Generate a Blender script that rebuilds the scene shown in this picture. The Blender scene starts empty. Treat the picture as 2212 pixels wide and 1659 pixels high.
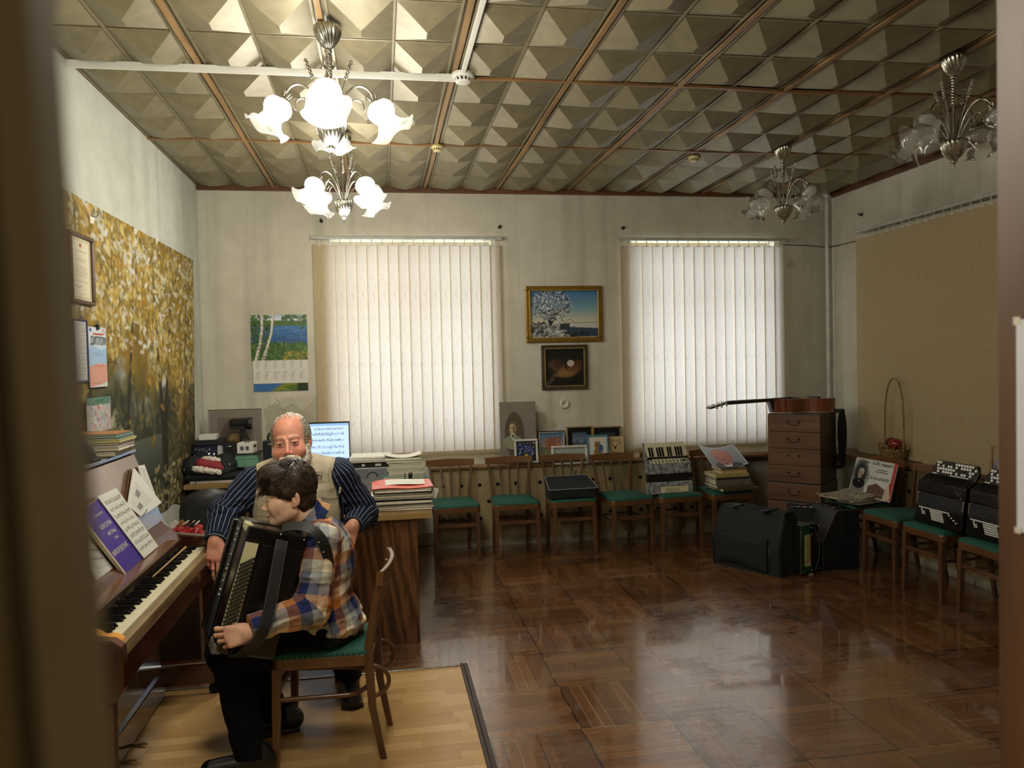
import bpy, math, random
import numpy as np
from mathutils import Vector, Matrix, noise as mn
PI = math.pi
S = bpy.context.scene
COL = S.collection
# ---------------------------------------------------------------- camera model
FPX = 1688.6; YAW = 0.16517; PIT = 0.02899; ROL = -0.02252; CH = 1.65
_f = Vector((math.sin(YAW)*math.cos(PIT), math.cos(YAW)*math.cos(PIT), -math.sin(PIT)))
_r = _f.cross(Vector((0, 0, 1))).normalized(); _u = _r.cross(_f)
_R = _r*math.cos(ROL)+_u*math.sin(ROL); _U = -_r*math.sin(ROL)+_u*math.cos(ROL)
C0 = Vector((0, 0, CH))
def ray(px, py): return _f+_R*((px-1106)/FPX)-_U*((py-829.5)/FPX)
def ax_(px, py, x): r = ray(px, py); return C0+r*(x/r.x)
def ay(px, py, y): r = ray(px, py); return C0+r*(y/r.y)
def az(px, py, z): r = ray(px, py); return C0+r*((z-CH)/r.z)
def apl(px, py, p0, n):
    r = ray(px, py); n = Vector(n); return C0+r*((Vector(p0)-C0).dot(n)/r.dot(n))
# ---------------------------------------------------------------- materials
def lin(c):
    if isinstance(c, str): c = [int(c[i:i+2], 16) for i in (0, 2, 4)]
    o = []
    for v in c[:3]:
        v = v/255.0
        o.append(v/12.92 if v <= .04045 else ((v+.055)/1.055)**2.4)
    return (o[0], o[1], o[2], 1.0)
MATS = {}
class NT:
    def __init__(s, m): s.t = m.node_tree; s.n = s.t.nodes; s.l = s.t.links
    def new(s, typ, **kw):
        n = s.n.new(typ)
        for k, v in kw.items():
            if k.startswith('i_'): n.inputs[k[2:].replace('_', ' ')].default_value = v
            else: setattr(n, k, v)
        return n
    def lk(s, a, b): s.l.new(a, b)
    def math(s, op, a, b=None, c=None, clamp=False):
        n = s.n.new('ShaderNodeMath'); n.operation = op; n.use_clamp = clamp
        for i, v in enumerate((a, b, c)):
            if v is None: continue
            if isinstance(v, (int, float)): n.inputs[i].default_value = v
            else: s.l.new(v, n.inputs[i])
        return n.outputs[0]
    def mix(s, f, a, b, mode='MIX'):
        n = s.n.new('ShaderNodeMix'); n.data_type = 'RGBA'; n.blend_type = mode
        for sock, v in ((n.inputs[0], f), (n.inputs[6], a), (n.inputs[7], b)):
            if isinstance(v, (int, float)): sock.default_value = v
            elif isinstance(v, tuple): sock.default_value = v
            else: s.l.new(v, sock)
        return n.outputs[2]
    def noise(s, scale, detail=3, vec=None, rough=.5, stretch=None, kind='obj', out=0):
        if vec is None: vec = s.coord(kind)
        if stretch:
            mp = s.n.new('ShaderNodeMapping'); mp.inputs['Scale'].default_value = stretch
            s.l.new(vec, mp.inputs[0]); vec = mp.outputs[0]
        n = s.n.new('ShaderNodeTexNoise'); n.inputs['Scale'].default_value = scale
        n.inputs['Detail'].default_value = detail; n.inputs['Roughness'].default_value = rough
        s.l.new(vec, n.inputs['Vector']); return n.outputs[out]
    def coord(s, kind='obj'):
        if kind == 'world':
            if not hasattr(s, '_w'): s._w = s.n.new('ShaderNodeNewGeometry').outputs['Position']
            return s._w
        if not hasattr(s, '_c'): s._c = s.n.new('ShaderNodeTexCoord')
        return s._c.outputs['Object']
    def ramp(s, f, stops):
        n = s.n.new('ShaderNodeValToRGB'); s.l.new(f, n.inputs[0]); e = n.color_ramp.elements
        while len(e) < len(stops): e.new(.5)
        for i, (p, c) in enumerate(stops):
            e[i].position = p; e[i].color = c if len(c) == 4 else (*c, 1)
        return n.outputs[0]
    def bump(s, h, strength=.2, dist=.002):
        n = s.n.new('ShaderNodeBump'); n.inputs['Strength'].default_value = strength
        n.inputs['Distance'].default_value = dist; s.l.new(h, n.inputs['Height'])
        s.l.new(n.outputs[0], s.b.inputs['Normal']); return n
def base(name, rough=.5, metal=0, spec=.5):
    m = bpy.data.materials.new(name); m.use_nodes = True
    nt = NT(m); nt.b = nt.n['Principled BSDF']
    nt.b.inputs['Roughness'].default_value = rough; nt.b.inputs['Metallic'].default_value = metal
    nt.b.inputs['Specular IOR Level'].default_value = spec
    MATS[name] = m
    return m, nt
def M(name, c='888888', rough=.5, metal=0, var=.12, scale=12, bump=0, bscale=80, coat=0, spec=.5, emit=0, stretch=None):
    """plain procedural material: colour broken up by noise, optional bump / coat / emission"""
    if name in MATS: return MATS[name]
    m, nt = base(name, rough, metal, spec)
    c = lin(c)
    n = nt.noise(scale, 4, stretch=stretch)
    d = tuple(x*(1-var) for x in c[:3])+(1,); l = tuple(min(1, x*(1+var)) for x in c[:3])+(1,)
    nt.lk(nt.ramp(n, [(.3, d), (.7, l)]), nt.b.inputs['Base Color'])
    if bump: nt.bump(nt.noise(bscale, 3), bump, .003)
    if coat: nt.b.inputs['Coat Weight'].default_value = coat; nt.b.inputs['Coat Roughness'].default_value = .08
    if emit:
        nt.b.inputs['Emission Color'].default_value = c; nt.b.inputs['Emission Strength'].default_value = emit
    return m
def wood(name, dark, light, rough=.4, axis=0, scale=9, coat=.0, band=14):
    if name in MATS: return MATS[name]
    m, nt = base(name, rough)
    st = [band, band, band]; st[axis] = 1.1
    n = nt.noise(scale/9*1.0, 6, stretch=tuple(st), rough=.6)
    n2 = nt.noise(scale*.5, 2)
    f = nt.math('ADD', nt.math('MULTIPLY', n, .75), nt.math('MULTIPLY', n2, .25))
    nt.lk(nt.ramp(f, [(.32, lin(dark)), (.68, lin(light))]), nt.b.inputs['Base Color'])
    nt.bump(n, .08, .002)
    if coat: nt.b.inputs['Coat Weight'].default_value = coat; nt.b.inputs['Coat Roughness'].default_value = .12
    return m
def vcol(name, rough=.6, emit=0, coat=0, bump=0, bscale=200, spec=.4, sss=0):
    """material reading the colour attribute laid on the mesh"""
    if name in MATS: return MATS[name]
    m, nt = base(name, rough, 0, spec)
    a = nt.new('ShaderNodeVertexColor', layer_name='Col')
    nt.lk(a.outputs[0], nt.b.inputs['Base Color'])
    if emit:
        nt.lk(a.outputs[0], nt.b.inputs['Emission Color']); nt.b.inputs['Emission Strength'].default_value = emit
        nt.b.inputs['Base Color'].default_value = (0, 0, 0, 1); nt.l.remove(nt.b.inputs['Base Color'].links[0])
    if coat: nt.b.inputs['Coat Weight'].default_value = coat; nt.b.inputs['Coat Roughness'].default_value = .1
    if bump: nt.bump(nt.noise(bscale, 3), bump, .002)
    if sss:
        nt.b.inputs['Subsurface Weight'].default_value = sss
        nt.b.inputs['Subsurface Radius'].default_value = (.012, .005, .003); nt.b.inputs['Subsurface Scale'].default_value = 1
    return m
# ---------------------------------------------------------------- mesh building
def rotm(rx=0, ry=0, rz=0): return Matrix.Rotation(rz, 3, 'Z') @ Matrix.Rotation(ry, 3, 'Y') @ Matrix.Rotation(rx, 3, 'X')
class MB:
    def __init__(s): s.v = []; s.f = []; s.sm = []
    def add(s, vs, fs, smooth=False):
        o = len(s.v); s.v += [tuple(v) for v in vs]; s.f += [tuple(i+o for i in f) for f in fs]; s.sm += [smooth]*len(fs); return s
    def box(s, x0, x1, y0, y1, z0, z1, m=None, c=(0, 0, 0)):
        vs = [(x, y, z) for x in (x0, x1) for y in (y0, y1) for z in (z0, z1)]
        if m is not None: vs = [tuple(Vector(c)+m @ (Vector(v)-Vector(c))) for v in vs]
        return s.add(vs, [(0, 1, 3, 2), (4, 6, 7, 5), (0, 4, 5, 1), (2, 3, 7, 6), (0, 2, 6, 4), (1, 5, 7, 3)])
    def obox(s, c, size, m=None):
        h = [a/2 for a in size]; m = m or Matrix.Identity(3); c = Vector(c)
        vs = [c+m @ Vector((x*h[0], y*h[1], z*h[2])) for x in (-1, 1) for y in (-1, 1) for z in (-1, 1)]
        return s.add(vs, [(0, 1, 3, 2), (4, 6, 7, 5), (0, 4, 5, 1), (2, 3, 7, 6), (0, 2, 6, 4), (1, 5, 7, 3)])
    def beam(s, a, b, w, h, up=(0, 0, 1)):
        """square bar from a to b; w across, h along 'up'; w/h may be (start,end)"""
        a = Vector(a); b = Vector(b); d = (b-a).normalized(); up = Vector(up)
        x = d.cross(up).normalized(); y = x.cross(d).normalized()
        w = w if isinstance(w, tuple) else (w, w); h = h if isinstance(h, tuple) else (h, h)
        vs = []
        for p, ww, hh in ((a, w[0]/2, h[0]/2), (b, w[1]/2, h[1]/2)):
            vs += [p-x*ww-y*hh, p+x*ww-y*hh, p+x*ww+y*hh, p-x*ww+y*hh]
        return s.add(vs, [(0, 1, 2, 3), (7, 6, 5, 4), (0, 4, 5, 1), (1, 5, 6, 2), (2, 6, 7, 3), (3, 7, 4, 0)])
    def tube(s, pts, r, n=10, cap=True, flat=1.0, closed=False):
        pts = [Vector(p) for p in pts]; N = len(pts)
        rr = r if isinstance(r, (list, tuple)) else [r]*N
        t0 = (pts[1]-pts[0]).normalized(); up = Vector((0, 0, 1)) if abs(t0.z) < .9 else Vector((1, 0, 0))
        x = t0.cross(up).normalized(); vs = []
        for i, p in enumerate(pts):
            a = pts[i-1] if (i > 0 or closed) else pts[0]; b = pts[(i+1) % N] if (i < N-1 or closed) else pts[-1]
            t = (b-a).normalized(); x = (x-t*x.dot(t)).normalized(); y = t.cross(x)
            for k in range(n):
                an = 2*PI*k/n; vs.append(p+x*(math.cos(an)*rr[i])+y*(math.sin(an)*rr[i]*flat))
        fs = []
        for i in range(N if closed else N-1):
            j = (i+1) % N
            for k in range(n): fs.append((i*n+k, i*n+(k+1) % n, j*n+(k+1) % n, j*n+k))
        s.add(vs, fs, True)
        if cap and not closed:
            s.add(vs[:n], [tuple(range(n))[::-1]]); s.add(vs[-n:], [tuple(range(n))])
        return s
    def lathe(s, prof, n=24, o=(0, 0, 0), m=None, twist=None, ripple=None):
        """prof: list (r,z) ; m: orientation matrix ; ripple(angle,i)->dr,dz"""
        o = Vector(o); m = m or Matrix.Identity(3); vs = []
        for i, (r, z) in enumerate(prof):
            for k in range(n):
                a = 2*PI*k/n; dr = dz = 0
                if ripple: dr, dz = ripple(a, i)
                vs.append(o+m @ Vector(((r+dr)*math.cos(a), (r+dr)*math.sin(a), z+dz)))
        fs = []
        for i in range(len(prof)-1):
            for k in range(n): fs.append((i*n+k, i*n+(k+1) % n, (i+1)*n+(k+1) % n, (i+1)*n+k))
        s.add(vs, fs, True)
        if prof[0][0] > 1e-5: s.add(vs[:n], [tuple(range(n))[::-1]])
        if prof[-1][0] > 1e-5: s.add(vs[-n:], [tuple(range(n))])
        return s
    def prism(s, poly, o=(0, 0, 0), u=(1, 0, 0), v=(0, 0, 1), d=(0, 1, 0)):
        """poly in (u,v) plane at o, extruded by vector d"""
        o, u, v, d = (Vector(a) for a in (o, u, v, d)); n = len(poly)
        a = [o+u*p[0]+v*p[1] for p in poly]; b = [p+d for p in a]
        s.add(a+b, [tuple(range(n))[::-1], tuple(range(n, 2*n))]+[(i, (i+1) % n, (i+1) % n+n, i+n) for i in range(n)])
        return s
    def sheet(s, f, nu, nv, th=0, smooth=True):
        """surface f(u,v)->Vector on 0..1 grid, with thickness th (along -normal)"""
        P = [[Vector(f(i/nu, j/nv)) for j in range(nv+1)] for i in range(nu+1)]
        vs = [p for row in P for p in row]; w = nv+1
        fs = [(i*w+j, (i+1)*w+j, (i+1)*w+j+1, i*w+j+1) for i in range(nu) for j in range(nv)]
        if not th: return s.add(vs, fs, smooth)
        back = []
        for i in range(nu+1):
            for j in range(nv+1):
                a = P[min(i+1, nu)][j]-P[max(i-1, 0)][j]; b = P[i][min(j+1, nv)]-P[i][max(j-1, 0)]
                back.append(P[i][j]-a.cross(b).normalized()*th)
        s.add(vs, fs, smooth); s.add(back, [f_[::-1] for f_ in fs], smooth)
        rim = [i*w for i in range(nu+1)]+[nu*w+j for j in range(1, nv+1)]+[i*w+nv for i in range(nu-1, -1, -1)]+[j for j in range(nv-1, 0, -1)]
        k = len(rim); s.add([vs[i] for i in rim]+[back[i] for i in rim], [(i, i+k, (i+1) % k+k, (i+1) % k) for i in range(k)])
        return s
    def ball(s, c, r, n=12, sc=(1, 1, 1), m=None):
        c = Vector(c); m = m or Matrix.Identity(3); prof = [(math.sin(PI*i/n), -math.cos(PI*i/n)) for i in range(n+1)]
        vs = []
        for (a, z) in prof:
            for k in range(n*2):
                t = PI*k/n; vs.append(c+m @ Vector((a*math.cos(t)*r*sc[0], a*math.sin(t)*r*sc[1], z*r*sc[2])))
        w = 2*n
        return s.add(vs, [(i*w+k, i*w+(k+1) % w, (i+1)*w+(k+1) % w, (i+1)*w+k) for i in range(n) for k in range(w)], True)
    def build(s, name, mat, parent=None, bevel=0, seg=2, sub=0):
        me = bpy.data.meshes.new(name); me.from_pydata([tuple(v) for v in s.v], [], s.f)
        me.polygons.foreach_set('use_smooth', s.sm); me.update()
        return link(name, me, mat, parent, bevel, seg, sub)
def link(name, me, mat, parent=None, bevel=0, seg=2, sub=0):
    o = bpy.data.objects.new(name, me); COL.objects.link(o)
    if mat: me.materials.append(mat)
    if parent: o.parent = parent
    if bevel:
        b = o.modifiers.new('bevel', 'BEVEL'); b.width = bevel; b.segments = seg; b.limit_method = 'ANGLE'; b.angle_limit = .6
    if sub:
        b = o.modifiers.new('sub', 'SUBSURF'); b.levels = sub; b.render_levels = sub
    return o
def tag(o, label=None, cat=None, group=None, kind=None):
    if label: o['label'] = label
    if cat: o['category'] = cat
    if group: o['group'] = group
    if kind: o['kind'] = kind
    return o
def thing(name, label, cat, loc=(0, 0, 0), rz=0, group=None):
    o = bpy.data.objects.new(name, None); COL.objects.link(o); o.location = loc; o.rotation_euler = (0, 0, rz)
    o.empty_display_size = .1
    return tag(o, label, cat, group)
def setting(o): o['kind'] = 'structure'; return o
def copy_tree(o, parent=None):
    c = o.copy(); COL.objects.link(c)
    if parent: c.parent = parent
    for ch in [k for k in bpy.data.objects if k.parent == o]: copy_tree(ch, c)
    return c
def spl(pts, n=6):
    P = [Vector(p) for p in pts]; out = []
    for i in range(len(P)-1):
        a, b, c, d = P[max(i-1, 0)], P[i], P[i+1], P[min(i+2, len(P)-1)]
        for k in range(n):
            t = k/n; out.append(.5*((2*b)+(c-a)*t+(2*a-5*b+4*c-d)*t*t+(3*b-a-3*c+d)*t**3))
    return out+[P[-1]]
def rel(o, root):
    """mesh was modelled in world space: hang it under root without moving it"""
    o.parent = root; o.matrix_parent_inverse = Matrix.LocRotScale(root.location, root.rotation_euler, None).inverted(); return o
def grid_me(name, P, col=None):
    """P (h,w,3) array, row 0 = top ; col (h,w,3) sRGB 0..1"""
    h, w, _ = P.shape; me = bpy.data.meshes.new(name)
    idx = np.arange(h*w).reshape(h, w)
    q = np.stack([idx[1:, :-1], idx[1:, 1:], idx[:-1, 1:], idx[:-1, :-1]], -1).reshape(-1, 4)
    me.vertices.add(h*w); me.vertices.foreach_set('co', P.reshape(-1).astype(np.float32))
    me.loops.add(q.size); me.loops.foreach_set('vertex_index', q.reshape(-1).astype(np.int32))
    me.polygons.add(len(q)); me.polygons.foreach_set('loop_start', np.arange(0, q.size, 4, dtype=np.int32))
    me.polygons.foreach_set('use_smooth', np.ones(len(q), bool))
    me.update(calc_edges=True)
    if col is not None: setcol(me, col.reshape(-1, 3))
    return me
def setcol(me, c):
    c = np.clip(np.asarray(c, np.float64), 0, 1); l = np.where(c <= .04045, c/12.92, ((c+.055)/1.055)**2.4)
    a = me.color_attributes.new('Col', 'FLOAT_COLOR', 'POINT')
    a.data.foreach_set('color', np.concatenate([l, np.ones((len(l), 1))], 1).reshape(-1).astype(np.float32))
def picture(name, cv, tl, tr, br, bl, mat, parent=None, curve=None):
    """painted sheet: canvas laid on the quad tl,tr,br,bl"""
    h, w, _ = cv.shape; tl, tr, br, bl = (np.array(p) for p in (tl, tr, br, bl))
    v, u = np.mgrid[0:1:h*1j, 0:1:w*1j]; u = u[..., None]; v = v[..., None]
    P = (tl*(1-u)+tr*u)*(1-v)+(bl*(1-u)+br*u)*v
    if curve: P = P+curve(u, v)
    o = link(name, grid_me(name, P, cv), mat, parent); return o
_tx = {}
def text(name, s, size, mat, o=(0, 0, 0), u=(1, 0, 0), v=(0, 0, 1), parent=None, align='LEFT', ext=0.0004, sx=1, shear=0, sp=1, fit=0):
    cu = bpy.data.curves.new(name, 'FONT'); cu.body = s; cu.size = size; cu.align_x = align; cu.extrude = ext; cu.shear = shear; cu.space_character = sp
    cu.resolution_u = 2
    t = bpy.data.objects.new(name, cu); COL.objects.link(t)
    dg = bpy.context.evaluated_depsgraph_get(); me = bpy.data.meshes.new_from_object(t.evaluated_get(dg))
    bpy.data.objects.remove(t); bpy.data.curves.remove(cu)
    if fit: xs_ = [q.co.x for q in me.vertices]; sx = fit/(max(xs_)-min(xs_))
    u = Vector(u).normalized(); v = Vector(v).normalized(); n = u.cross(v)
    mt = Matrix(((u.x*sx, v.x, n.x, o[0]), (u.y*sx, v.y, n.y, o[1]), (u.z*sx, v.z, n.z, o[2]), (0, 0, 0, 1)))
    me.transform(mt); me.name = name
    return link(name, me, mat, parent)
# ---------------------------------------------------------------- painter
RNG = np.random.RandomState(7)
def rgb(h): return np.array([int(h[i:i+2], 16)/255 for i in (0, 2, 4)])
def fbm(h, w, s, oct=4, seed=0, sy=None):
    """value noise 0..1, s = cells across x, sy = cells down"""
    r = np.random.RandomState(seed); out = np.zeros((h, w)); amp = 1; tot = 0; sy = sy or s*h/w
    for o in range(oct):
        gx = int(s*2**o)+2; gy = int(sy*2**o)+2; g = r.rand(gy, gx)
        y, x = np.mgrid[0:gy-1.001:h*1j, 0:gx-1.001:w*1j]; xi = x.astype(int); yi = y.astype(int); fx = x-xi; fy = y-yi
        fx = fx*fx*(3-2*fx); fy = fy*fy*(3-2*fy)
        out += amp*((g[yi, xi]*(1-fx)+g[yi, xi+1]*fx)*(1-fy)+(g[yi+1, xi]*(1-fx)+g[yi+1, xi+1]*fx)*fy); tot += amp; amp *= .5
    return out/tot
class Cv:
    def __init__(s, w, h, c='ffffff'):
        s.w, s.h = w, h; s.a = np.ones((h, w, 3))*rgb(c); s.y, s.x = np.mgrid[0:1:h*1j, 0:1:w*1j]; s.asp = w/h
    def put(s, m, c, al=1.0):
        c = rgb(c) if isinstance(c, str) else np.asarray(c); m = np.clip(m.astype(float), 0, 1)*al; s.a[:] = s.a*(1-m[..., None])+c*m[..., None]; return s
    def rect(s, x0, y0, x1, y1, c, al=1): return s.put((s.x >= x0) & (s.x < x1) & (s.y >= y0) & (s.y < y1), c, al)
    def ell(s, cx, cy, rx, ry, c, al=1, rot=0, soft=.12):
        dx = (s.x-cx); dy = (s.y-cy); ca, sa = math.cos(rot), math.sin(rot)
        X = dx*ca+dy*sa; Y = -dx*sa+dy*ca; d = np.sqrt((X/rx)**2+(Y/ry)**2); return s.put(np.clip((1-d)/soft+.5, 0, 1), c, al)
    def poly(s, pts, c, al=1):
        m = np.zeros((s.h, s.w), bool); n = len(pts)
        for i in range(n):
            x0, y0 = pts[i]; x1, y1 = pts[(i+1) % n]
            if y0 == y1: continue
            t = ((y0 > s.y) != (y1 > s.y)) & (s.x < (x1-x0)*(s.y-y0)/(y1-y0)+x0); m ^= t
        return s.put(m, c, al)
    def line(s, pts, wd, c, al=1):
        m = np.zeros((s.h, s.w))
        ws = wd if isinstance(wd, (list, tuple)) else [wd]*len(pts)
        for i in range(len(pts)-1):
            (x0, y0), (x1, y1) = pts[i], pts[i+1]; ex, ey = (x1-x0)*s.asp, y1-y0; L = ex*ex+ey*ey+1e-9
            t = np.clip(((s.x-x0)*s.asp*ex+(s.y-y0)*ey)/L, 0, 1)
            d = np.hypot((s.x-x0)*s.asp-t*ex, (s.y-y0)-t*ey); wdt = ws[i]*(1-t)+ws[i+1]*t
            m = np.maximum(m, np.clip((wdt-d)*s.h+.5, 0, 1))
        return s.put(m, c, al)
    def dabs(s, n, cols, size, box=(0, 0, 1, 1), seed=1, ang=None, asp=2.0, mask=None, al=1):
        """n small leaf/brush dabs"""
        r = np.random.RandomState(seed)
        for i in range(n):
            x = box[0]+(box[2]-box[0])*r.rand(); y = box[1]+(box[3]-box[1])*r.rand()
            if mask is not None and mask(x, y) < r.rand(): continue
            a = size*(.5+r.rand())*s.h; th = (r.rand()*PI if ang is None else ang+r.randn()*.35)
            px, py = x*s.w, y*s.h; R = int(a*1.2)+2
            y0, y1, x0, x1 = max(0, int(py)-R), min(s.h, int(py)+R+1), max(0, int(px)-R), min(s.w, int(px)+R+1)
            if y1 <= y0 or x1 <= x0: continue
            Y, X = np.mgrid[y0:y1, x0:x1]; dx = X-px; dy = Y-py; u = dx*math.cos(th)+dy*math.sin(th); v = -dx*math.sin(th)+dy*math.cos(th)
            m = (np.clip(1.3-np.sqrt((u/a)**2+(v/(a/asp))**2), 0, .6)/.6*al)[..., None]
            c = rgb(cols[r.randint(len(cols))])*(.85+.3*r.rand())
            s.a[y0:y1, x0:x1] = s.a[y0:y1, x0:x1]*(1-m)+np.clip(c, 0, 1)*m
        return s
    def grad(s, y0, y1, c0, c1, x0=0, x1=1):
        m = (s.y >= y0) & (s.y <= y1) & (s.x >= x0) & (s.x <= x1); t = np.clip((s.y-y0)/(y1-y0), 0, 1)[..., None]
        s.a[m] = (rgb(c0)*(1-t)+rgb(c1)*t)[m]; return s
    def tex(s, n, amt): s.a *= (1+amt*(n[..., None]-.5)*2); np.clip(s.a, 0, 1, out=s.a); return s
XL, XR, YB, ZC, YF = -1.52, 4.38, 7.10, 3.227, 0.22
# ---------------------------------------------------------------- camera, world
cd = bpy.data.cameras.new('camera'); cam = bpy.data.objects.new('camera', cd); COL.objects.link(cam); S.camera = cam
cd.sensor_fit = 'HORIZONTAL'; cd.sensor_width = 36; cd.lens = FPX/2212*36; cd.clip_start = .02; cd.clip_end = 60
cam.matrix_world = Matrix(((_R.x, _U.x, -_f.x, 0), (_R.y, _U.y, -_f.y, 0), (_R.z, _U.z, -_f.z, CH), (0, 0, 0, 1)))
S.cycles.max_bounces = 6; S.cycles.diffuse_bounces = 3; S.cycles.glossy_bounces = 3; S.cycles.transmission_bounces = 4; S.cycles.transparent_max_bounces = 12; S.cycles.sample_clamp_indirect = 6; S.cycles.use_denoising = True; S.cycles.use_adaptive_sampling = True; S.cycles.adaptive_threshold = .025; S.cycles.caustics_reflective = False; S.cycles.caustics_refractive = False
cd.dof.use_dof = True; cd.dof.focus_distance = 4.3; cd.dof.aperture_fstop = 4.2
w = bpy.data.worlds.new('sky'); S.world = w; w.use_nodes = True
w.node_tree.nodes['Background'].inputs[0].default_value = (.90, .95, 1.0, 1); w.node_tree.nodes['Background'].inputs[1].default_value = 5.2
S.view_settings.view_transform = 'Standard'; S.view_settings.look = 'None'; S.view_settings.exposure = .36; S.view_settings.gamma = 1; S.view_settings.use_curve_mapping = False
# ---------------------------------------------------------------- room materials
def plaster(name, c, c2, stain=.0):
    m, nt = base(name, .85, spec=.2)
    a = nt.noise(.9, 5, kind='world'); b = nt.noise(6, 5, kind='world', rough=.65)
    col = nt.ramp(nt.math('ADD', nt.math('MULTIPLY', a, .6), nt.math('MULTIPLY', b, .4)), [(.3, lin(c2)), (.62, lin(c))])
    # vertical run marks and a few hairline cracks
    run = nt.noise(1, 3, vec=nt.coord('world'), stretch=(7, 7, .35))
    col = nt.mix(nt.ramp(run, [(.52, (0, 0, 0, 1)), (.72, (.35, .35, .35, 1))]), col, lin('8c8a78'))
    vo = nt.new('ShaderNodeTexVoronoi', feature='DISTANCE_TO_EDGE'); vo.inputs['Scale'].default_value = .55
    wv = nt.new('ShaderNodeVectorMath', operation='ADD'); nt.lk(nt.coord('world'), wv.inputs[0])
    nz = nt.noise(2.2, 4, kind='world', out=1); sc = nt.new('ShaderNodeVectorMath', operation='SCALE'); nt.lk(nz, sc.inputs[0]); sc.inputs['Scale'].default_value = .35
    nt.lk(sc.outputs[0], wv.inputs[1]); nt.lk(wv.outputs[0], vo.inputs['Vector'])
    cr = nt.ramp(vo.outputs['Distance'], [(0, (.55, .55, .55, 1)), (.0035, (0, 0, 0, 1))])
    gate = nt.ramp(nt.noise(1.3, 2, kind='world'), [(.60, (0, 0, 0, 1)), (.70, (1, 1, 1, 1))])
    col = nt.mix(nt.mix(1, cr, gate, 'MULTIPLY'), col, lin('5d5a4c'))
    nt.lk(col, nt.b.inputs['Base Color']); nt.bump(nt.noise(40, 5, kind='world', rough=.7), .25, .004)
    return m
WALL = plaster('wall_plaster', 'd8d2c1', 'bfb9a6')
WALLL = plaster('left_wall_paint', 'd4d6ca', 'b9bbae')
WOODC = wood('ceiling_batten', '75583a', 'ab8a5c', .5, 1, 9)
WOODC2 = wood('cross_batten', '6e4c2c', '9c7646', .5, 0, 9)
WOODB = wood('brown_beading', '4a2e1e', '75492c', .5, 0, 9)
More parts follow.
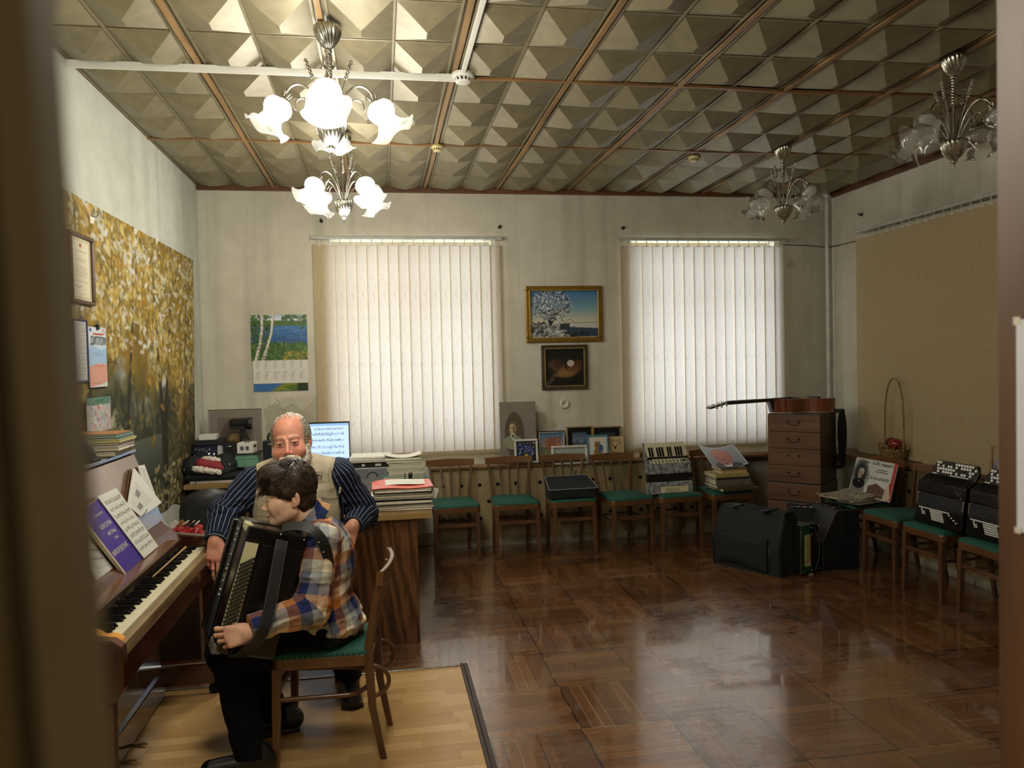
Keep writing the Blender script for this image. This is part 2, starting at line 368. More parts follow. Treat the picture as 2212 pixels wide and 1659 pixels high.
# floor: dark varnished parquet squares of seven slats, laid in alternate directions
def parquet():
    m, nt = base('dark_parquet', .25)
    g = nt.coord('world'); sp = nt.new('ShaderNodeSeparateXYZ'); nt.lk(g, sp.inputs[0])
    wob = nt.noise(1.5, 2, kind='world')
    X = nt.math('ADD', sp.outputs[0], nt.math('MULTIPLY', wob, .02)); Y = nt.math('ADD', sp.outputs[1], nt.math('MULTIPLY', wob, -.02))
    u = nt.math('DIVIDE', nt.math('SUBTRACT', X, .84-4.15+.01), .415); v = nt.math('DIVIDE', nt.math('SUBTRACT', Y, 2.9-4.6-.01), .46)
    iu = nt.math('FLOOR', u); iv = nt.math('FLOOR', v); fu = nt.math('FRACT', u); fv = nt.math('FRACT', v)
    par = nt.math('MODULO', nt.math('ADD', iu, iv), 2)
    s = nt.math('ADD', nt.math('MULTIPLY', fu, par), nt.math('MULTIPLY', fv, nt.math('SUBTRACT', 1, par)))   # across slats
    sl = nt.math('MULTIPLY', s, 8); si = nt.math('FLOOR', sl); sf = nt.math('FRACT', sl)
    ed = nt.math('MINIMUM', sf, nt.math('SUBTRACT', 1, sf))
    cid = nt.new('ShaderNodeCombineXYZ'); nt.lk(iu, cid.inputs[0]); nt.lk(iv, cid.inputs[1])
    wn0 = nt.new('ShaderNodeTexWhiteNoise', noise_dimensions='3D'); nt.lk(cid.outputs[0], wn0.inputs['Vector'])
    cid2 = nt.new('ShaderNodeCombineXYZ'); nt.lk(iu, cid2.inputs[0]); nt.lk(iv, cid2.inputs[1]); nt.lk(si, cid2.inputs[2])
    wn = nt.new('ShaderNodeTexWhiteNoise', noise_dimensions='3D'); nt.lk(cid2.outputs[0], wn.inputs['Vector'])
    eu = nt.math('MINIMUM', fu, nt.math('SUBTRACT', 1, fu)); ev = nt.math('MINIMUM', fv, nt.math('SUBTRACT', 1, fv))
    sq = nt.math('MINIMUM', eu, ev)
    # grain runs along the slats
    gx = nt.noise(26, 5, kind='world', stretch=(1, .12, 1)); gy = nt.noise(26, 5, kind='world', stretch=(.12, 1, 1))
    gr = nt.math('ADD', nt.math('MULTIPLY', gx, par), nt.math('MULTIPLY', gy, nt.math('SUBTRACT', 1, par)))
    f = nt.math('ADD', nt.math('ADD', nt.math('MULTIPLY', gr, .5), nt.math('MULTIPLY', wn.outputs[0], .28)), nt.math('MULTIPLY', wn0.outputs[0], .22))
    col = nt.ramp(f, [(.25, lin('593822')), (.5, lin('704627')), (.78, lin('8a5c34'))])
    vary = nt.ramp(wn.outputs[0], [(.35, (0, 0, 0, 1)), (.55, (1, 1, 1, 1))])
    g1 = nt.ramp(ed, [(0, (1, 1, 1, 1)), (.035, (1, 1, 1, 1)), (.085, (0, 0, 0, 1))]); g1 = nt.mix(1, g1, vary, 'MULTIPLY')
    g2 = nt.ramp(sq, [(0, (1, 1, 1, 1)), (.008, (1, 1, 1, 1)), (.016, (0, 0, 0, 1))])
    groove = nt.mix(1, g1, g2, 'LIGHTEN')
    gc = nt.ramp(wn.outputs[0], [(.62, lin('22130a')), (.85, lin('8f7352'))])
    col = nt.mix(groove, col, gc)
    # worn, scuffed varnish
    wr = nt.noise(1.6, 6, kind='world', rough=.7); fine = nt.noise(30, 5, kind='world', stretch=(.3, 1, 1))
    wear = nt.ramp(nt.math('ADD', nt.math('MULTIPLY', wr, .8), nt.math('MULTIPLY', fine, .25)), [(.52, (0, 0, 0, 1)), (.66, (1, 1, 1, 1))])
    col = nt.mix(nt.math('MULTIPLY', wear, .22), col, lin('8b7a6a'))
    nt.lk(col, nt.b.inputs['Base Color'])
    rr = nt.math('ADD', nt.math('MULTIPLY', wear, .24), nt.math('ADD', .13, nt.math('MULTIPLY', nt.noise(5, 4, kind='world'), .14)))
    nt.lk(rr, nt.b.inputs['Roughness'])
    nt.b.inputs['Specular IOR Level'].default_value = .6; nt.b.inputs['Coat Weight'].default_value = 1; nt.b.inputs['Coat IOR'].default_value = 1.5; nt.lk(nt.math('ADD', nt.math('MULTIPLY', wear, .16), .05), nt.b.inputs['Coat Roughness'])
    h = nt.math('SUBTRACT', nt.math('ADD', nt.math('MULTIPLY', gr, .12), nt.math('MULTIPLY', nt.noise(3, 1, kind='world'), .22)), nt.math('MULTIPLY', groove, .7))
    nt.bump(h, .22, .002)
    return m
def laminate():
    m, nt = base('pale_strip_laminate', .28)
    g = nt.coord('world'); sp = nt.new('ShaderNodeSeparateXYZ'); nt.lk(g, sp.inputs[0])
    r = nt.math('DIVIDE', sp.outputs[1], .064); ri = nt.math('FLOOR', r); rf = nt.math('FRACT', r)
    wr = nt.new('ShaderNodeTexWhiteNoise', noise_dimensions='1D'); nt.lk(ri, wr.inputs['W'])
    c = nt.math('DIVIDE', nt.math('ADD', sp.outputs[0], nt.math('MULTIPLY', wr.outputs[0], .9)), .34); ci = nt.math('FLOOR', c); cf = nt.math('FRACT', c)
    v = nt.new('ShaderNodeCombineXYZ'); nt.lk(ri, v.inputs[0]); nt.lk(ci, v.inputs[1])
    wn = nt.new('ShaderNodeTexWhiteNoise', noise_dimensions='3D'); nt.lk(v.outputs[0], wn.inputs['Vector'])
    gr = nt.noise(30, 5, kind='world', stretch=(.1, 1, 1))
    f = nt.math('ADD', nt.math('MULTIPLY', wn.outputs[0], .6), nt.math('MULTIPLY', gr, .4))
    col = nt.ramp(f, [(.1, lin('ab8450')), (.5, lin('c29b62')), (.9, lin('d4b078'))])
    ed = nt.math('MINIMUM', nt.math('MINIMUM', rf, nt.math('SUBTRACT', 1, rf)), nt.math('MULTIPLY', nt.math('MINIMUM', cf, nt.math('SUBTRACT', 1, cf)), 5))
    col = nt.mix(nt.ramp(ed, [(0, (.4, .4, .4, 1)), (.03, (0, 0, 0, 1))]), col, lin('5d4222'))
    nt.lk(col, nt.b.inputs['Base Color']); nt.bump(nt.noise(3, 2, kind='world'), .1, .01)
    return m
PARQ = parquet(); LAMI = laminate()
LX, LY = .385, 4.20      # corner of the pale laminate area
fl = MB(); fl.add([(LX, YF-.12, 0), (XR, YF-.12, 0), (XR, YB, 0), (LX, YB, 0)], [(0, 1, 2, 3)])
fl.add([(XL, LY, 0), (LX, LY, 0), (LX, YB, 0), (XL, YB, 0)], [(0, 1, 2, 3)])
fl.box(XL-.2, XR+.2, -1.7, YB+.2, -.12, -.002)
setting(fl.build('floor', PARQ))
l2 = MB(); l2.box(XL, LX, YF-.1, LY, -.001, .004)
setting(l2.build('floor', LAMI))
t = MB(); t.box(LX-.006, LX+.012, YF, LY+.02, 0, .010); t.box(LX+.014, LX+.036, YF, LY+.02, 0, .007)
setting(t.build('trim_1', M('dark_threshold', '3a2a22', .35, .2), bevel=.002))
t = MB(); t.box(XL, LX+.01, LY-.012, LY+.012, 0, .009)
setting(t.build('trim_2', M('metal_threshold', '9a9388', .3, .7, var=.4, scale=60), bevel=.002))
# ---------------------------------------------------------------- walls
W1 = (ay(713, 525, YB).x, ay(1060, 525, YB).x); W2 = (ay(1363, 525, YB).x, ay(1672, 525, YB).x)
ZW0, ZW1 = ay(900, 970, YB).z, ay(900, 519, YB).z
b = MB(); T = .35
b.box(XL-T, W1[0], YB, YB+T, 0, ZC+.2); b.box(W1[1], W2[0], YB, YB+T, 0, ZC+.2); b.box(W2[1], XR+T, YB, YB+T, 0, ZC+.2)
for a_ in (W1, W2): b.box(a_[0], a_[1], YB, YB+T, ZW1, ZC+.2); b.box(a_[0], a_[1], YB, YB+T, 0, ZW0)
setting(b.build('wall_back', WALL))
setting(MB().box(XL-T, XL, YF-2, YB, 0, ZC+.2).build('wall_left', WALLL))
setting(MB().box(XR, XR+T, YF-2, YB, 0, ZC+.2).build('wall_right', WALL))
b = MB(); b.box(XL, -.98, .19, .29, 0, ZC+.1); b.box(1.03, XR, .19, .29, 0, ZC+.1); b.box(-.98, 1.03, .19, .29, 2.55, ZC+.1)
setting(b.build('wall_front', WALL))
b = MB(); b.box(XL, XR, -1.9, -1.7, 0, 2.9); b.box(XL, XR, -1.8, .19, 2.9, 3.0)
setting(b.build('wall_corridor', M('corridor_paint', 'b0a078', .7)))
# peeled paint band above the desk
def patch(name, pts, y, hexs, seed, th=.003):
    r = random.Random(seed); out = []
    n = len(pts)
    for i in range(n):
        a, c = pts[i], pts[(i+1) % n]
        for k in range(6):
            q = k/6; out.append((a[0]*(1-q)+c[0]*q+r.uniform(-4, 4), a[1]*(1-q)+c[1]*q+r.uniform(-4, 4)))
    P = [ay(p[0], p[1], y) for p in out]; m = MB(); k = len(P)
    m.add(P+[p+Vector((0, th, 0)) for p in P], [tuple(range(k))[::-1]]+[(i, (i+1) % k, (i+1) % k+k, i+k) for i in range(k)])
    o = m.build(name, M('bare_plaster_'+hexs, hexs, .9, bump=.3, bscale=60, var=.1, scale=9)); return setting(o)
patch('trim_3', [(572, 884), (590, 872), (612, 868), (640, 876), (652, 862), (680, 852), (692, 858), (700, 960), (576, 960)], YB-.004, 'b5af98', 3)
patch('trim_4', [(598, 860), (622, 858), (655, 857), (690, 846), (676, 870), (652, 884), (632, 872), (608, 882)], YB-.008, 'c3bea8', 5)
patch('trim_5', [(1163, 885), (1185, 905), (1205, 915), (1195, 930), (1200, 990), (1163, 990)], YB-.004, 'b5ae97', 8)
# baseboards, beading under the ceiling
t = MB(); t.box(XL, XR, YB-.035, YB, ZC-.05, ZC, None); t.box(XL, XL+.006, YF+.08, YB, ZC-.012, ZC); t.box(XR-.035, XR, YF+.08, YB, ZC-.06, ZC)
setting(t.build('trim_6', WOODB, bevel=.004))
BB = M('old_white_baseboard', 'a8a28c', .6, var=.25, scale=5)
setting(MB().box(XL, .42, YB-.03, YB, 0, .11).build('baseboard_back', BB, bevel=.006))
setting(MB().box(XL, XL+.03, YF+.1, YB-.03, 0, .10).build('baseboard_left', BB, bevel=.006))
setting(MB().box(XR-.03, XR, YF+.1, YB-.03, 0, .10).build('baseboard_right', BB, bevel=.006))
# ---------------------------------------------------------------- ceiling of embossed panels
PX, PY0 = .657, [YB-.005, 5.665, 4.335, 3.02, 1.70, .38, -.9]
PXK = [-.885+.657*k for k in range(-1, 9)]
CEI, nt = base('ceiling_panel', .42, spec=.5)
nt.lk(nt.ramp(nt.math('ADD', nt.math('MULTIPLY', nt.noise(2, 4, kind='world'), .5), nt.math('MULTIPLY', nt.noise(14, 5, kind='world'), .5)), [(.3, lin('746c54')), (.7, lin('958b6c'))]), nt.b.inputs['Base Color'])
nt.bump(nt.noise(110, 4, kind='world'), .12, .002); nt.b.inputs['Metallic'].default_value = .25
cb = MB(); rr = random.Random(4)
def zs(x, y):     # the panels sag a little
    return ZC+.006*mn.noise(Vector((x*1.3, y*1.6, 2)))
HP = .064
for k in range(len(PXK)-1):
    for j in range(len(PY0)-1):
        xa, xb = PXK[k]+.03, PXK[k+1]-.03; yb, ya = PY0[j]-.004, PY0[j+1]+.004
        if ya < YF-.2: ya = YF+.0
        xs = [xa+(xb-xa)*i/2 for i in range(3)]; ys = [ya+(yb-ya)*i/3 for i in range(4)]
        for i in range(2):
            for q in range(3):
                x0, x1 = xs[i]+.007, xs[i+1]-.007; y0, y1 = ys[q]+.006, ys[q+1]-.006
                if x0 > XR: continue
                cx, cy = (x0+x1)/2, (y0+y1)/2; h = HP*rr.uniform(.93, 1.05)
                vs = [(x0, y0, zs(x0, y0)), (x1, y0, zs(x1, y0)), (x1, y1, zs(x1, y1)), (x0, y1, zs(x0, y1)), (cx, cy-.035, ZC-h), (cx, cy+.035, ZC-h)]
                cb.add(vs, [(0, 4, 1), (1, 4, 5, 2), (2, 5, 3), (3, 5, 4, 0)])
        # raised seams between the cells
        xm = xs[1]; cb.box(xm-.006, xm+.006, ya, yb, ZC-.008, ZC+.01)
        for q in (1, 2): cb.box(xa, xb, ys[q]-.005, ys[q]+.005, ZC-.004, ZC+.01)
        for xx in (xa-.004, xb-.008): cb.box(xx, xx+.012, ya, yb, ZC-.009, ZC+.01)
cb.box(XL-.1, XR+.1, YF-2, YB+.1, ZC+.008, ZC+.1)
setting(cb.build('ceiling', CEI))
k = 7
for i, x in enumerate(PXK[1:]):
    if x > XR: continue
    m = MB()
    y = YF+.08
    while y < YB-.03:
        y2 = min(y+.45, YB-.03); m.beam((x+.004*math.sin(y*3+i), y, ZC-.010-.004*math.sin(y*2+i)), (x+.004*math.sin(y2*3+i), y2, ZC-.010-.004*math.sin(y2*2+i)), .026, .016); y = y2
    setting(m.build('trim_%d' % k, WOODC)); k += 1
for j, y in enumerate(PY0[1:5]):
    m = MB(); x = XL
    while x < XR:
        x2 = min(x+.22, XR); f = lambda q: ZC-.012-.007*math.sin(q*4.2+j)*math.sin(q*1.9)
        m.beam((x, y+.004*math.sin(x*3), f(x)), (x2, y+.004*math.sin(x2*3), f(x2)), .024, .014); x = x2
    setting(m.build('trim_%d' % k, WOODC2)); k += 1
# cable ducts on the ceiling
DU = M('white_plastic', 'd8d6cc', .4, var=.04)
m = MB(); q0 = az(150, 134, ZC-.04); q1 = az(985, 170, ZC-.04); yd = 4.265
m.box(XL, .47, yd-.014, yd+.014, ZC-.052, ZC-.020); m.box(XL, .47, yd-.010, yd+.010, ZC-.056, ZC-.052)
tag(m.build('cable_duct', DU, bevel=.002), 'long white cable duct on ceiling running from left wall to smoke detector', 'cable duct')
m = MB(); m.box(.462, .486, YF+.1, yd-.05, ZC-.036, ZC-.018)
tag(m.build('cable_duct', DU, bevel=.002), 'white cable duct on ceiling running from smoke detector toward the viewer', 'cable duct')
# smoke detectors
def detector(p, r, h, mt, label):
    t = thing('smoke_detector', label, 'smoke detector', (p[0], p[1], ZC-.018))
    MB().lathe([(r*.98, 0), (r, -.01*h/.05), (r, -h*.42), (r*.86, -h*.5)], 28).build('base', mt, t)
    v = MB(); v.lathe([(r*.62, -h*.5), (r*.62, -h*.8)], 24); v.build('sensor_chamber', M('detector_grille', '3c3a34', .6), t)
    s = MB()
    for i in range(12):
        a = 2*PI*i/12; s.beam((r*.8*math.cos(a), r*.8*math.sin(a), -h*.48), (r*.6*math.cos(a), r*.6*math.sin(a), -h*.85), r*.14, .004)
    s.lathe([(r*.7, -h*.82), (r*.62, -h*.95), (r*.4, -h), (0, -h)], 24); s.build('cover', mt, t); return t
detector((.478, yd-.015), .062, .052, DU, 'large white smoke detector where the two white cable ducts meet')
YD = M('yellowed_plastic', 'c9ba84', .4)
p = az(945, 316, ZC-.02); detector((p.x, p.y), .045, .04, YD, 'small yellowed smoke detector on ceiling above the left window')
p = az(1500, 339, ZC-.02); detector((p.x, p.y), .045, .04, YD, 'small yellowed smoke detector on ceiling nearer the right window')
# ---------------------------------------------------------------- windows and blinds
FRW = M('white_window_paint', 'cfcabb', .5)
GL = bpy.data.materials.new('window_glass'); GL.use_nodes = True; n_ = NT(GL); n_.n.remove(n_.n['Principled BSDF'])
tr = n_.new('ShaderNodeBsdfTransparent'); gg = n_.new('ShaderNodeBsdfGlossy'); gg.inputs['Roughness'].default_value = .02; mx = n_.new('ShaderNodeMixShader'); mx.inputs[0].default_value = .06
n_.lk(tr.outputs[0], mx.inputs[1]); n_.lk(gg.outputs[0], mx.inputs[2]); n_.lk(mx.outputs[0], n_.n['Material Output'].inputs[0]); tr.inputs[0].default_value = (.96, .98, .97, 1)
for i, (a, c) in enumerate((W1, W2)):
    f = MB(); y0, y1 = YB+.16, YB+.22; xs = [a, a+(c-a)*.5, c]
    f.box(a, c, y0, y1, ZW0, ZW0+.06); f.box(a, c, y0, y1, ZW1-.06, ZW1)
    for x in xs: f.box(max(a, x-.035), min(c, x+.035), y0+.001, y1-.001, ZW0+.01, ZW1-.01)
    f.box(a, c, y0+.002, y1-.002, ZW1-.55, ZW1-.49)
    fr = setting(f.build('window_%d' % (i+1), FRW, bevel=.004))
    g = MB(); g.box(a+.01, c-.01, YB+.188, YB+.192, ZW0+.02, ZW1-.02); g.build('pane', GL, fr)
    s = MB(); s.box(a-.0, c+.0, YB-.0, y0, ZW0-.02, ZW0); s.build('window_sill', FRW, fr)
    L = bpy.data.lights.new('daylight', 'AREA'); L.shape = 'RECTANGLE'; L.size = c-a-.02; L.size_y = ZW1-ZW0-.02; L.cycles.is_portal = True
    o = bpy.data.objects.new('daylight', L); COL.objects.link(o); o.location = ((a+c)/2, YB+.30, (ZW0+ZW1)/2); o.rotation_euler = (-PI/2, 0, 0)
SLAT = bpy.data.materials.new('blind_fabric'); SLAT.use_nodes = True; n_ = NT(SLAT); n_.n.remove(n_.n['Principled BSDF'])
df = n_.new('ShaderNodeBsdfDiffuse'); tl = n_.new('ShaderNodeBsdfTranslucent'); mx = n_.new('ShaderNodeMixShader'); mx.inputs[0].default_value = .48
cd_ = n_.coord(); st = n_.noise(26, 1, vec=cd_, stretch=(2.2, 1, .5), rough=.3)
msk = n_.ramp(st, [(.57, (0, 0, 0, 1)), (.6, (1, 1, 1, 1)), (.63, (0, 0, 0, 1))])
n_.lk(n_.mix(n_.math('MULTIPLY', msk, .5), lin('d6c297'), lin('b39e76')), df.inputs[0])
n_.lk(n_.mix(n_.math('MULTIPLY', msk, .30), lin('f0eeee'), lin('b4b0ae')), tl.inputs[0])
n_.lk(df.outputs[0], mx.inputs[1]); n_.lk(tl.outputs[0], mx.inputs[2]); n_.lk(mx.outputs[0], n_.n['Material Output'].inputs[0])
CHAIN = M('bead_chain', 'd8d4c6', .5)
def blind(p0, p1, ztop, zbot, n, ang, label, chain_end, seed=1):
    """p0->p1 top line of the rail (x,y)"""
    a = Vector((p0[0], p0[1], 0)); c = Vector((p1[0], p1[1], 0)); L = (c-a).length; d = (c-a)/L; rz = math.atan2(d.y, d.x)
    t = thing('vertical_blind', label, 'blind', (a.x, a.y, 0), rz)
    m = MB(); m.box(-.02, L+.02, -.02, .02, ztop-.03, ztop); m.box(-.02, L+.02, -.024, -.02, ztop-.012, ztop-.006); m.build('rail', M('rail_white', 'b9b8ac', .4), t, bevel=.002)
    pitch = L/n; ww = pitch*1.10; rr = random.Random(seed)
    wt = MB(); ch = MB(); me = None; R1 = []
    for i in range(n):
        x = pitch*(i+.5); an = ang+rr.uniform(-.05, .05)
        if me is None:
            s = MB(); s.box(-ww/2, ww/2, -.0004, .0004, zbot, ztop-.075)
            me = s.build('slat', SLAT, t).data; o = [k for k in bpy.data.objects if k.data == me][0]
        else:
            o = bpy.data.objects.new('slat', me); COL.objects.link(o); o.parent = t
        o.location = (x, 0, rr.uniform(-.004, .004)); o.rotation_euler = (0, 0, an)
        if not R1:
            R1.append(MB().tube([(0, 0, ztop-.03), (0, 0, ztop-.078)], .004, 6).box(-.02, .02, -.002, .002, ztop-.082, ztop-.074).build('hook', DU, t))
            R1.append(MB().box(-ww*.47, ww*.47, -.003, .003, zbot+.004, zbot+.03).build('bottom_weight', SLAT, t))
        else:
            for q in (0, 1):
                k_ = bpy.data.objects.new(R1[q].name.split('.')[0], R1[q].data); COL.objects.link(k_); k_.parent = t; R1.append(k_)
        for k_ in R1[-2:]: k_.location = (x, 0, 0); k_.rotation_euler = (0, 0, an)
        if i: 
            q0, q1 = pitch*(i-.5), x
            ch.tube([(q0, -.004, zbot+.028), (q0*.7+q1*.3, -.006, zbot+.006), (q0*.3+q1*.7, -.006, zbot+.006), (q1, -.004, zbot+.028)], .0012, 5)
    ch.build('bottom_chain', CHAIN, t)
    x = L+.035 if chain_end else -.035
    g = MB(); zz = zbot+.25
    for q in (0, .018): g.tube([(x+q, -.02, ztop-.02), (x+q, -.02, zz)], .0016, 5)
    g.build('control_chain', CHAIN, t)
    MB().box(x-.004, x+.022, -.03, -.012, zz-.09, zz+.005).build('cord_weight', DU, t, bevel=.004)
    return t
YBL = YB-.055
q0, q1 = ay(676, 512, YBL), ay(1079, 516, YBL); zb = ay(900, 984, YBL).z
blind((q0.x, YBL), (q1.x, YBL), q0.z+.01, zb, 18, .15, 'wide vertical fabric blind glowing white over the left window', True, 2)
q0, q1 = ay(1340, 516, YBL), ay(1692, 520, YBL); zb = ay(1500, 969, YBL).z
blind((q0.x, YBL), (q1.x, YBL), q0.z+.01, zb, 16, .15, 'narrower vertical fabric blind glowing white behind the guitar neck', False, 3)
XBL = XR-.10
q0 = ax_(1850, 500, XBL); zb = ax_(1851, 974, XBL).z
blind((XBL, q0.y), (XBL, q0.y-2.6), q0.z+.01, zb, 27, .10, 'tan vertical fabric blind on the right wall above the basket', True, 4)
# spotlights: none.  wall lamp holders, pipe, socket
PIPE = M('painted_pipe', 'd5d6cc', .4)
m = MB(); pc = ay(1786, 430, YB-.06); m.tube([(pc.x, YB-.06, 0), (pc.x, YB-.06, ZC)], .02, 14)
tag(m.build('heating_pipe', PIPE), 'white painted riser pipe in the back right corner, left of the pair', 'pipe', )
m = MB(); m.tube([(pc.x+.075, YB-.05, 0), (pc.x+.075, YB-.05, ZC)], .028, 14)
tag(m.build('heating_pipe', PIPE), 'thicker white painted riser pipe tight in the back right corner', 'pipe')
m = MB(); pts = [ay(1692, 529, YB-.01), ay(1740, 530, YB-.01), ay(1783, 534, YB-.01), Vector((XR-.06, YB-.1, ay(1795, 533, YB-.1).z)), ax_(1820, 528, XR-.01), ax_(1848, 521, XR-.01)]
m.tube(pts, .004, 6); tag(m.build('cable', M('black_cable', '26231f', .5)), 'thin black cable crossing the back right corner at blind height', 'cable')
t = thing('wall_socket', 'round white wall socket under the two framed paintings', 'socket', tuple(ay(1219, 872, YB)))
RX = rotm(PI/2, 0, 0)
MB().lathe([(.046, 0), (.046, .012), (.04, .02), (.026, .022), (.024, .014), (0, .014)], 28, m=RX).build('cover', M('socket_plastic', 'd3cdb6', .35), t)
MB().lathe([(.0045, .014), (.0045, .0155), (0, .0155)], 10, (-.009, 0, 0), RX).lathe([(.0045, .014), (.0045, .0155), (0, .0155)], 10, (.009, 0, 0), RX).build('pin_hole', M('dark_hole', '1c1a17', .8), t)
for (px, py, lb) in ((694, 478, 'old dark wall hook above the left end of the left blind'), (1079, 491, 'old dark wall hook above the right end of the left blind'), (1345, 493, 'old dark wall hook above the left end of the right blind'), (1862, 464, 'old dark wall hook on the right wall above the tan blind')):
    p = ay(px, py, YB) if px < 1700 else ax_(px, py, XR)
    m = MB(); n = Vector((0, -1, 0)) if px < 1700 else Vector((-1, 0, 0))
    m.tube([p, p+n*.03, p+n*.04+Vector((0, 0, .015))], .007, 8); m.ball(p+n*.004, .016, 6)
    tag(m.build('wall_hook', M('rusty_iron', '2e261c', .7)), lb, 'hook')
# ---------------------------------------------------------------- sill boards and radiator screens
SC = wood('screen_veneer', '8b7a56', 'a6946c', .55, 2, 8); SH = wood('sill_board', '5c3d22', '8c6439', .4, 0, 8)
yS = 6.925; zS = .715
xs0, xs1 = .40, 3.30
m = MB(); m.box(xs0, XR, yS-.02, YB, zS-.022, zS); setting(m.build('window_sill', SH, bevel=.004))
zR = .755
m = MB(); m.box(4.06, XR, .6, yS-.021, zR-.022, zR); setting(m.build('window_sill', SH, bevel=.004))
HOLE = M('hole_black', '0c0b0a', .9)
def screen(name, horiz, a, c, pos, label):
    t = MB(); h0, h1 = .0, (zS if horiz else zR)-.022
    if horiz: t.box(a, c, pos, pos+.018, h0+.03, h1)
    else: t.box(pos, pos+.018, a, c, h0+.03, h1)
    o = t.build('radiator_screen', SC); tag(o, label, 'radiator screen')
    # ventilation holes as dark discs let into the board, bottom rail
    hm = None; n = int((c-a)/.165)
    for i in range(n):
        for j in range(3):
            x = a+.09+i*.165+(.08 if j % 2 else 0); z = .55-j*.15
            if x > c-.03: continue
            if hm is None: hm = MB().lathe([(.017, 0), (.017, .0015), (0, .0015)], 16, m=RX if horiz else rotm(0, -PI/2, 0)).build('hole', HOLE, o); k_ = hm
            else: k_ = bpy.data.objects.new('hole', hm.data); COL.objects.link(k_); k_.parent = o
            k_.location = (x, pos, z) if horiz else (pos, x, z)
    b = MB()
    if horiz: b.box(a, c, pos-.014, pos, 0, .055)
    else: b.box(pos-.014, pos, a, c, 0, .055)
    b.build('bottom_rail', BB, o); return o
for (a, c, s) in ((.42, 1.30, 'left of the handbag chair'), (1.30, 2.25, 'behind the handbag and its neighbour chair'), (2.25, 3.3, 'behind the small piano accordion')):
    screen('s', True, a, c-.004, yS, 'tan perforated radiator screen under back sill, '+s)
screen('s', False, 3.0, 6.2, 4.10, 'tan perforated radiator screen under the right wall sill')
# ---------------------------------------------------------------- doors
DW = wood('door_wood', '50331f', '75502f', .45, 2, 7)
DK = M('door_edge_dark', '4a3a26', .6); DT = M('door_tan_paint', '9a8458', .6); DLt = M('door_bevel', 'a8976f', .55)
t = setting(thing('door_1', None, None))
zt = 2.5; th = .023  # the leaf leans a touch
e0, e1, e2, e3 = ay(48, 30, .2).x, ay(100, 30, .2).x, ay(128, 30, .205).x, ay(142, 30, .215).x
def lean(o): o.rotation_euler = (0, -.034, 0); o.location = (.0465, 0, 0); return o
lean(MB().box(-.97, e0, .195, .235, .01, zt).build('door_leaf', DT, t))
lean(MB().box(e0-.002, e1, .202, .232, .01, zt).build('rebate', DK, t))
lean(MB().prism([(e1-.001, .200), (e2, .204), (e2+.003, .213), (e2+.003, .232), (e1-.001, .232)], (0, 0, .01), (1, 0, 0), (0, 1, 0), (0, 0, zt)).build('bevelled_edge', DLt, t))
q = ay(2155, 830, 1.08)
t = setting(thing('door_2', None, None))
m = MB(); m.box(q.x, q.x+.04, .29, 1.08, .01, 2.5); m.build('door_leaf', DW, t, bevel=.002)
m = MB()
m.box(q.x-.005, q.x, .29, .98, 1.28, 1.285); m.build('scratch', M('scratch_pale', '8a6a50', .6), t)
m = MB(); zA, zB = ax_(2204, 690, q.x).z, ax_(2204, 1148, q.x).z; yA = ax_(2199, 900, q.x).y
m.box(q.x-.0025, q.x, .75, yA, zB, zA); o = m.build('paper_notice', M('notice_paper', 'dcdce2', .6, var=.02))
tag(o, 'white paper notice taped to the open brown door at right edge', 'notice')
m = MB(); m.box(q.x-.0032, q.x-.0026, yA-.008, yA+.005, zA-.008, zA+.004); m.build('tape', M('clear_tape', 'd8d2c0', .2), o); m = MB(); m.box(q.x-.0032, q.x-.0026, yA-.008, yA+.004, zB-.003, zB+.006)
m.build('tape', M('clear_tape', 'd8d2c0', .2), o)
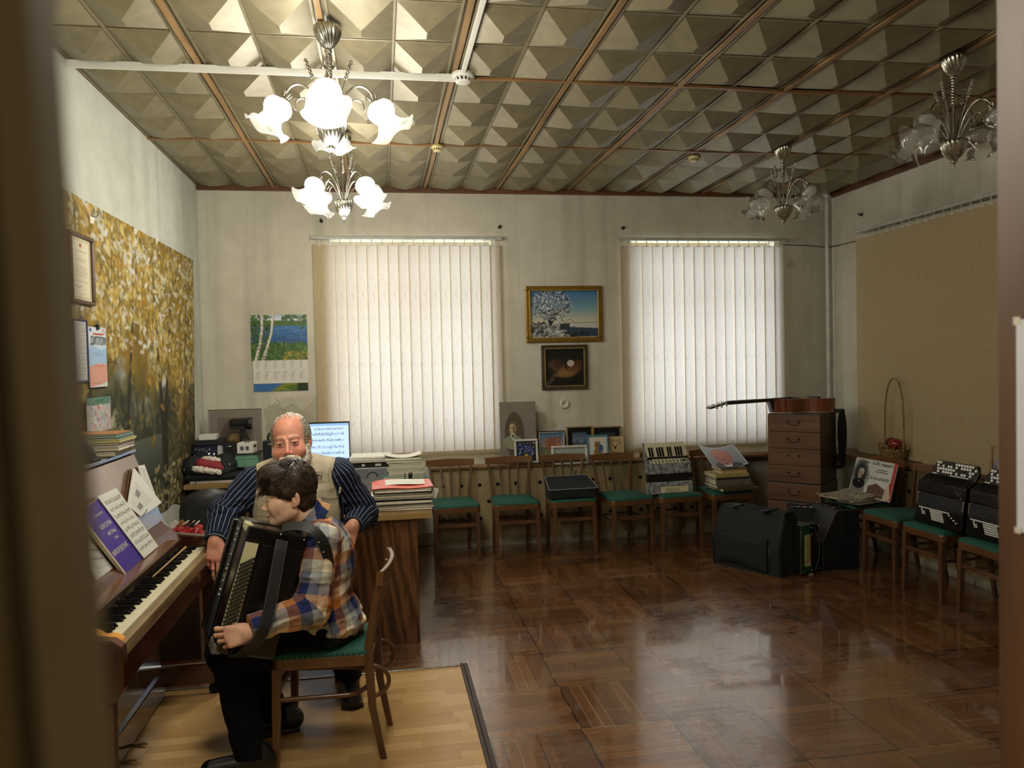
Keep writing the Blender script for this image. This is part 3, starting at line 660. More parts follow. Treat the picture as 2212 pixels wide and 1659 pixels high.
# ---------------------------------------------------------------- chandeliers
SILV, nt = base('antique_silver', .22, 1); nt.lk(nt.ramp(nt.noise(30, 3), [(.3, lin('8d8a80')), (.7, lin('cfccc0'))]), nt.b.inputs['Base Color'])
def shade_mat(name, lit):
    m = bpy.data.materials.new(name); m.use_nodes = True; n_ = NT(m); p = n_.n['Principled BSDF']; n_.n.remove(p)
    tr = n_.new('ShaderNodeBsdfTransparent'); df = n_.new('ShaderNodeBsdfDiffuse'); gl = n_.new('ShaderNodeBsdfGlossy'); gl.inputs['Roughness'].default_value = .08; tl = n_.new('ShaderNodeBsdfTranslucent')
    df.inputs[0].default_value = lin('d8d6cc'); tl.inputs[0].default_value = lin('e8e6dc')
    fr = n_.new('ShaderNodeLayerWeight'); fr.inputs[0].default_value = .35
    a = n_.new('ShaderNodeMixShader'); a.inputs[0].default_value = .5; n_.lk(df.outputs[0], a.inputs[1]); n_.lk(tl.outputs[0], a.inputs[2])
    # frosted crown fading to clearer lip (z is along the shade axis)
    sp = n_.new('ShaderNodeSeparateXYZ'); n_.lk(n_.new('ShaderNodeTexCoord').outputs['Generated'], sp.inputs[0])
    frost = n_.ramp(n_.math('ADD', sp.outputs[2], n_.math('MULTIPLY', fr.outputs['Facing'], .35)), [(.25, (.30, .30, .30, 1)), (.75, (.86, .86, .86, 1))])
    b = n_.new('ShaderNodeMixShader'); n_.lk(frost, b.inputs[0]); n_.lk(tr.outputs[0], b.inputs[1]); n_.lk(a.outputs[0], b.inputs[2])
    c = n_.new('ShaderNodeMixShader'); n_.lk(n_.math('MULTIPLY', fr.outputs['Fresnel'], .8), c.inputs[0]); n_.lk(b.outputs[0], c.inputs[1]); n_.lk(gl.outputs[0], c.inputs[2])
    out = c.outputs[0]
    if lit:
        em = n_.new('ShaderNodeEmission'); em.inputs[0].default_value = (1, .98, .88, 1)
        n_.lk(n_.ramp(sp.outputs[2], [(0, (.22, .22, .22, 1)), (.22, (.5, .5, .5, 1)), (.42, (1.5, 1.5, 1.5, 1)), (.7, (1.0, 1.0, 1.0, 1)), (1, (.35, .35, .35, 1))]), em.inputs[1])
        ad = n_.new('ShaderNodeAddShader'); n_.lk(out, ad.inputs[0]); n_.lk(em.outputs[0], ad.inputs[1]); out = ad.outputs[0]
    n_.lk(out, n_.n['Material Output'].inputs[0]); m.cycles.emission_sampling = 'NONE'; return m
BULB = None
SHL, SHO = shade_mat('lit_glass_shade', True), shade_mat('frosted_glass_shade', False)
BULB = bpy.data.materials.new('lit_bulb'); BULB.use_nodes = True; n_ = NT(BULB); n_.n['Principled BSDF'].inputs['Emission Color'].default_value = (1, .97, .86, 1); n_.n['Principled BSDF'].inputs['Emission Strength'].default_value = 14; BULB.cycles.emission_sampling = 'NONE'
def swirl_cup(r, h, flip, n=144, tw=1.1):
    prof = []
    for i in range(13):
        q = i/12; rad = r*math.sin(min(1, .12+q*.95)*PI/2)*(1 if q < .9 else 1-(q-.9)*.5)
        prof.append((rad, -h*(1-q)))
    if flip: pass
    return MB().lathe(prof, n, ripple=lambda a, i: (.0075*abs(math.sin(a*9+i*.3))*(1 if i > 1 else .3), 0))
def shade_mb():
    # axis -z = mouth; tulip with four-lobed frilled lip
    prof = [(.026, .0), (.048, -.008), (.062, -.026), (.066, -.045), (.061, -.066), (.050, -.082), (.047, -.094), (.053, -.108), (.063, -.124), (.078, -.140), (.094, -.150), (.104, -.153)]
    n = 48; m = MB()
    def rip(a, i):
        k = max(0, (i-6)/5); return (.014*k*k*math.cos(4*a), -.016*k*k*math.cos(4*a+PI))
    vs = []
    for i, (r, z) in enumerate(prof):
        for q in range(n):
            a = 2*PI*q/n; dr, dz = rip(a, i); vs.append(((r+dr)*math.cos(a), (r+dr)*math.sin(a), z+dz))
    m.add(vs, [(i*n+q, i*n+(q+1) % n, (i+1)*n+(q+1) % n, (i+1)*n+q) for i in range(len(prof)-1) for q in range(n)], True); return m
def wheat_mb(p, d, L=.09):
    m = MB(); d = Vector(d).normalized(); p = Vector(p); x = d.orthogonal().normalized(); y = d.cross(x)
    m.tube([p, p+d*L], .0025, 6)
    for i in range(9):
        for k in range(3):
            a = k*2.09+i*1.0; q = p+d*(L*i/9); m.ball(q+(x*math.cos(a)+y*math.sin(a))*.005, .0045, 4, (1, 1, 1.5))
    return m
protos = {}
def chandelier(loc, zbot, rz, lit, label, tilt=.55, R=.235):
    """loc x,y; hangs from the ceiling; zbot = height of lower finial tip"""
    key = lit
    if key in protos:
        t = copy_tree(protos[key]); t.location = (loc[0], loc[1], ZC-.03); t.rotation_euler = (0, 0, rz); tag(t, label); 
        return t
    t = thing('chandelier', label, 'chandelier', (loc[0], loc[1], ZC-.03), rz, 'four armed chandeliers with tulip glass shades'); protos[key] = t
    D = ZC-.03-zbot; zc = -D+.05   # bottom cup base
    o = swirl_cup(.058, .105, 0).build('ceiling_cup', SILV, t)
    m = MB(); m.ball((0, 0, -.112), .018, 8, (1, 1, .7)); n = 40
    L0, L1 = -.11, -D+.34
    for k in range(2):
        m.tube([(.0075*math.cos(k*PI+i*.75), .0075*math.sin(k*PI+i*.75), L0+(L1-L0)*i/n) for i in range(n+1)], .0085, 8)
    m.tube([(0, 0, L1), (0, 0, zc+.06)], .006, 10); m.build('twisted_stem', SILV, t)
    c = swirl_cup(.062, .105, 0); m2 = MB(); m2.v = [(x, y, z+zc+.10) for x, y, z in c.v]; m2.f = c.f; m2.sm = c.sm
    m2.lathe([(.0, zc+.103), (.058, zc+.103)], 24); m2.lathe([(.0, -D), (.005, -D+.01), (.004, -D+.03), (.018, -D+.036), (.02, -D+.045), (.008, -D+.052)], 14); m2.build('bottom_cup', SILV, t)
    sh = None
    for k in range(4):
        a = 2*PI*k/4; ca, sa = math.cos(a), math.sin(a)
        def P(r, z): return Vector((r*ca, r*sa, z))
        zb = zc+.095
        pts = [(.018, zb), (.035, zb+.06), (.06, zb+.12), (.095, zb+.165), (.135, zb+.182), (.170, zb+.170), (.195, zb+.140), (.205, zb+.115)]
        arm = MB().tube(spl([P(r, z) for r, z in pts], 4), .0065, 8)
        arm.tube(spl([P(.02, zb), P(.05, zb+.05), P(.08, zb+.095), P(.115, zb+.118), P(.145, zb+.108), P(.155, zb+.075), P(.150, zb+.065)], 4), .0042, 6)
        ao = arm.build('arm', SILV, t)
        d = Vector((ca*math.sin(tilt), sa*math.sin(tilt), -math.cos(tilt))); top = P(.205, zb+.112)
        zx = -d; xx = zx.orthogonal().normalized(); yy = zx.cross(xx); mt = Matrix((xx, yy, zx)).transposed()
        h = MB().lathe([(.004, .03), (.010, .018), (.018, .010), (.034, .002), (.040, -.006), (.036, -.010)], 20, top, mt)
        for q in range(6):
            b = 2*PI*q/6; h.tube([top+mt @ Vector((.012*math.cos(b), .012*math.sin(b), .005)), top+mt @ Vector((.020*math.cos(b), .020*math.sin(b), .022)), top+mt @ Vector((.026*math.cos(b), .026*math.sin(b), .034))], [.004, .003, .0008], 5)
        h.build('lamp_holder', SILV, ao)
        s = bpy.data.objects.new('glass_shade', sh) if sh else shade_mb().build('glass_shade', SHL if lit else SHO)
        if sh: COL.objects.link(s)
        sh = s.data; s.parent = t
        s.matrix_local = Matrix.Translation(top-zx*.004) @ mt.to_4x4() @ Matrix.Rotation(.4, 4, 'Z')
        if lit:
            MB().ball((0, 0, -.065), .024, 8, (1, 1, 1.4)).build('bulb', BULB, s)
        w_ = wheat_mb(P(.075, zb+.215), (ca*.35, sa*.35, 1)); w_.tube([P(.012, zb), P(.035, zb+.10), P(.075, zb+.215)], .0018, 5); w_.build('wheat_ear', SILV, t)
    return t
def lamp(loc, zz, e, size=.11):
    L = bpy.data.lights.new('chandelier_or_fill_light', 'POINT'); L.energy = e; L.shadow_soft_size = size; L.color = (1, .95, .83)
    o = bpy.data.objects.new('chandelier_or_fill_light', L); COL.objects.link(o); o.location = (loc[0], loc[1], zz); return o
for (x, y, lit, rz, lb) in ((-.20, 3.70, True, -1.57, 'lit silver chandelier nearest the viewer, its stem fully in view above the boy'),
        (-.22, 5.41, True, .70, 'lit silver chandelier farther back, just above the left blind'),
        (-.20, 2.00, True, .0, 'lit silver chandelier cut by the top edge of the photo'),
        (2.98, 5.43, False, .45, 'unlit silver chandelier above the guitar and drawer stack'),
        (3.00, 3.70, False, .35, 'unlit silver chandelier cut by the right door edge')):
    c = chandelier((x, y), 2.605, rz, lit, lb); c['group'] = 'four armed chandeliers with tulip glass shades'
    if lit: lamp((x, y), 2.62, 46 if y > 3 else 50, .28)
lamp((.6, -.9), 2.4, 5, .15)  # no chandelier here: unseen fill added in the corridor to brighten the door leaf
# ---------------------------------------------------------------- chairs
CHW = wood('chair_beech', '432a18', '68462b', .32, 2, 9, coat=.3); CHW2 = wood('chair_rail_beech', '4c311c', '76502f', .32, 0, 9, coat=.3)
def seat_fabric():
    m, nt = base('green_dotted_fabric', .75)
    v = nt.new('ShaderNodeTexVoronoi'); v.inputs['Scale'].default_value = 62; v.inputs['Randomness'].default_value = 0.0
    mp = nt.new('ShaderNodeMapping'); mp.inputs['Rotation'].default_value = (0, 0, .78); nt.lk(nt.coord(), mp.inputs[0]); mp.inputs['Scale'].default_value = (1, 1, .01); nt.lk(mp.outputs[0], v.inputs['Vector'])
    col = nt.ramp(v.outputs['Distance'], [(.0, lin('b5d6c8')), (.20, lin('8fb8a8')), (.27, lin('12463a')), (.48, lin('14503f')), (.62, lin('2c6b5a'))])
    nt.lk(nt.mix(nt.math('MULTIPLY', nt.noise(6, 3), .5), col, lin('0f3a30')), nt.b.inputs['Base Color'])
    nt.bump(v.outputs['Distance'], .3, .002); return m
FAB = seat_fabric()
def rail_pts(w, y, z, bow, n=10): return [(w*(i/n*2-1), y+bow*(1-(i/n*2-1)**2), z) for i in range(n+1)]
def make_chair(label, loc, rz, group=None):
    t = thing('dining_chair', label, 'chair', loc, rz, group)
    def outline(s, z):   # seat plan: trapezoid with round corners
        P = []
        for cx, cy, a0 in ((.165, -.165, -PI/2), (.145, .165, 0), (-.145, .165, PI/2), (-.165, -.165, PI)):
            for k in range(5):
                a = a0+k*PI/8; P.append(((cx+.035*math.cos(a))*s, (cy+.035*math.sin(a))*s, z))
        return P
    m = MB(); a, b = outline(1.0, .405), outline(1.0, .452); n = len(a); m.add(a+b, [tuple(range(n))[::-1], tuple(range(n, 2*n))]+[(i, (i+1) % n, (i+1) % n+n, i+n) for i in range(n)])
    m.build('seat_frame', CHW2, t, bevel=.004)
    m = MB(); rings = [outline(.99, .449), outline(1.0, .458), outline(.97, .470), outline(.80, .480), outline(.45, .486), outline(.05, .487)]
    vs = [p for r in rings for p in r]; m.add(vs, [(i*n+k, i*n+(k+1) % n, (i+1)*n+(k+1) % n, (i+1)*n+k) for i in range(5) for k in range(n)], True); m.add(rings[-1], [tuple(range(n))], True)
    m.build('seat', FAB, t)
    for s in (-1, 1):
        MB().beam((.172*s, -.178, .408), (.180*s, -.190, 0), (.036, .026), (.036, .026), (0, 1, 0)).build('leg', CHW, t, bevel=.003)
        m = MB(); pts = [(.150*s, .245, 0), (.150*s, .205, .22), (.152*s, .192, .45), (.168*s, .220, .62), (.186*s, .250, .755)]
        vs = []
        for i, p in enumerate(pts):
            hw = (.013, .016, .019, .014, .012)[i]; p = Vector(p); vs += [p+Vector((-hw*.8, -hw, 0)), p+Vector((hw*.8, -hw, 0)), p+Vector((hw*.8, hw, 0)), p+Vector((-hw*.8, hw, 0))]
        m.add(vs, [(0, 3, 2, 1), (16, 17, 18, 19)]+[(i*4+k, i*4+(k+1) % 4, i*4+4+(k+1) % 4, i*4+4+k) for i in range(4) for k in range(4)])
        m.build('leg', CHW, t, bevel=.003)
    m = MB(); P = rail_pts(.212, .252, 0, .028, 12); vs = []
    for x, y, z in P:
        e = abs(x)/.212; zt = .805-.006*e; zl = .735+.012*e*e
        vs += [(x, y-.010, zl), (x, y+.010, zl), (x, y+.014, zt), (x, y-.006, zt)]
    m.add(vs, [(0, 1, 2, 3), (51, 50, 49, 48)]+[(i*4+k, i*4+(k+1) % 4, i*4+4+(k+1) % 4, i*4+4+k) for i in range(12) for k in range(4)])
    m.build('top_rail', CHW2, t, bevel=.004)
    for x in (-.085, 0, .085):
        b = .024*(1-(x/.2)**2)
        MB().beam((x*.82, .178+b*.2, .445), (x, .250+b, .742), .016, .012, (0, 1, 0)).build('spindle', CHW, t, bevel=.002)
    U = []
    for k in range(17):
        a = PI*k/16; U.append((-.150*math.cos(a), .10+.085*math.sin(a), .275))
    U = [(-.170, -.185, .275)]+U+[(.170, -.185, .275)]
    MB().tube(U, .0105, 8).build('stretcher', CHW, t)
    MB().beam((-.168, -.185, .30), (.168, -.185, .30), .012, .03).build('front_stretcher', CHW, t, bevel=.002)
    for s in (-1, 1):
        MB().tube([(.150*s, .2+.075*math.sin(PI*k/12), .33+.065*math.cos(PI*k/12)) for k in range(13)], .009, 8).build('brace', CHW, t)
    return t
G = 'green seated wooden chairs'
boy_chair = make_chair('brown wooden chair with dotted green seat that the boy in plaid sits on', (-.262, 3.445, .004), -PI/2-.10, G)
def ch(loc, rz, label): c = copy_tree(boy_chair); c.location = loc; c.rotation_euler = (0, 0, rz); tag(c, label); return c
ch((.579, 6.605, 0), 0.02, 'empty green seated wooden chair right beside the desk with the red folder stack')
ch((1.094, 6.605, 0), -.01, 'empty green seated wooden chair between the desk chair and the handbag chair')
ch((1.584, 6.605, 0), 0, 'green seated wooden chair holding the black handbag')
ch((2.055, 6.53, 0), .12, 'empty green seated wooden chair between the handbag chair and the small piano accordion')
ch((2.515, 6.545, 0), .02, 'green seated wooden chair holding the small grey pearl accordion')
ch((2.985, 6.55, 0), .02, 'green seated wooden chair holding the book pile with a portrait print on top')
ch((3.76, 5.70, 0), -PI/2, 'green seated wooden chair holding the concert poster and newspapers')
ch((3.755, 5.18, 0), -PI/2, 'mostly empty green seated chair between the poster chair and the first button accordion')
ch((3.755, 4.72, 0), -PI/2+.02, 'green seated wooden chair under the farther black button accordion')
ch((3.76, 4.20, 0), -PI/2-.02, 'green seated wooden chair under the nearer button accordion, cut by the right door')
# ---------------------------------------------------------------- piano
PW = wood('piano_mahogany', '2c140c', '4d261a', .18, 2, 6, coat=.8); PWX = wood('piano_panel_walnut', '5e4638', '8a6f5f', .22, 2, 5, coat=.6, band=6)
KEYW = M('ivory_key', 'ded6b4', .3, var=.04); KEYB = M('ebony_key', '0d0c0c', .25, var=.02)
PY = thing('upright_piano', 'old dark brown upright piano with open lid against the autumn mural', 'piano', (-1.225, 3.4, 0))
RT = Matrix.Translation((1.2, -3.4, 0))
def pp(mb, name, mat, parent=PY, bevel=0):
    o = mb.build(name, mat, parent, bevel)
    root = parent if parent is PY else parent
    if parent is PY: o.matrix_parent_inverse = RT
    return o
y0, y1 = 2.60, 4.155; xb = XL+.03
prof = [(xb, .03), (-1.13, .03), (-1.13, .60), (-.83, .60), (-.80, .64), (-.80, .775), (-.83, .80), (-1.03, .83), (-1.08, .90), (-1.205, 1.235), (xb, 1.235)]
for a, b in ((y0, y0+.05), (y1-.05, y1)):
    pp(MB().prism(prof, (0, a, 0), (1, 0, 0), (0, 0, 1), (0, b-a, 0)), 'side_panel', PW, bevel=.006)
pp(MB().box(xb, -1.195, y0, y1, 1.237, 1.258), 'lid', PW, bevel=.005)
pb, pt = Vector((-1.075, 0, .895)), Vector((-1.195, 0, 1.232)); up_ = (pt-pb).normalized(); nrm = Vector((up_.z, 0, -up_.x))
m = MB(); m.add([(pb.x, y0+.052, pb.z), (pb.x, y1-.052, pb.z), (pt.x, y1-.052, pt.z), (pt.x, y0+.052, pt.z), (pb.x-.02, y0+.052, pb.z), (pb.x-.02, y1-.052, pb.z), (pt.x-.02, y1-.052, pt.z), (pt.x-.02, y0+.052, pt.z)], [(0, 1, 2, 3), (7, 6, 5, 4), (0, 4, 5, 1), (1, 5, 6, 2), (2, 6, 7, 3), (3, 7, 4, 0)])
pp(m, 'upper_panel', PWX)
pp(MB().prism([(-.987, .757), (-.981, .80), (-1.030, .858), (-1.076, .893), (-1.10, .893), (-1.06, .757)], (0, y0+.052, 0), (1, 0, 0), (0, 0, 1), (0, y1-y0-.104, 0)), 'fallboard', wood('fallboard_mahogany', '341a10', '5a3020', .32, 1, 6), bevel=.003)
pp(MB().box(-1.12, -.835, y0+.052, y1-.052, .61, .70), 'keybed', PW)
LT = wood('worn_lacquer', '5b3d22', '9b8460', .35, 1, 14)
pp(MB().box(-.862, -.832, y0+.052, y1-.052, .702, .752), 'key_slip', LT, bevel=.004)
pp(MB().box(-.9875, -.9865+.004, y0+.06, y1-.06, .757, .768), 'felt_strip', M('felt_dark', '3a1d14', .8))
nW = 50; ky0, ky1 = y0+.062, y1-.062; kw = (ky1-ky0)/nW
wk = bk = None; pat = {0, 2, 3, 5, 6}
for i in range(nW):
    if wk is None: wk = MB().box(-.985, -.866, -kw/2+.0006, kw/2-.0006, .735, .757).build('white_key', KEYW, PY, bevel=.0012); o = wk; o.matrix_parent_inverse = RT
    else: o = bpy.data.objects.new('white_key', wk.data); COL.objects.link(o); o.parent = PY; o.matrix_parent_inverse = RT; b_ = o.modifiers.new('bevel', 'BEVEL'); b_.width = .0012; b_.segments = 1
    o.location = (0, ky0+(i+.5)*kw, 0)
    if i < nW-1 and (i % 7) in pat:
        if bk is None:
            q = kw*.27; m = MB(); m.add([(-.983, -q, .757), (-.983, q, .757), (-.904, q, .757), (-.904, -q, .757), (-.983, -q*.8, .770), (-.983, q*.8, .770), (-.912, q*.7, .770), (-.912, -q*.7, .770)], [(0, 1, 2, 3), (7, 6, 5, 4), (0, 4, 5, 1), (1, 5, 6, 2), (2, 6, 7, 3), (3, 7, 4, 0)])
            bk = m.build('black_key', KEYB, PY, bevel=.0015); o = bk; o.matrix_parent_inverse = RT
        else: o = bpy.data.objects.new('black_key', bk.data); COL.objects.link(o); o.parent = PY; o.matrix_parent_inverse = RT
        o.location = (0, ky0+(i+1)*kw, 0)
pp(MB().box(-1.122, -1.10, y0+.052, y1-.052, .14, .61), 'lower_panel', PW)
pp(MB().box(-1.13, -1.085, y0+.052, y1-.052, .02, .14), 'bottom_rail', PW, bevel=.004)
BR = M('old_brass', '8d7440', .3, .9)
for a in (y0+.025, y1-.025):
    pp(MB().beam((-.865, a, .60), (-.865, a, .17), (.06, .05), (.06, .05), (0, 1, 0)), 'leg', PW, bevel=.008)
    pp(MB().box(-1.13, -.82, a-.035, a+.035, .06, .17), 'toe_block', PW, bevel=.012)
    pp(MB().lathe([(.03, -.012), (.03, .012)], 20, (-.85, a, .03), RX), 'castor', M('castor_iron', '1d1b1a', .4, .6))
for a in (3.30, 3.44):
    pp(MB().tube([(-1.09, a, .075), (-1.05, a, .085), (-1.01, a, .082), (-.985, a, .078)], [.012, .013, .02, .016], 10, flat=.45), 'pedal', BR)
# music ledge on the fallboard, the lower flap clip and brand letters
lg = pp(MB().box(-1.040, -.955, 2.72, 3.93, .822, .834), 'music_ledge', wood('ledge_wood', '432413', '7d5230', .25, 1, 9, coat=.4), bevel=.003)
c_ = pb+up_*.115; m = MB()
m.add([tuple(Vector((p.x, y, p.z))+nrm*k) for y in (3.42, 4.02) for p in (pb+up_*.10, pb+up_*.155) for k in (.001, .014)], [(0, 1, 3, 2), (4, 6, 7, 5), (0, 4, 5, 1), (2, 3, 7, 6), (0, 2, 6, 4), (1, 5, 7, 3)])
pp(m, 'desk_flap', PWX, bevel=.002)
fu = (Vector((-1.076, 0, .893))-Vector((-1.045, 0, .855))).normalized(); 
tx = text('maker_lettering', 'LIRIKA', .030, M('dull_gold', 'a89468', .4, .6), (-.9795, 3.22, .768), (0, 1, 0), (.12, 0, 1), None, sx=1.1, sp=1.15); tx.parent = PY; tx.matrix_parent_inverse = RT
# ---------------------------------------------------------------- desks
VEN, nt = base('rosewood_veneer', .3)
wv = nt.new('ShaderNodeTexWave', wave_type='BANDS', bands_direction='DIAGONAL'); mp = nt.new('ShaderNodeMapping'); mp.inputs['Scale'].default_value = (13, 13, 1.6); nt.lk(nt.coord('world'), mp.inputs[0]); nt.lk(mp.outputs[0], wv.inputs['Vector'])
for k_, v_ in (('Scale', .8), ('Distortion', 9), ('Detail', 3), ('Detail Scale', 1.2), ('Detail Roughness', .6)): wv.inputs[k_].default_value = v_
nt.lk(nt.ramp(nt.math('ADD', nt.math('MULTIPLY', wv.outputs[1], .6), nt.math('MULTIPLY', nt.noise(3, 5, kind='world', stretch=(12, 12, 1)), .4)), [(.15, lin('3a2213')), (.5, lin('58371f')), (.85, lin('6f4a30'))]), nt.b.inputs['Base Color'])
EDG = wood('ply_edge', '7d6235', 'a88a52', .5, 0, 9); DTOP = wood('desk_top', '7a5a34', '96744a', .4, 0, 8)
zt = .775
t = thing('writing_desk', 'dark wood grain pedestal desk with a pale plywood top edge beside the boy', 'desk', (-.05, 5.6, 0)); I = Matrix.Translation((.05, -5.6, 0))
def wp(mb, name, mat, par, inv, bevel=0):
    o = mb.build(name, mat, par, bevel); o.matrix_parent_inverse = inv; return o
wp(MB().box(-.34, .27, 4.585, 6.84, zt-.035, zt), 'desk_top', EDG, t, I, .002)
wp(MB().box(-.335, .265, 4.59, 6.83, zt, zt+.003), 'top_veneer', DTOP, t, I)
pc = wp(MB().box(-.30, .185, 4.615, 5.10, .0, zt-.036), 'pedestal', VEN, t, I, .002)
wp(MB().box(-.28, .185, 6.5, 6.6, .0, zt-.036), 'end_panel', VEN, t, I, .002)
for k in range(4):
    z = .10+k*.155; d = MB().box(-.318, -.3005, 4.635, 5.08, z, z+.145).build('drawer', VEN, pc, bevel=.002)
    MB().tube([(-.32, 4.82, z+.10), (-.345, 4.83, z+.085), (-.345, 4.89, z+.085), (-.32, 4.90, z+.10)], .004, 8).build('handle', M('handle_metal', '6d6557', .35, .8), d)
t = thing('writing_desk', 'cluttered desk with pale edge along the back wall under the propped portrait', 'desk', (-.9, 6.5, 0)); I = Matrix.Translation((.9, -6.5, 0))
wp(MB().box(XL+.035, -.345, 6.16, 6.85, zt-.035, zt), 'desk_top', EDG, t, I, .002)
wp(MB().box(XL+.04, -.35, 6.165, 6.84, zt, zt+.003), 'top_veneer', DTOP, t, I)
pc = wp(MB().box(XL+.15, -1.0, 6.22, 6.82, .05, zt-.036), 'pedestal', VEN, t, I, .002)
for k in range(4):
    z = .07+k*.16; d = MB().box(XL+.17, -1.02, 6.2, 6.2195, z, z+.15).build('drawer', VEN, pc, bevel=.002)
    MB().ball((-1.19, 6.188, z+.075), .012, 6).build('knob', BR, d)
wp(MB().box(-.44, -.40, 6.2, 6.8, 0, zt-.036), 'end_panel', VEN, t, I, .002)
# ---------------------------------------------------------------- stack of drawers
DV = wood('drawer_walnut', '5a3f2c', '7d5d45', .35, 0, 10, band=22); DS = wood('drawer_side', '3d2b20', '54402f', .4, 1, 8)
DCH = -.83; yc = 6.22; FC = ay(1716, 1000, yc); zT = ay(1700, 895, yc).z
def unit(label, z0, n, dz, wd, off, rz, plain=()):
    c = FC+Vector((math.sin(-DCH), math.cos(DCH), 0))*off
    t = thing('drawer_unit', label, 'drawers', (c.x, c.y, z0), rz)
    MB().box(-wd/2, wd/2, .002, .44, 0, n*dz+.012).build('carcass', DS, t, .002)
    for k in range(n):
        z = .006+k*dz; d = MB().box(-wd/2+.003, wd/2-.003, -.016, 0, z+.002, z+dz-.003).build('drawer_front', DV, t, .0015)
        cz = z+dz*.52
        kn = MB().ball((-.045, -.024, cz+.012), .009, 6).ball((.045, -.024, cz+.012), .009, 6)
        if k not in plain: kn.tube([(-.045, -.026, cz+.010), (-.036, -.032, cz-.012), (-.012, -.034, cz-.016), (.012, -.034, cz-.016), (.036, -.032, cz-.012), (.045, -.026, cz+.010)], .0035, 8)
        kn.build('handle', M('bronze_handle', '5d4830', .35, .8), d)
    return t
unit('low walnut drawer unit at the very bottom of the drawer stack', .0, 2, .188, .45, -.02, DCH, (0,))
unit('single drawer box of the stack, jutting out below the four upper drawers', .389, 1, .145, .46, -.01, DCH-.02)
unit('four drawer walnut unit on top of the stack carrying the guitar', .547, 4, (zT-.547-.012)/4, .45, 0, DCH, (1,))
ZTOP = zT
# ---------------------------------------------------------------- office chair behind the boy
LEA = M('black_leather', '2b2c2e', .45, bump=.3, bscale=120, var=.15); t = thing('office_chair', 'black leather office chair pushed toward the back desk behind the teacher', 'chair', (ay(452, 1100, 5.15).x, 5.15, 0), .25)
def cush(u, v):
    a, b = (u-.5)*2, (v-.5)*2; return Vector(((u-.5)*.44*(1-.10*v*v), .05*(b*b)*.6-.06*(a*a)-.02, .56+v*.42))
m = MB()
for sgn in (0, 1):
    def f(u, v, sgn=sgn):
        a, b = (u-.5)*2, (v-.5)*2; e = (1-a**6)*(1-b**6); x = a*.175*(1-.30*max(0, b)**4); return Vector((x*(1-.05*b*b), .02+(-.045 if sgn else .045)*max(0, e)**.5+.05*a*a, .70+b*(.19-.035*a*a*(b > 0))))
    m.sheet(f, 18, 18)
m.build('backrest', LEA, t)
MB().beam((0, .07, .52), (0, .07, .72), .07, .02, (0, 1, 0)).beam((0, -.1, .46), (0, .075, .53), .07, .02).build('back_support', M('black_plastic', '1a1a1b', .5), t)
MB().box(-.19, .19, -.32, .08, .42, .49).build('seat', LEA, t, bevel=.03, seg=4)
MB().tube([(0, -.14, .10), (0, -.14, .42)], .03, 12).build('gas_lift', M('black_plastic'), t)
for k in range(5):
    a = 2*PI*k/5+.3; s = MB().beam((0, -.14, .10), (.29*math.cos(a), -.14+.29*math.sin(a), .07), (.05, .03), (.04, .02)); s.build('base_arm', M('black_plastic'), t)
    MB().lathe([(.028, -.02), (.028, .02)], 14, (.29*math.cos(a), -.14+.29*math.sin(a), .029), RX).build('castor', M('castor_iron'), t)
# ---------------------------------------------------------------- sculpting with distance fields (people, cloth, fur)
V = lambda *a: np.array(a, np.float32)
def smin(a, b, k):
    h = np.maximum(k-np.abs(a-b), 0)/k; return np.minimum(a, b)-h*h*k*.25
def smax(a, b, k): return -smin(-a, -b, k)
def cap(P, a, b, r1, r2=None, t=False):
    r2 = r1 if r2 is None else r2; a = np.asarray(a, np.float32); b = np.asarray(b, np.float32); pa = P-a; ba = b-a
    h = np.clip(pa@ba/(ba@ba+1e-9), 0, 1); d = np.linalg.norm(pa-h[:, None]*ba, axis=1)-(r1+(r2-r1)*h)
    return (d, h) if t else d
def ell(P, c, r, R=None):
    p = P-np.asarray(c, np.float32)
    if R is not None: p = p@np.asarray(R, np.float32)
    r = np.asarray(r, np.float32); k0 = np.linalg.norm(p/r, axis=1); k1 = np.linalg.norm(p/(r*r), axis=1)+1e-9; return k0*(k0-1)/k1
def rbox(P, c, s, r, R=None):
    p = P-np.asarray(c, np.float32)
    if R is not None: p = p@np.asarray(R, np.float32)
    q = np.abs(p)-(np.asarray(s, np.float32)-r); return np.linalg.norm(np.maximum(q, 0), axis=1)+np.minimum(q.max(axis=1), 0)-r
_tab = np.random.RandomState(3).rand(4096).astype(np.float32)
def vn(P, s, seed=0):
    """value noise -1..1 at points"""
    q = P*np.asarray(s, np.float32)+seed*17.3; i = np.floor(q).astype(np.int64); f = q-i; f = f*f*(3-2*f); out = 0
    for dx in (0, 1):
        for dy in (0, 1):
            for dz in (0, 1):
                h = ((i[:, 0]+dx)*73856093 ^ (i[:, 1]+dy)*19349663 ^ (i[:, 2]+dz)*83492791) & 4095
                out = out+_tab[h]*(f[:, 0] if dx else 1-f[:, 0])*(f[:, 1] if dy else 1-f[:, 1])*(f[:, 2] if dz else 1-f[:, 2])
    return out*2-1
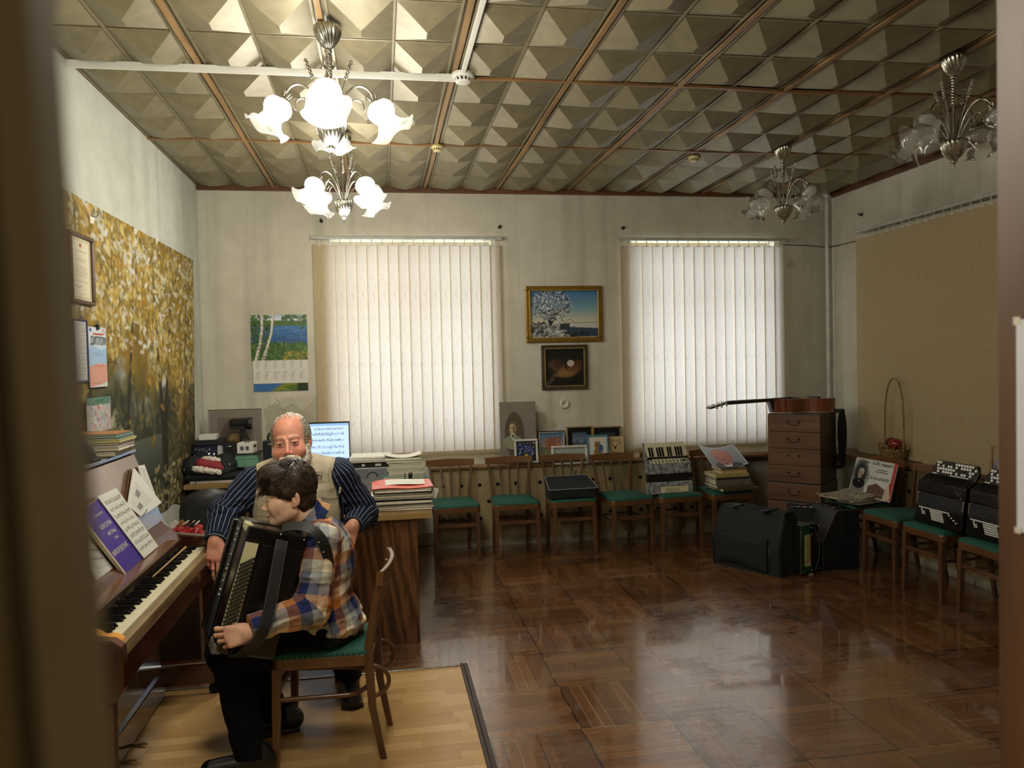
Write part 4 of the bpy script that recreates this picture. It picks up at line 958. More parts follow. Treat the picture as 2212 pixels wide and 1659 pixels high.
def snet(f, lo, hi, h):
    """surface nets of f<0 ; evaluates only near the surface"""
    lo = np.asarray(lo, np.float32); n = (np.ceil((np.asarray(hi, np.float32)-lo)/h).astype(int)+1)
    B = 10; nb = (n+B-1)//B; n = nb*B; D = np.empty(tuple(n), np.float32)
    g = np.stack(np.meshgrid(*[np.arange(k) for k in nb], indexing='ij'), -1).reshape(-1, 3)
    dc = f((lo+(g+.5)*B*h).astype(np.float32)-h/2); near = np.abs(dc) < B*h*1.05
    loc = np.stack(np.meshgrid(*[np.arange(B)]*3, indexing='ij'), -1).reshape(-1, 3)
    for q in range(len(g)):
        b = g[q]*B
        if not near[q]: D[b[0]:b[0]+B, b[1]:b[1]+B, b[2]:b[2]+B] = dc[q]
    idx = np.where(near)[0]
    for s in range(0, len(idx), 200):
        k = idx[s:s+200]; pts = (lo+((g[k]*B)[:, None]+loc[None]).reshape(-1, 3)*h).astype(np.float32); d = f(pts).reshape(len(k), B, B, B)
        for j, q in enumerate(k):
            b = g[q]*B; D[b[0]:b[0]+B, b[1]:b[1]+B, b[2]:b[2]+B] = d[j]
    D[0] = D[-1] = np.abs(D[0])+h; D[:, 0] = np.abs(D[:, 0])+h; D[:, -1] = np.abs(D[:, -1])+h; D[:, :, 0] = np.abs(D[:, :, 0])+h; D[:, :, -1] = np.abs(D[:, :, -1])+h
    s = D < 0; c = tuple(k-1 for k in D.shape)
    cnt = np.zeros(c, np.int8)
    for dx in (0, 1):
        for dy in (0, 1):
            for dz in (0, 1): cnt += s[dx:dx+c[0], dy:dy+c[1], dz:dz+c[2]]
    cell = np.argwhere((cnt > 0) & (cnt < 8)); ID = -np.ones(c, np.int64); ID[tuple(cell.T)] = np.arange(len(cell))
    acc = np.zeros((len(cell), 3)); w = np.zeros(len(cell))
    for ax in range(3):
        o1, o2 = [a for a in range(3) if a != ax]
        for u in (0, 1):
            for v in (0, 1):
                a = cell.copy(); a[:, o1] += u; a[:, o2] += v; b = a.copy(); b[:, ax] += 1
                da = D[tuple(a.T)]; db = D[tuple(b.T)]; m = (da < 0) != (db < 0); t = np.where(m, da/(da-db+1e-12), 0)
                p = a.astype(float); p[:, ax] += t; acc[m] += p[m]; w[m] += 1
    vert = lo+acc/w[:, None]*h; faces = []
    for ax in range(3):
        o1, o2 = [(1, 2), (2, 0), (0, 1)][ax]; sl = [slice(None)]*3; sl[ax] = slice(0, -1); sr = [slice(None)]*3; sr[ax] = slice(1, None)
        e = np.argwhere(s[tuple(sl)] != s[tuple(sr)]); e = e[(e[:, o1] > 0) & (e[:, o2] > 0) & (e[:, o1] < c[o1]) & (e[:, o2] < c[o2])]
        sg = s[tuple(sl)][tuple(e.T)]
        def cid(a, b): q = e.copy(); q[:, o1] -= a; q[:, o2] -= b; return ID[tuple(q.T)]
        F = np.stack([cid(1, 1), cid(0, 1), cid(0, 0), cid(1, 0)], -1); F[~sg] = F[~sg][:, ::-1]; faces.append(F)
    return vert, np.concatenate(faces)
def np_mesh(name, parts, smooth=True, uv=None):
    """parts: list of (verts, faces, colours)"""
    vs = np.concatenate([p[0] for p in parts]); cs = np.concatenate([np.broadcast_to(p[2], p[0].shape) for p in parts]); o = 0; fs = []
    for p in parts: fs.append(p[1]+o); o += len(p[0])
    q = np.concatenate(fs); me = bpy.data.meshes.new(name)
    me.vertices.add(len(vs)); me.vertices.foreach_set('co', vs.astype(np.float32).reshape(-1)); me.loops.add(q.size)
    me.loops.foreach_set('vertex_index', q.reshape(-1).astype(np.int32)); me.polygons.add(len(q)); me.polygons.foreach_set('loop_start', np.arange(0, q.size, 4, dtype=np.int32))
    me.polygons.foreach_set('use_smooth', np.ones(len(q), bool)); me.update(calc_edges=True); setcol(me, cs)
    if uv is not None: a = me.attributes.new('Wrap', 'FLOAT_VECTOR', 'POINT'); a.data.foreach_set('vector', np.concatenate([uv, np.zeros((len(uv), 1))], 1).astype(np.float32).reshape(-1))
    return me
def relax(v, f, n=1):
    for _ in range(n):
        acc = np.zeros_like(v); c = np.zeros(len(v))
        for a, b in ((0, 1), (1, 2), (2, 3), (3, 0)):
            np.add.at(acc, f[:, a], v[f[:, b]]); np.add.at(acc, f[:, b], v[f[:, a]]); np.add.at(c, f[:, a], 1); np.add.at(c, f[:, b], 1)
        v = v*.5+.5*acc/np.maximum(c, 1)[:, None]
    return v
def frame(x, y, z): return np.stack([np.asarray(a, np.float32)/np.linalg.norm(a) for a in (x, y, z)], 1)   # columns
def loc(P, o, R, s=1.0): return ((P-np.asarray(o, np.float32))@R)/s
# ---- head in its own frame: x = person's left-right, y forward, z up; about .235 m tall
def head_sdf(p, kid=False, sq=0):
    q = p.copy(); q[:, 0] = np.abs(q[:, 0])
    d = ell(p, (0, -.016, .036), (.075, .099, .086))
    d = smin(d, ell(p, (0, .026, -.038), (.060 if not kid else .064, .068, .074)), .03)
    d = smin(d, ell(p, (0, .064, -.094), (.024, .024, .020)), .035)
    d = smin(d, cap(q, (.050, -.005, -.055), (.018, .066, -.092), .020, .018), .03)
    d = smin(d, ell(q, (.038, .056, -.026), (.026, .026, .024) if not kid else (.030, .028, .032)), .024)
    d = smin(d, cap(q, (.014, .085, .024), (.042, .072, .022), .0055), .016)
    d = smax(d, -ell(q, (.031, .099, .000), (.019, .014, .012)), .014)
    n0, n1 = ((0, .088, .008), (0, .111, -.031)) if not kid else ((0, .084, .002), (0, .108, -.032))
    d = smin(d, cap(p, n0, n1, .0060, .0085), .012); d = smin(d, ell(p, (0, n1[1]+.002, -.034), (.0098, .009, .0092)), .006)
    d = smin(d, ell(q, (.012, n1[1]-.010, -.038), (.0075, .010, .0075)), .006)
    d = smax(d, -ell(q, (.007, n1[1]-.006, -.046), (.0035, .005, .004)), .003)
    d = smin(d, ell(p, (0, .091, -.062), (.023, .012, .0065)), .008); d = smin(d, ell(p, (0, .090, -.074), (.019, .012, .0065)), .007)
    d = smax(d, -cap(q, (0, .104, -.068), (.021, .092, -.068), .0022), .004)
    d = smin(d, ell(q, (.031, .079+sq*.4, .0085-sq*.35), (.018, .012, .0055)), .004); d = smin(d, ell(q, (.031, .079+sq*.6, -.0085+sq*1.5), (.016, .011, .0048)), .004)
    # ears
    a = .25; R = np.array([[math.cos(.35), -math.sin(.35), 0], [math.sin(.35), math.cos(.35), 0], [0, 0, 1]], np.float32)
    e = ell(q, (.081, -.012, -.006), (.0065, .019, .032), R); e = smin(e, ell(q, (.077, -.002, -.032), (.006, .009, .012)), .008)
    e = smax(e, -ell(q, (.0880, -.008, -.003), (.0075, .0115, .021), R), .003); e = smin(e, cap(q, (.083, .001, -.012), (.083, -.004, -.022), .0035), .004); e = smin(e, cap(q, (.084, -.012, .012), (.083, -.017, -.010), .0026), .003); d = smin(d, e, .007)
    return d
def face_col(p, base, kid=False):
    n = len(p); c = np.tile(rgb(base), (n, 1)); x = np.abs(p[:, 0]); y = p[:, 1]; z = p[:, 2]
    def blob(cx, cy, cz, r): return np.exp(-(((x-cx)**2+(y-cy)**2+(z-cz)**2)/r**2))[:, None]
    pk = rgb('c9604c' if not kid else 'c98a70')
    c = c+(pk-c)*.55*blob(.040, .075, -.030, .026)*(1 if not kid else .7); c = c+(pk-c)*.6*blob(0, .115, -.034, .016)*(1 if not kid else .4)
    c = c+(pk-c)*.5*blob(.082, 0, -.01, .03)
    lip = ((y > .085) & (x < .022) & (np.abs(z+.068) < .012-.25*x))[:, None]
    c = np.where(lip, c*.45+rgb('a8584a')*.55, c)
    arch = z-(.028-.12*np.abs(x-.030)**1.0+.000); brow = ((y > .060) & (x > .012) & (x < .046) & (np.abs(arch) < .0035))[:, None]
    c = np.where(brow, c*(.35 if kid else .45)+rgb('3a281c' if kid else '74604c')*(.65 if kid else .55), c)
    lid = blob(.031, .09, .0, .015); c = c*(1-.22*lid)
    return c*(1+.05*vn(p, 55)[:, None]+.04*vn(p, 160, 2)[:, None])
def hand_sdf(p, curl, spread=.0, thumb=(.6, .5), fore=.12, fr=.030):
    """p local: x thumb side, y towards fingers, z back of hand. curl: 4 tuples of bend angles"""
    d = None
    X = [.031, .0105, -.0105, -.031]; KY = [.088, .092, .087, .078]; LN = [(.042, .027, .021), (.046, .030, .022), (.042, .028, .022), (.034, .021, .019)]; RR = [.0092, .0094, .0090, .0081]
    palm = None
    for i in range(4):
        m = cap(p, (X[i]*.62, .006, -.002), (X[i], KY[i], 0), .0145, .0115); palm = m if palm is None else smin(palm, m, .016)
    palm = smin(palm, ell(p, (.024, .038, -.010), (.017, .032, .015)), .014); palm = smin(palm, ell(p, (-.020, .040, -.009), (.014, .034, .013)), .012)
    d = palm
    for i in range(4):
        a = np.array((X[i], KY[i], 0.)); th = 0; fd = None; sx = spread*(1.5-i)
        for j in range(3):
            th += curl[i][j]; b = a+LN[i][j]*np.array((math.sin(sx)*math.cos(th), math.cos(th)*math.cos(sx), -math.sin(th)))
            r0 = RR[i]*(1-.09*j); s = cap(p, a, b, r0, r0*.92); s = smin(s, ell(p, a, (r0*1.06,)*3), .004); fd = s if fd is None else smin(fd, s, .004); a = b
        d = smin(d, fd, .0028)
    t0, t1 = thumb; a = np.array((.022, .022, -.008)); th = t0
    tt = None
    for j, L in enumerate((.042, .032, .026)):
        dr = np.array((math.sin(th), math.cos(th), -t1*(.4+.3*j))); dr /= np.linalg.norm(dr); b = a+dr*L; r0 = (.0135, .0108, .0098)[j]; s = cap(p, a, b, r0, (.0108, .0098, .0085)[j]); tt = s if tt is None else smin(tt, s, .006); a = b; th -= .22
    d = smin(d, tt, .010)
    d = smin(d, cap(p, (0, .012, -.002), (0, -fore, -.002), .0225, fr), .018)
    return d
def hand_col(p, base, base2):
    c = np.tile(rgb(base), (len(p), 1)); y = p[:, 1]
    k = (np.exp(-((y-.09)/.012)**2)*.5+np.exp(-((y-.13)/.02)**2)*.25)[:, None]; c = c+(rgb(base2)-c)*k
    return c*(1+.06*vn(p, 70)[:, None]+.04*vn(p, 240, 3)[:, None])
SKIN = vcol('skin', .48, bump=.12, bscale=320, sss=.06); HAIRM = vcol('hair_strands', .42, bump=.05, bscale=300); CLOTH = vcol('woven_cloth', .85, bump=.2, bscale=600, spec=.2)
def locks(roots, fn, r, n=6, seg=5):
    m = MB()
    for P0, D0, L in roots:
        pts = fn(P0, D0, L); rr = [r*(1-.85*(k/(len(pts)-1))**1.6) for k in range(len(pts))]; rr[0] *= .6
        m.tube(pts, rr, n, cap=False, flat=.55)
    return m
def mb_np(m, colf):
    v = np.array([tuple(a) for a in m.v], float); f = np.array([q if len(q) == 4 else (q[0], q[1], q[2], q[2]) for q in m.f if len(q) in (3, 4)]); return v, f, colf(v)
def wrapmat(name, kind):
    m, nt = base(name, .85, spec=.2); a = nt.new('ShaderNodeAttribute', attribute_name='Wrap'); sp = nt.new('ShaderNodeSeparateXYZ'); nt.lk(a.outputs['Vector'], sp.inputs[0])
    if kind == 'pin':
        f = nt.math('ABSOLUTE', nt.math('SUBTRACT', nt.math('FRACT', nt.math('DIVIDE', sp.outputs[1], .0215)), .5))
        col = nt.mix(nt.ramp(f, [(.035, (1, 1, 1, 1)), (.055, (0, 0, 0, 1))]), nt.ramp(nt.noise(40, 3), [(.3, lin('101624')), (.7, lin('18203a'))]), lin('a8b0bd'))
    else:
        cs = [lin(c) for c in ('b8703a', 'eddfc0', '9a9c9c', '232c58')]; out = []
        for k, off in ((0, 0), (1, 2)):
            f = nt.math('FRACT', nt.math('ADD', nt.math('DIVIDE', sp.outputs[k], .180), .25*off)); n = nt.new('ShaderNodeValToRGB'); nt.lk(f, n.inputs[0]); n.color_ramp.interpolation = 'CONSTANT'; e = n.color_ramp.elements
            while len(e) < 4: e.new(.5)
            for i in range(4): e[i].position = i*.25; e[i].color = cs[i]
            out.append(n.outputs[0])
        col = nt.mix(.36, nt.mix(.5, out[0], out[1]), nt.mix(1, out[0], out[1], 'DARKEN'))
    nt.lk(col, nt.b.inputs['Base Color']); nt.bump(nt.noise(600, 2), .15, .001); return m
PLAID = wrapmat('plaid_flannel', 'plaid'); PINS = wrapmat('pinstripe_cotton', 'pin')
def fold(P, s, seed, st=(1, 1, 1)):
    n = vn(P*np.asarray(st, np.float32), s, seed); return 1-2*np.abs(n)
def A(v): return np.array(tuple(v), np.float32)
def ribbon(pts, wdir, w, th, nrm=None):
    """flat strap along pts; wdir: width direction(s), or nrm: surface normals"""
    if nrm: P_ = [Vector(p) for p in pts]; wdir = [(P_[min(i+1, len(P_)-1)]-P_[max(i-1, 0)]).normalized().cross(Vector(nrm[0]).lerp(Vector(nrm[1]), i/len(P_))) for i in range(len(P_))]
    m = MB(); P = [Vector(p) for p in pts]; n = len(P); vs = []
    for i, p in enumerate(P):
        t = (P[min(i+1, n-1)]-P[max(i-1, 0)]).normalized(); x = Vector(wdir[i] if isinstance(wdir, list) else wdir); x = (x-t*x.dot(t)).normalized(); y = t.cross(x)
        vs += [p-x*w/2-y*th/2, p+x*w/2-y*th/2, p+x*w/2+y*th/2, p-x*w/2+y*th/2]
    m.add(vs, [(0, 1, 2, 3), (n*4-1, n*4-2, n*4-3, n*4-4)]+[(i*4+k, i*4+4+k, i*4+4+(k+1) % 4, i*4+(k+1) % 4) for i in range(n-1) for k in range(4)]); return m
def elbow(k, P, i, a, b, c):
    d = (b-a)/np.linalg.norm(b-a)+(c-b)/np.linalg.norm(c-b); return np.where((k == i) | (k == i+1), np.where((P-b)@d < 0, i, i+1), k)
def limb_uv(P, a, b):
    a = A(a); b = A(b); d = (b-a)/np.linalg.norm(b-a); x = np.cross(d, V(.3, .9, .2)); x /= np.linalg.norm(x); y = np.cross(d, x)
    q = P-a; return q@d, np.arctan2(q@y, q@x)
# ================================================================ THE BOY
BH = A(ay(622, 1073, 3.42)); bs = np.array([1.06, .955, 1.0], np.float32)
fy = V(-1, -.10, -.11); fy /= np.linalg.norm(fy); fx = np.cross(fy, V(.04, 0, 1)); fx /= np.linalg.norm(fx); fz = np.cross(fx, fy); BF = np.stack([fx, fy, fz], 1)
def bl(P): return ((P-BH)@BF)/bs
def bw(p): return BH+(np.asarray(p)*bs)@BF.T
bsh_n = A(ay(697, 1168, 3.300)); bsh_f = A(ay(693, 1160, 3.585)); bneck = A(ay(662, 1120, 3.445))
def boy_head(P):
    p = bl(P); p2 = p.copy()
    d = head_sdf_k(p2)
    nk = cap(P, bw((0, -.035, -.07)), bneck+V(.03, 0, -.03), .056, .066)
    return smin(d, nk, .03)
def head_sdf_k(p):
    q = p.copy(); q[:, 1] = q[:, 1]-.0; m = (np.abs(p[:, 0]) > .055)
    return head_sdf(np.where(m[:, None], p+V(0, .022, -.006)*np.clip((np.abs(p[:, :1])-.055)/.02, 0, 1), p), True)
v, f = snet(boy_head, BH-V(.17, .13, .26), BH+V(.17, .13, .17), .0024); pc_ = bl(v)
pc_[:, 1] += np.where(np.abs(pc_[:, 0]) > .055, .022, 0)
parts = [(v, f, face_col(pc_, 'f0c2a0', True))]
# left hand, closed over the lower corner of the bass end
W0 = A(ay(543, 1368, 3.105)); HX, HY, HZ = V(.10, .25, 1), V(-1, .05, -.10), V(-.22, -1, .25)
def fr3(x, y, z):
    y = y/np.linalg.norm(y); z = z-y*(z@y); z /= np.linalg.norm(z); x_ = np.cross(y, z); x_ = x_ if x_@x > 0 else -x_; return np.stack([x_, y, z], 1)
HR = fr3(HX, HY, HZ)
CB = [(.25, 1.25, .9), (.42, 1.35, .9), (.55, 1.4, 1.0), (.70, 1.4, 1.0)]
def bhand(P): return smin(hand_sdf(loc(P, W0, HR, 1.02), CB, .06, (.32, .9), .02, .024)*1.02, cap(P, W0, W0+.40*(A(ay(672, 1313, 3.205))-W0), .024, .029), .015)
v, f = snet(bhand, W0-V(.17, .10, .11), W0+V(.12, .10, .11), .0019); parts.append((v, f, hand_col(loc(v, W0, HR, 1.02), 'eab89a', 'dd9c80')))
W1_ = A(ay(575, 1262, 3.665)); HR1 = fr3(V(.2, .1, 1), V(-.7, -.15, -.5), V(.1, 1, .1))
def bhand2(P): return smin(hand_sdf(loc(P, W1_, HR1, .95), [(.3, .5, .4)]*4, .03, (.4, .6), .015, .022)*.95, cap(P, W1_, W1_+V(.06, .0, .03), .022, .026), .012)
v, f = snet(bhand2, W1_-V(.17, .12, .18), W1_+V(.12, .12, .12), .0028); parts.append((v, f, hand_col(loc(v, W1_, HR1, .95), 'eab89a', 'dd9c80')))
# body under the clothes
bhip = A(ay(708, 1392, 3.44))+V(0, 0, .07); bch = A(ay(700, 1225, 3.44))
kn_n, kn_f = A(ay(494, 1428, 3.315))+V(0, 0, .035), A(ay(515, 1425, 3.58))+V(0, 0, .03); an_n, an_f = A(ay(548, 1652, 3.27)), A(ay(612, 1575, 3.62))
hp_n, hp_f = bhip+V(0, -.085, .0), bhip+V(0, .085, 0)
def bbody(P):
    d = ell(P, bch, (.095, .13, .16)); d = smin(d, ell(P, bhip+V(0, 0, .03), (.10, .13, .09)), .06)
    for a, b, r1, r2 in ((bsh_n, A(ay(676, 1305, 3.215)), .045, .038), (bsh_f, A(ay(640, 1290, 3.66)), .045, .038), (hp_n, kn_n, .055, .05), (hp_f, kn_f, .055, .05), (kn_n, an_n, .05, .036), (kn_f, an_f, .05, .036), (bch+V(0, 0, .1), bneck, .07, .055)): d = smin(d, cap(P, a, b, r1, r2), .03)
    return d
v, f = snet(bbody, V(-1.1, 3.05, .05), V(-.05, 3.85, 1.15), .014); parts.append((v, f, np.tile(rgb('d0a080'), (len(v), 1))))
BOY = link('person', np_mesh('person', parts), SKIN)
tag(BOY, 'seated boy in orange and navy plaid shirt and black trousers playing a black accordion', 'person')
# eyes
for s in (-1, 1):
    c = Vector(bw((s*.031, .078, .0005))); d_ = Vector(BF @ V(s*.10, 1, -.22))
    e = MB().ball(c, .0125, 10).build('eyeball', M('eye_white', 'd8d0c4', .2, var=.02), BOY); MB().ball(c+d_*.0065, .0075, 8).build('iris', M('dark_iris', '241610', .15, var=.05), e)
# hair: cap plus swept locks
def bhair(P):
    p = bl(P); q = p.copy(); q[:, 0] = np.abs(q[:, 0])
    d = ell(p, (0, -.020, .054), (.087, .112, .103)); d = smin(d, ell(p, (0, .045, .105), (.066, .072, .044)), .03); d = smin(d, ell(p, (0, -.055, -.030), (.062, .058, .052)), .03)
    d = smax(d, -ell(p, (0, .135, -.045), (.110, .090, .105)), .012); d = smax(d, -ell(q, (.088, -.028, -.024), (.022, .024, .038)), .008)
    d = smax(d, -(p[:, 2]+.085), .01); d = smax(d, -ell(q, (.09, .045, -.06), (.05, .062, .062)), .01)
    # combed relief running forward on top, down at the back
    w = p[:, 0]*1.0+.3*np.sin(p[:, 1]*22)*.02; st = vn(np.stack([w*95, p[:, 2]*26, p[:, 1]*16], 1), 1.0); s2 = vn(np.stack([w*210, p[:, 2]*45, p[:, 1]*30], 1), 1.0, 4)
    return (d-.0050*st-.0022*s2-.004*vn(p, 26, 4))*.9
v, f = snet(bhair, BH-V(.17, .14, .15), BH+V(.18, .14, .19), .0026)
def bhc(v):
    p = bl(v); st = vn(np.stack([p[:, 0]*170, p[:, 2]*70, p[:, 1]*30], 1), 1.0, 5); k = np.clip(.45+.6*st, 0, 1)[:, None]
    return rgb('1b120c')*(1-k)+rgb('54402f')*k
rr = random.Random(11); m = MB(); c = np.array((0, -.020, .054)); R = np.array((.087, .112, .103))
for i in range(1500):
    th = rr.uniform(-PI, PI); ph = rr.uniform(0, 1)**.65*1.8; n = np.array((math.sin(ph)*math.sin(th), math.sin(ph)*math.cos(th), math.cos(ph))); p = c+n*R
    side = min(1, abs(p[0])/.085); front = p[1] > .06
    if p[1] > .090 and p[2] < .085: continue
    if side > .7 and p[1] > -.055 and p[2] < .028+.5*max(0, p[1]-.0): continue
    if p[2] < -.055: continue
    back = max(0, min(1, (-p[1]-.02)/.05)); d = np.array((.35*math.sin(i*1.7)*.6+p[0]*2.2, 1.0-1.3*back, -.12-.55*side*side-1.2*back+rr.uniform(-.15, .15)))
    L = rr.uniform(.030, .055); pts = []; q = p-n*.003; d /= np.linalg.norm(d); lift = rr.uniform(.0, .05)
    for k in range(6):
        pts.append(tuple(bw(q))); q = q+d*L/5; e = (q-c)/R; r_ = np.linalg.norm(e)
        if q[1] < .09: q = c+(q-c)/r_*(1.0+lift*math.sin(k/5*PI*.75)+.012)
        d = d+np.array((rr.uniform(-.12, .12), .0, -.10-.1*side)); d /= np.linalg.norm(d)
    r0 = rr.uniform(.0017, .0038); m.tube(pts, [r0*x for x in (.5, 1, 1.05, .9, .55, .06)], 6, cap=False, flat=.5)
for i in range(230):   # fringe bulging forward over the brow, parted to the far side
    x = rr.uniform(-.064, .060); q = np.array((x*.8, .030+rr.uniform(-.03, .03), .142-abs(x)*.30)); d = np.array((rr.uniform(-.25, .15)+x*1.5, 1, .05)); pts = []
    for k in range(8):
        d /= np.linalg.norm(d); pts.append(tuple(bw(q))); q = q+d*(.0150+.001*(x < 0)); d = d+np.array((rr.uniform(-.05, .05), -.12, -.27-.035*k))
    r0 = rr.uniform(.0020, .0044); m.tube(pts, [r0*y for y in (.5, 1, 1.1, 1.1, .95, .75, .45, .06)], 6, cap=False, flat=.5)
for i in range(330):   # combed strands over the swept front
    x = rr.uniform(-.060, .060); y = rr.uniform(-.02, .075); q = np.array((x, y, 0.)); d = np.array((rr.uniform(-.2, .3)+x*2.5, 1, 0)); pts = []
    for k in range(7):
        e = 1-(q[0]/.070)**2-((q[1]-.045)/.076)**2; q[2] = (.105+.046*math.sqrt(e)+.0015) if e > .06 else q[2]-.008
        d /= np.linalg.norm(d); pts.append(tuple(bw(q))); q = q+d*.0085*(1 if e > .06 else .4); d = d+np.array((rr.uniform(-.12, .12), 0, 0))
    r0 = rr.uniform(.0016, .0036); m.tube(pts, [r0*y_ for y_ in (.4, 1, 1.1, 1, .8, .5, .06)], 6, cap=False, flat=.5)
for i in range(120):   # tapering temple hair in front of the ears
    s = -1 if i % 2 else 1; t = rr.random(); q = np.array((s*(.080-.012*t), .008+.050*t, .042+.028*t)); d = np.array((s*.02, .75, -.62+.2*t)); pts = []
    for k in range(6):
        d /= np.linalg.norm(d); pts.append(tuple(bw(q))); q = q+d*(.0075+.002*t); d = d+np.array((-s*.10, -.08, -.12))
    r0 = rr.uniform(.002, .004); m.tube(pts, [r0*y for y in (.6, 1, 1.05, .9, .6, .06)], 6, cap=False, flat=.5)
link('hair', np_mesh('hair', [(v, f, bhc(v)), mb_np(m, bhc)]), HAIRM, BOY)
# shirt
elb_n, wr_n = A(ay(672, 1313, 3.205)), A(ay(541, 1354, 3.112)); elb_f, wr_f = A(ay(640, 1290, 3.66)), W1_+V(.02, 0, .02)
tor_a, tor_b = bneck+V(.035, 0, -.03), bhip+V(.0, 0, .0)
def bshirt_raw(P):
    t = ell(P, bch+V(.0, 0, .03), (.128, .165, .185)); t = smin(t, ell(P, A(ay(701, 1320, 3.44)), (.125, .165, .16)), .07); t = smin(t, ell(P, bhip+V(.015, 0, .025), (.135, .172, .095)), .05)
    t = smin(t, cap(P, bneck+V(.045, 0, -.055), bsh_n+V(.0, .02, .012), .055, .062), .04); t = smin(t, cap(P, bneck+V(.045, 0, -.055), bsh_f+V(.0, -.02, .012), .055, .062), .04)
    a1 = cap(P, bsh_n, elb_n, .070, .060); a2 = cap(P, elb_n, wr_n, .060, .043); b1 = cap(P, bsh_f, elb_f, .070, .058); b2 = cap(P, elb_f, wr_f, .058, .042)
    return t, a1, a2, b1, b2
def bshirt(P):
    t, a1, a2, b1, b2 = bshirt_raw(P)
    d = smin(t, smin(a1, a2, .03), .030); d = smin(d, smin(b1, b2, .03), .03)
    w = .0085*fold(P, 9, 1, (1, 1, 2.1))+.0065*fold(P+.03*vn(P, 7, 5)[:, None], 17, 2, (1.3, 1, 1.8))+.0022*fold(P, 44, 8)
    pz = np.exp(-(np.linalg.norm(P-elb_n, axis=1)/.085)**2)+.8*np.exp(-((P[:, 2]-(bhip[2]+.07))/.07)**2)
    d = d-w*(.55+1.1*pz)
    nk = cap(P, bw((0, -.035, -.06)), bneck+V(.035, 0, -.03), .058, .070); d = smax(d, -nk, .006)
    cut = (P-wr_n)@((wr_n-elb_n)/np.linalg.norm(wr_n-elb_n)); near = np.linalg.norm(P-wr_n, axis=1) < .14; d = np.where(near, np.maximum(d, cut-.004), d)
    cut = (P-wr_f)@((wr_f-elb_f)/np.linalg.norm(wr_f-elb_f)); near = np.linalg.norm(P-wr_f, axis=1) < .12; d = np.where(near, np.maximum(d, cut+.012), d)
    hem = P[:, 2]-(.497+.12*np.clip((P[:, 0]+.16)/-.1, -1, .6)*.0); return np.maximum(d, -(hem))
PC = [rgb('c4742f'), rgb('ecd9b4'), rgb('99a1a8'), rgb('27305a'), rgb('dba468')]
def plaid(u, v, s=.040):
    seq = [0, 1, 2, 3, 0, 1, 2, 3]
    iu = np.floor(u/s).astype(int) % 8; iv = np.floor(v/s).astype(int) % 8; q = np.array([PC[k] for k in seq])
    c = (q[iu]*q[(iv+2) % 8])**.5; mn_ = np.minimum(q[iu], q[(iv+2) % 8]); return c*.55+(q[iu]+q[(iv+2) % 8])*.225
def bshirt_col(P):
    t, a1, a2, b1, b2 = bshirt_raw(P); k = np.argmin(np.stack([t-.004, a1, a2, b1, b2]), 0)
    k = elbow(k, P, 1, bsh_n, elb_n, wr_n); k = elbow(k, P, 3, bsh_f, elb_f, wr_f)
    out = np.stack([P[:, 1]*.9+P[:, 0]*.9+3+.008*vn(P, 8, 3), P[:, 2]-.25*P[:, 0]+.010*vn(P, 7, 6)+3], 1)
    for i, (a, b, r) in enumerate(((bsh_n, elb_n, .066), (elb_n, wr_n, .056), (bsh_f, elb_f, .066), (elb_f, wr_f, .054))):
        u, an = limb_uv(P, a, b); c = np.stack([u+.02+.005*vn(P, 10, 7)+3+(i % 2)*.155, an*r+3+.005*vn(P, 10, 9)], 1); out = np.where((k == i+1)[:, None], c, out)
    return out
v, f = snet(bshirt, V(-.85, 3.04, .46), V(-.04, 3.85, 1.08), .0042)
SH = link('plaid_shirt', np_mesh('plaid_shirt', [(v, f, rgb('a08060'))], uv=bshirt_col(v)), PLAID, BOY)
# collar: folded band round the neck
def bcollar(P):
    ax = (bw((0, -.035, -.07))-(bneck+V(.035, 0, -.03))); ax /= np.linalg.norm(ax); o = bneck+V(.020, 0, .004); q = P-o; h = q@ax; r = np.linalg.norm(q-h[:, None]*ax, axis=1)
    rad = .076+np.maximum(0, .012-h)*.50+.0*h; d = np.abs(r-rad)-.0042; d = np.maximum(d, np.abs(h-.010)-.030); gap = (P[:, 0] < o[0]-.055) & (np.abs(P[:, 1]-o[1]) < .018)
    return np.where(gap, np.abs(d)+.01, d)-.001*fold(P, 30, 2)
v, f = snet(bcollar, bneck-V(.16, .16, .12), bneck+V(.18, .16, .12), .0032)
an_ = (np.arctan2(v[:, 1]-bneck[1], v[:, 0]-bneck[0])+PI)*.085; cc_ = np.array([rgb(q) for q in ('1f2a52', '1f2a52', '5a3f3a', '878b92', '1f2a52', 'b58a5c')])
link('collar', np_mesh('collar', [(v, f, cc_[(an_/.045).astype(int) % 6]*(1+.06*vn(v, 300)[:, None]))]), CLOTH, SH)
v, f = snet(lambda P: np.maximum(np.abs(cap(P, elb_n, wr_n+.3*(wr_n-elb_n), .056, .040))-.003, np.abs((P-wr_n)@((wr_n-elb_n)/np.linalg.norm(wr_n-elb_n))+.022)-.026)-.0006*fold(P, 40, 3), wr_n-V(.09, .09, .09), wr_n+V(.12, .09, .09), .0028)
u_, a_ = limb_uv(v, elb_n, wr_n); link('cuff', np_mesh('cuff', [(v, f, rgb('a08060'))], uv=np.stack([u_*.3+3.02, a_*.045+3.03], 1)), PLAID, SH)
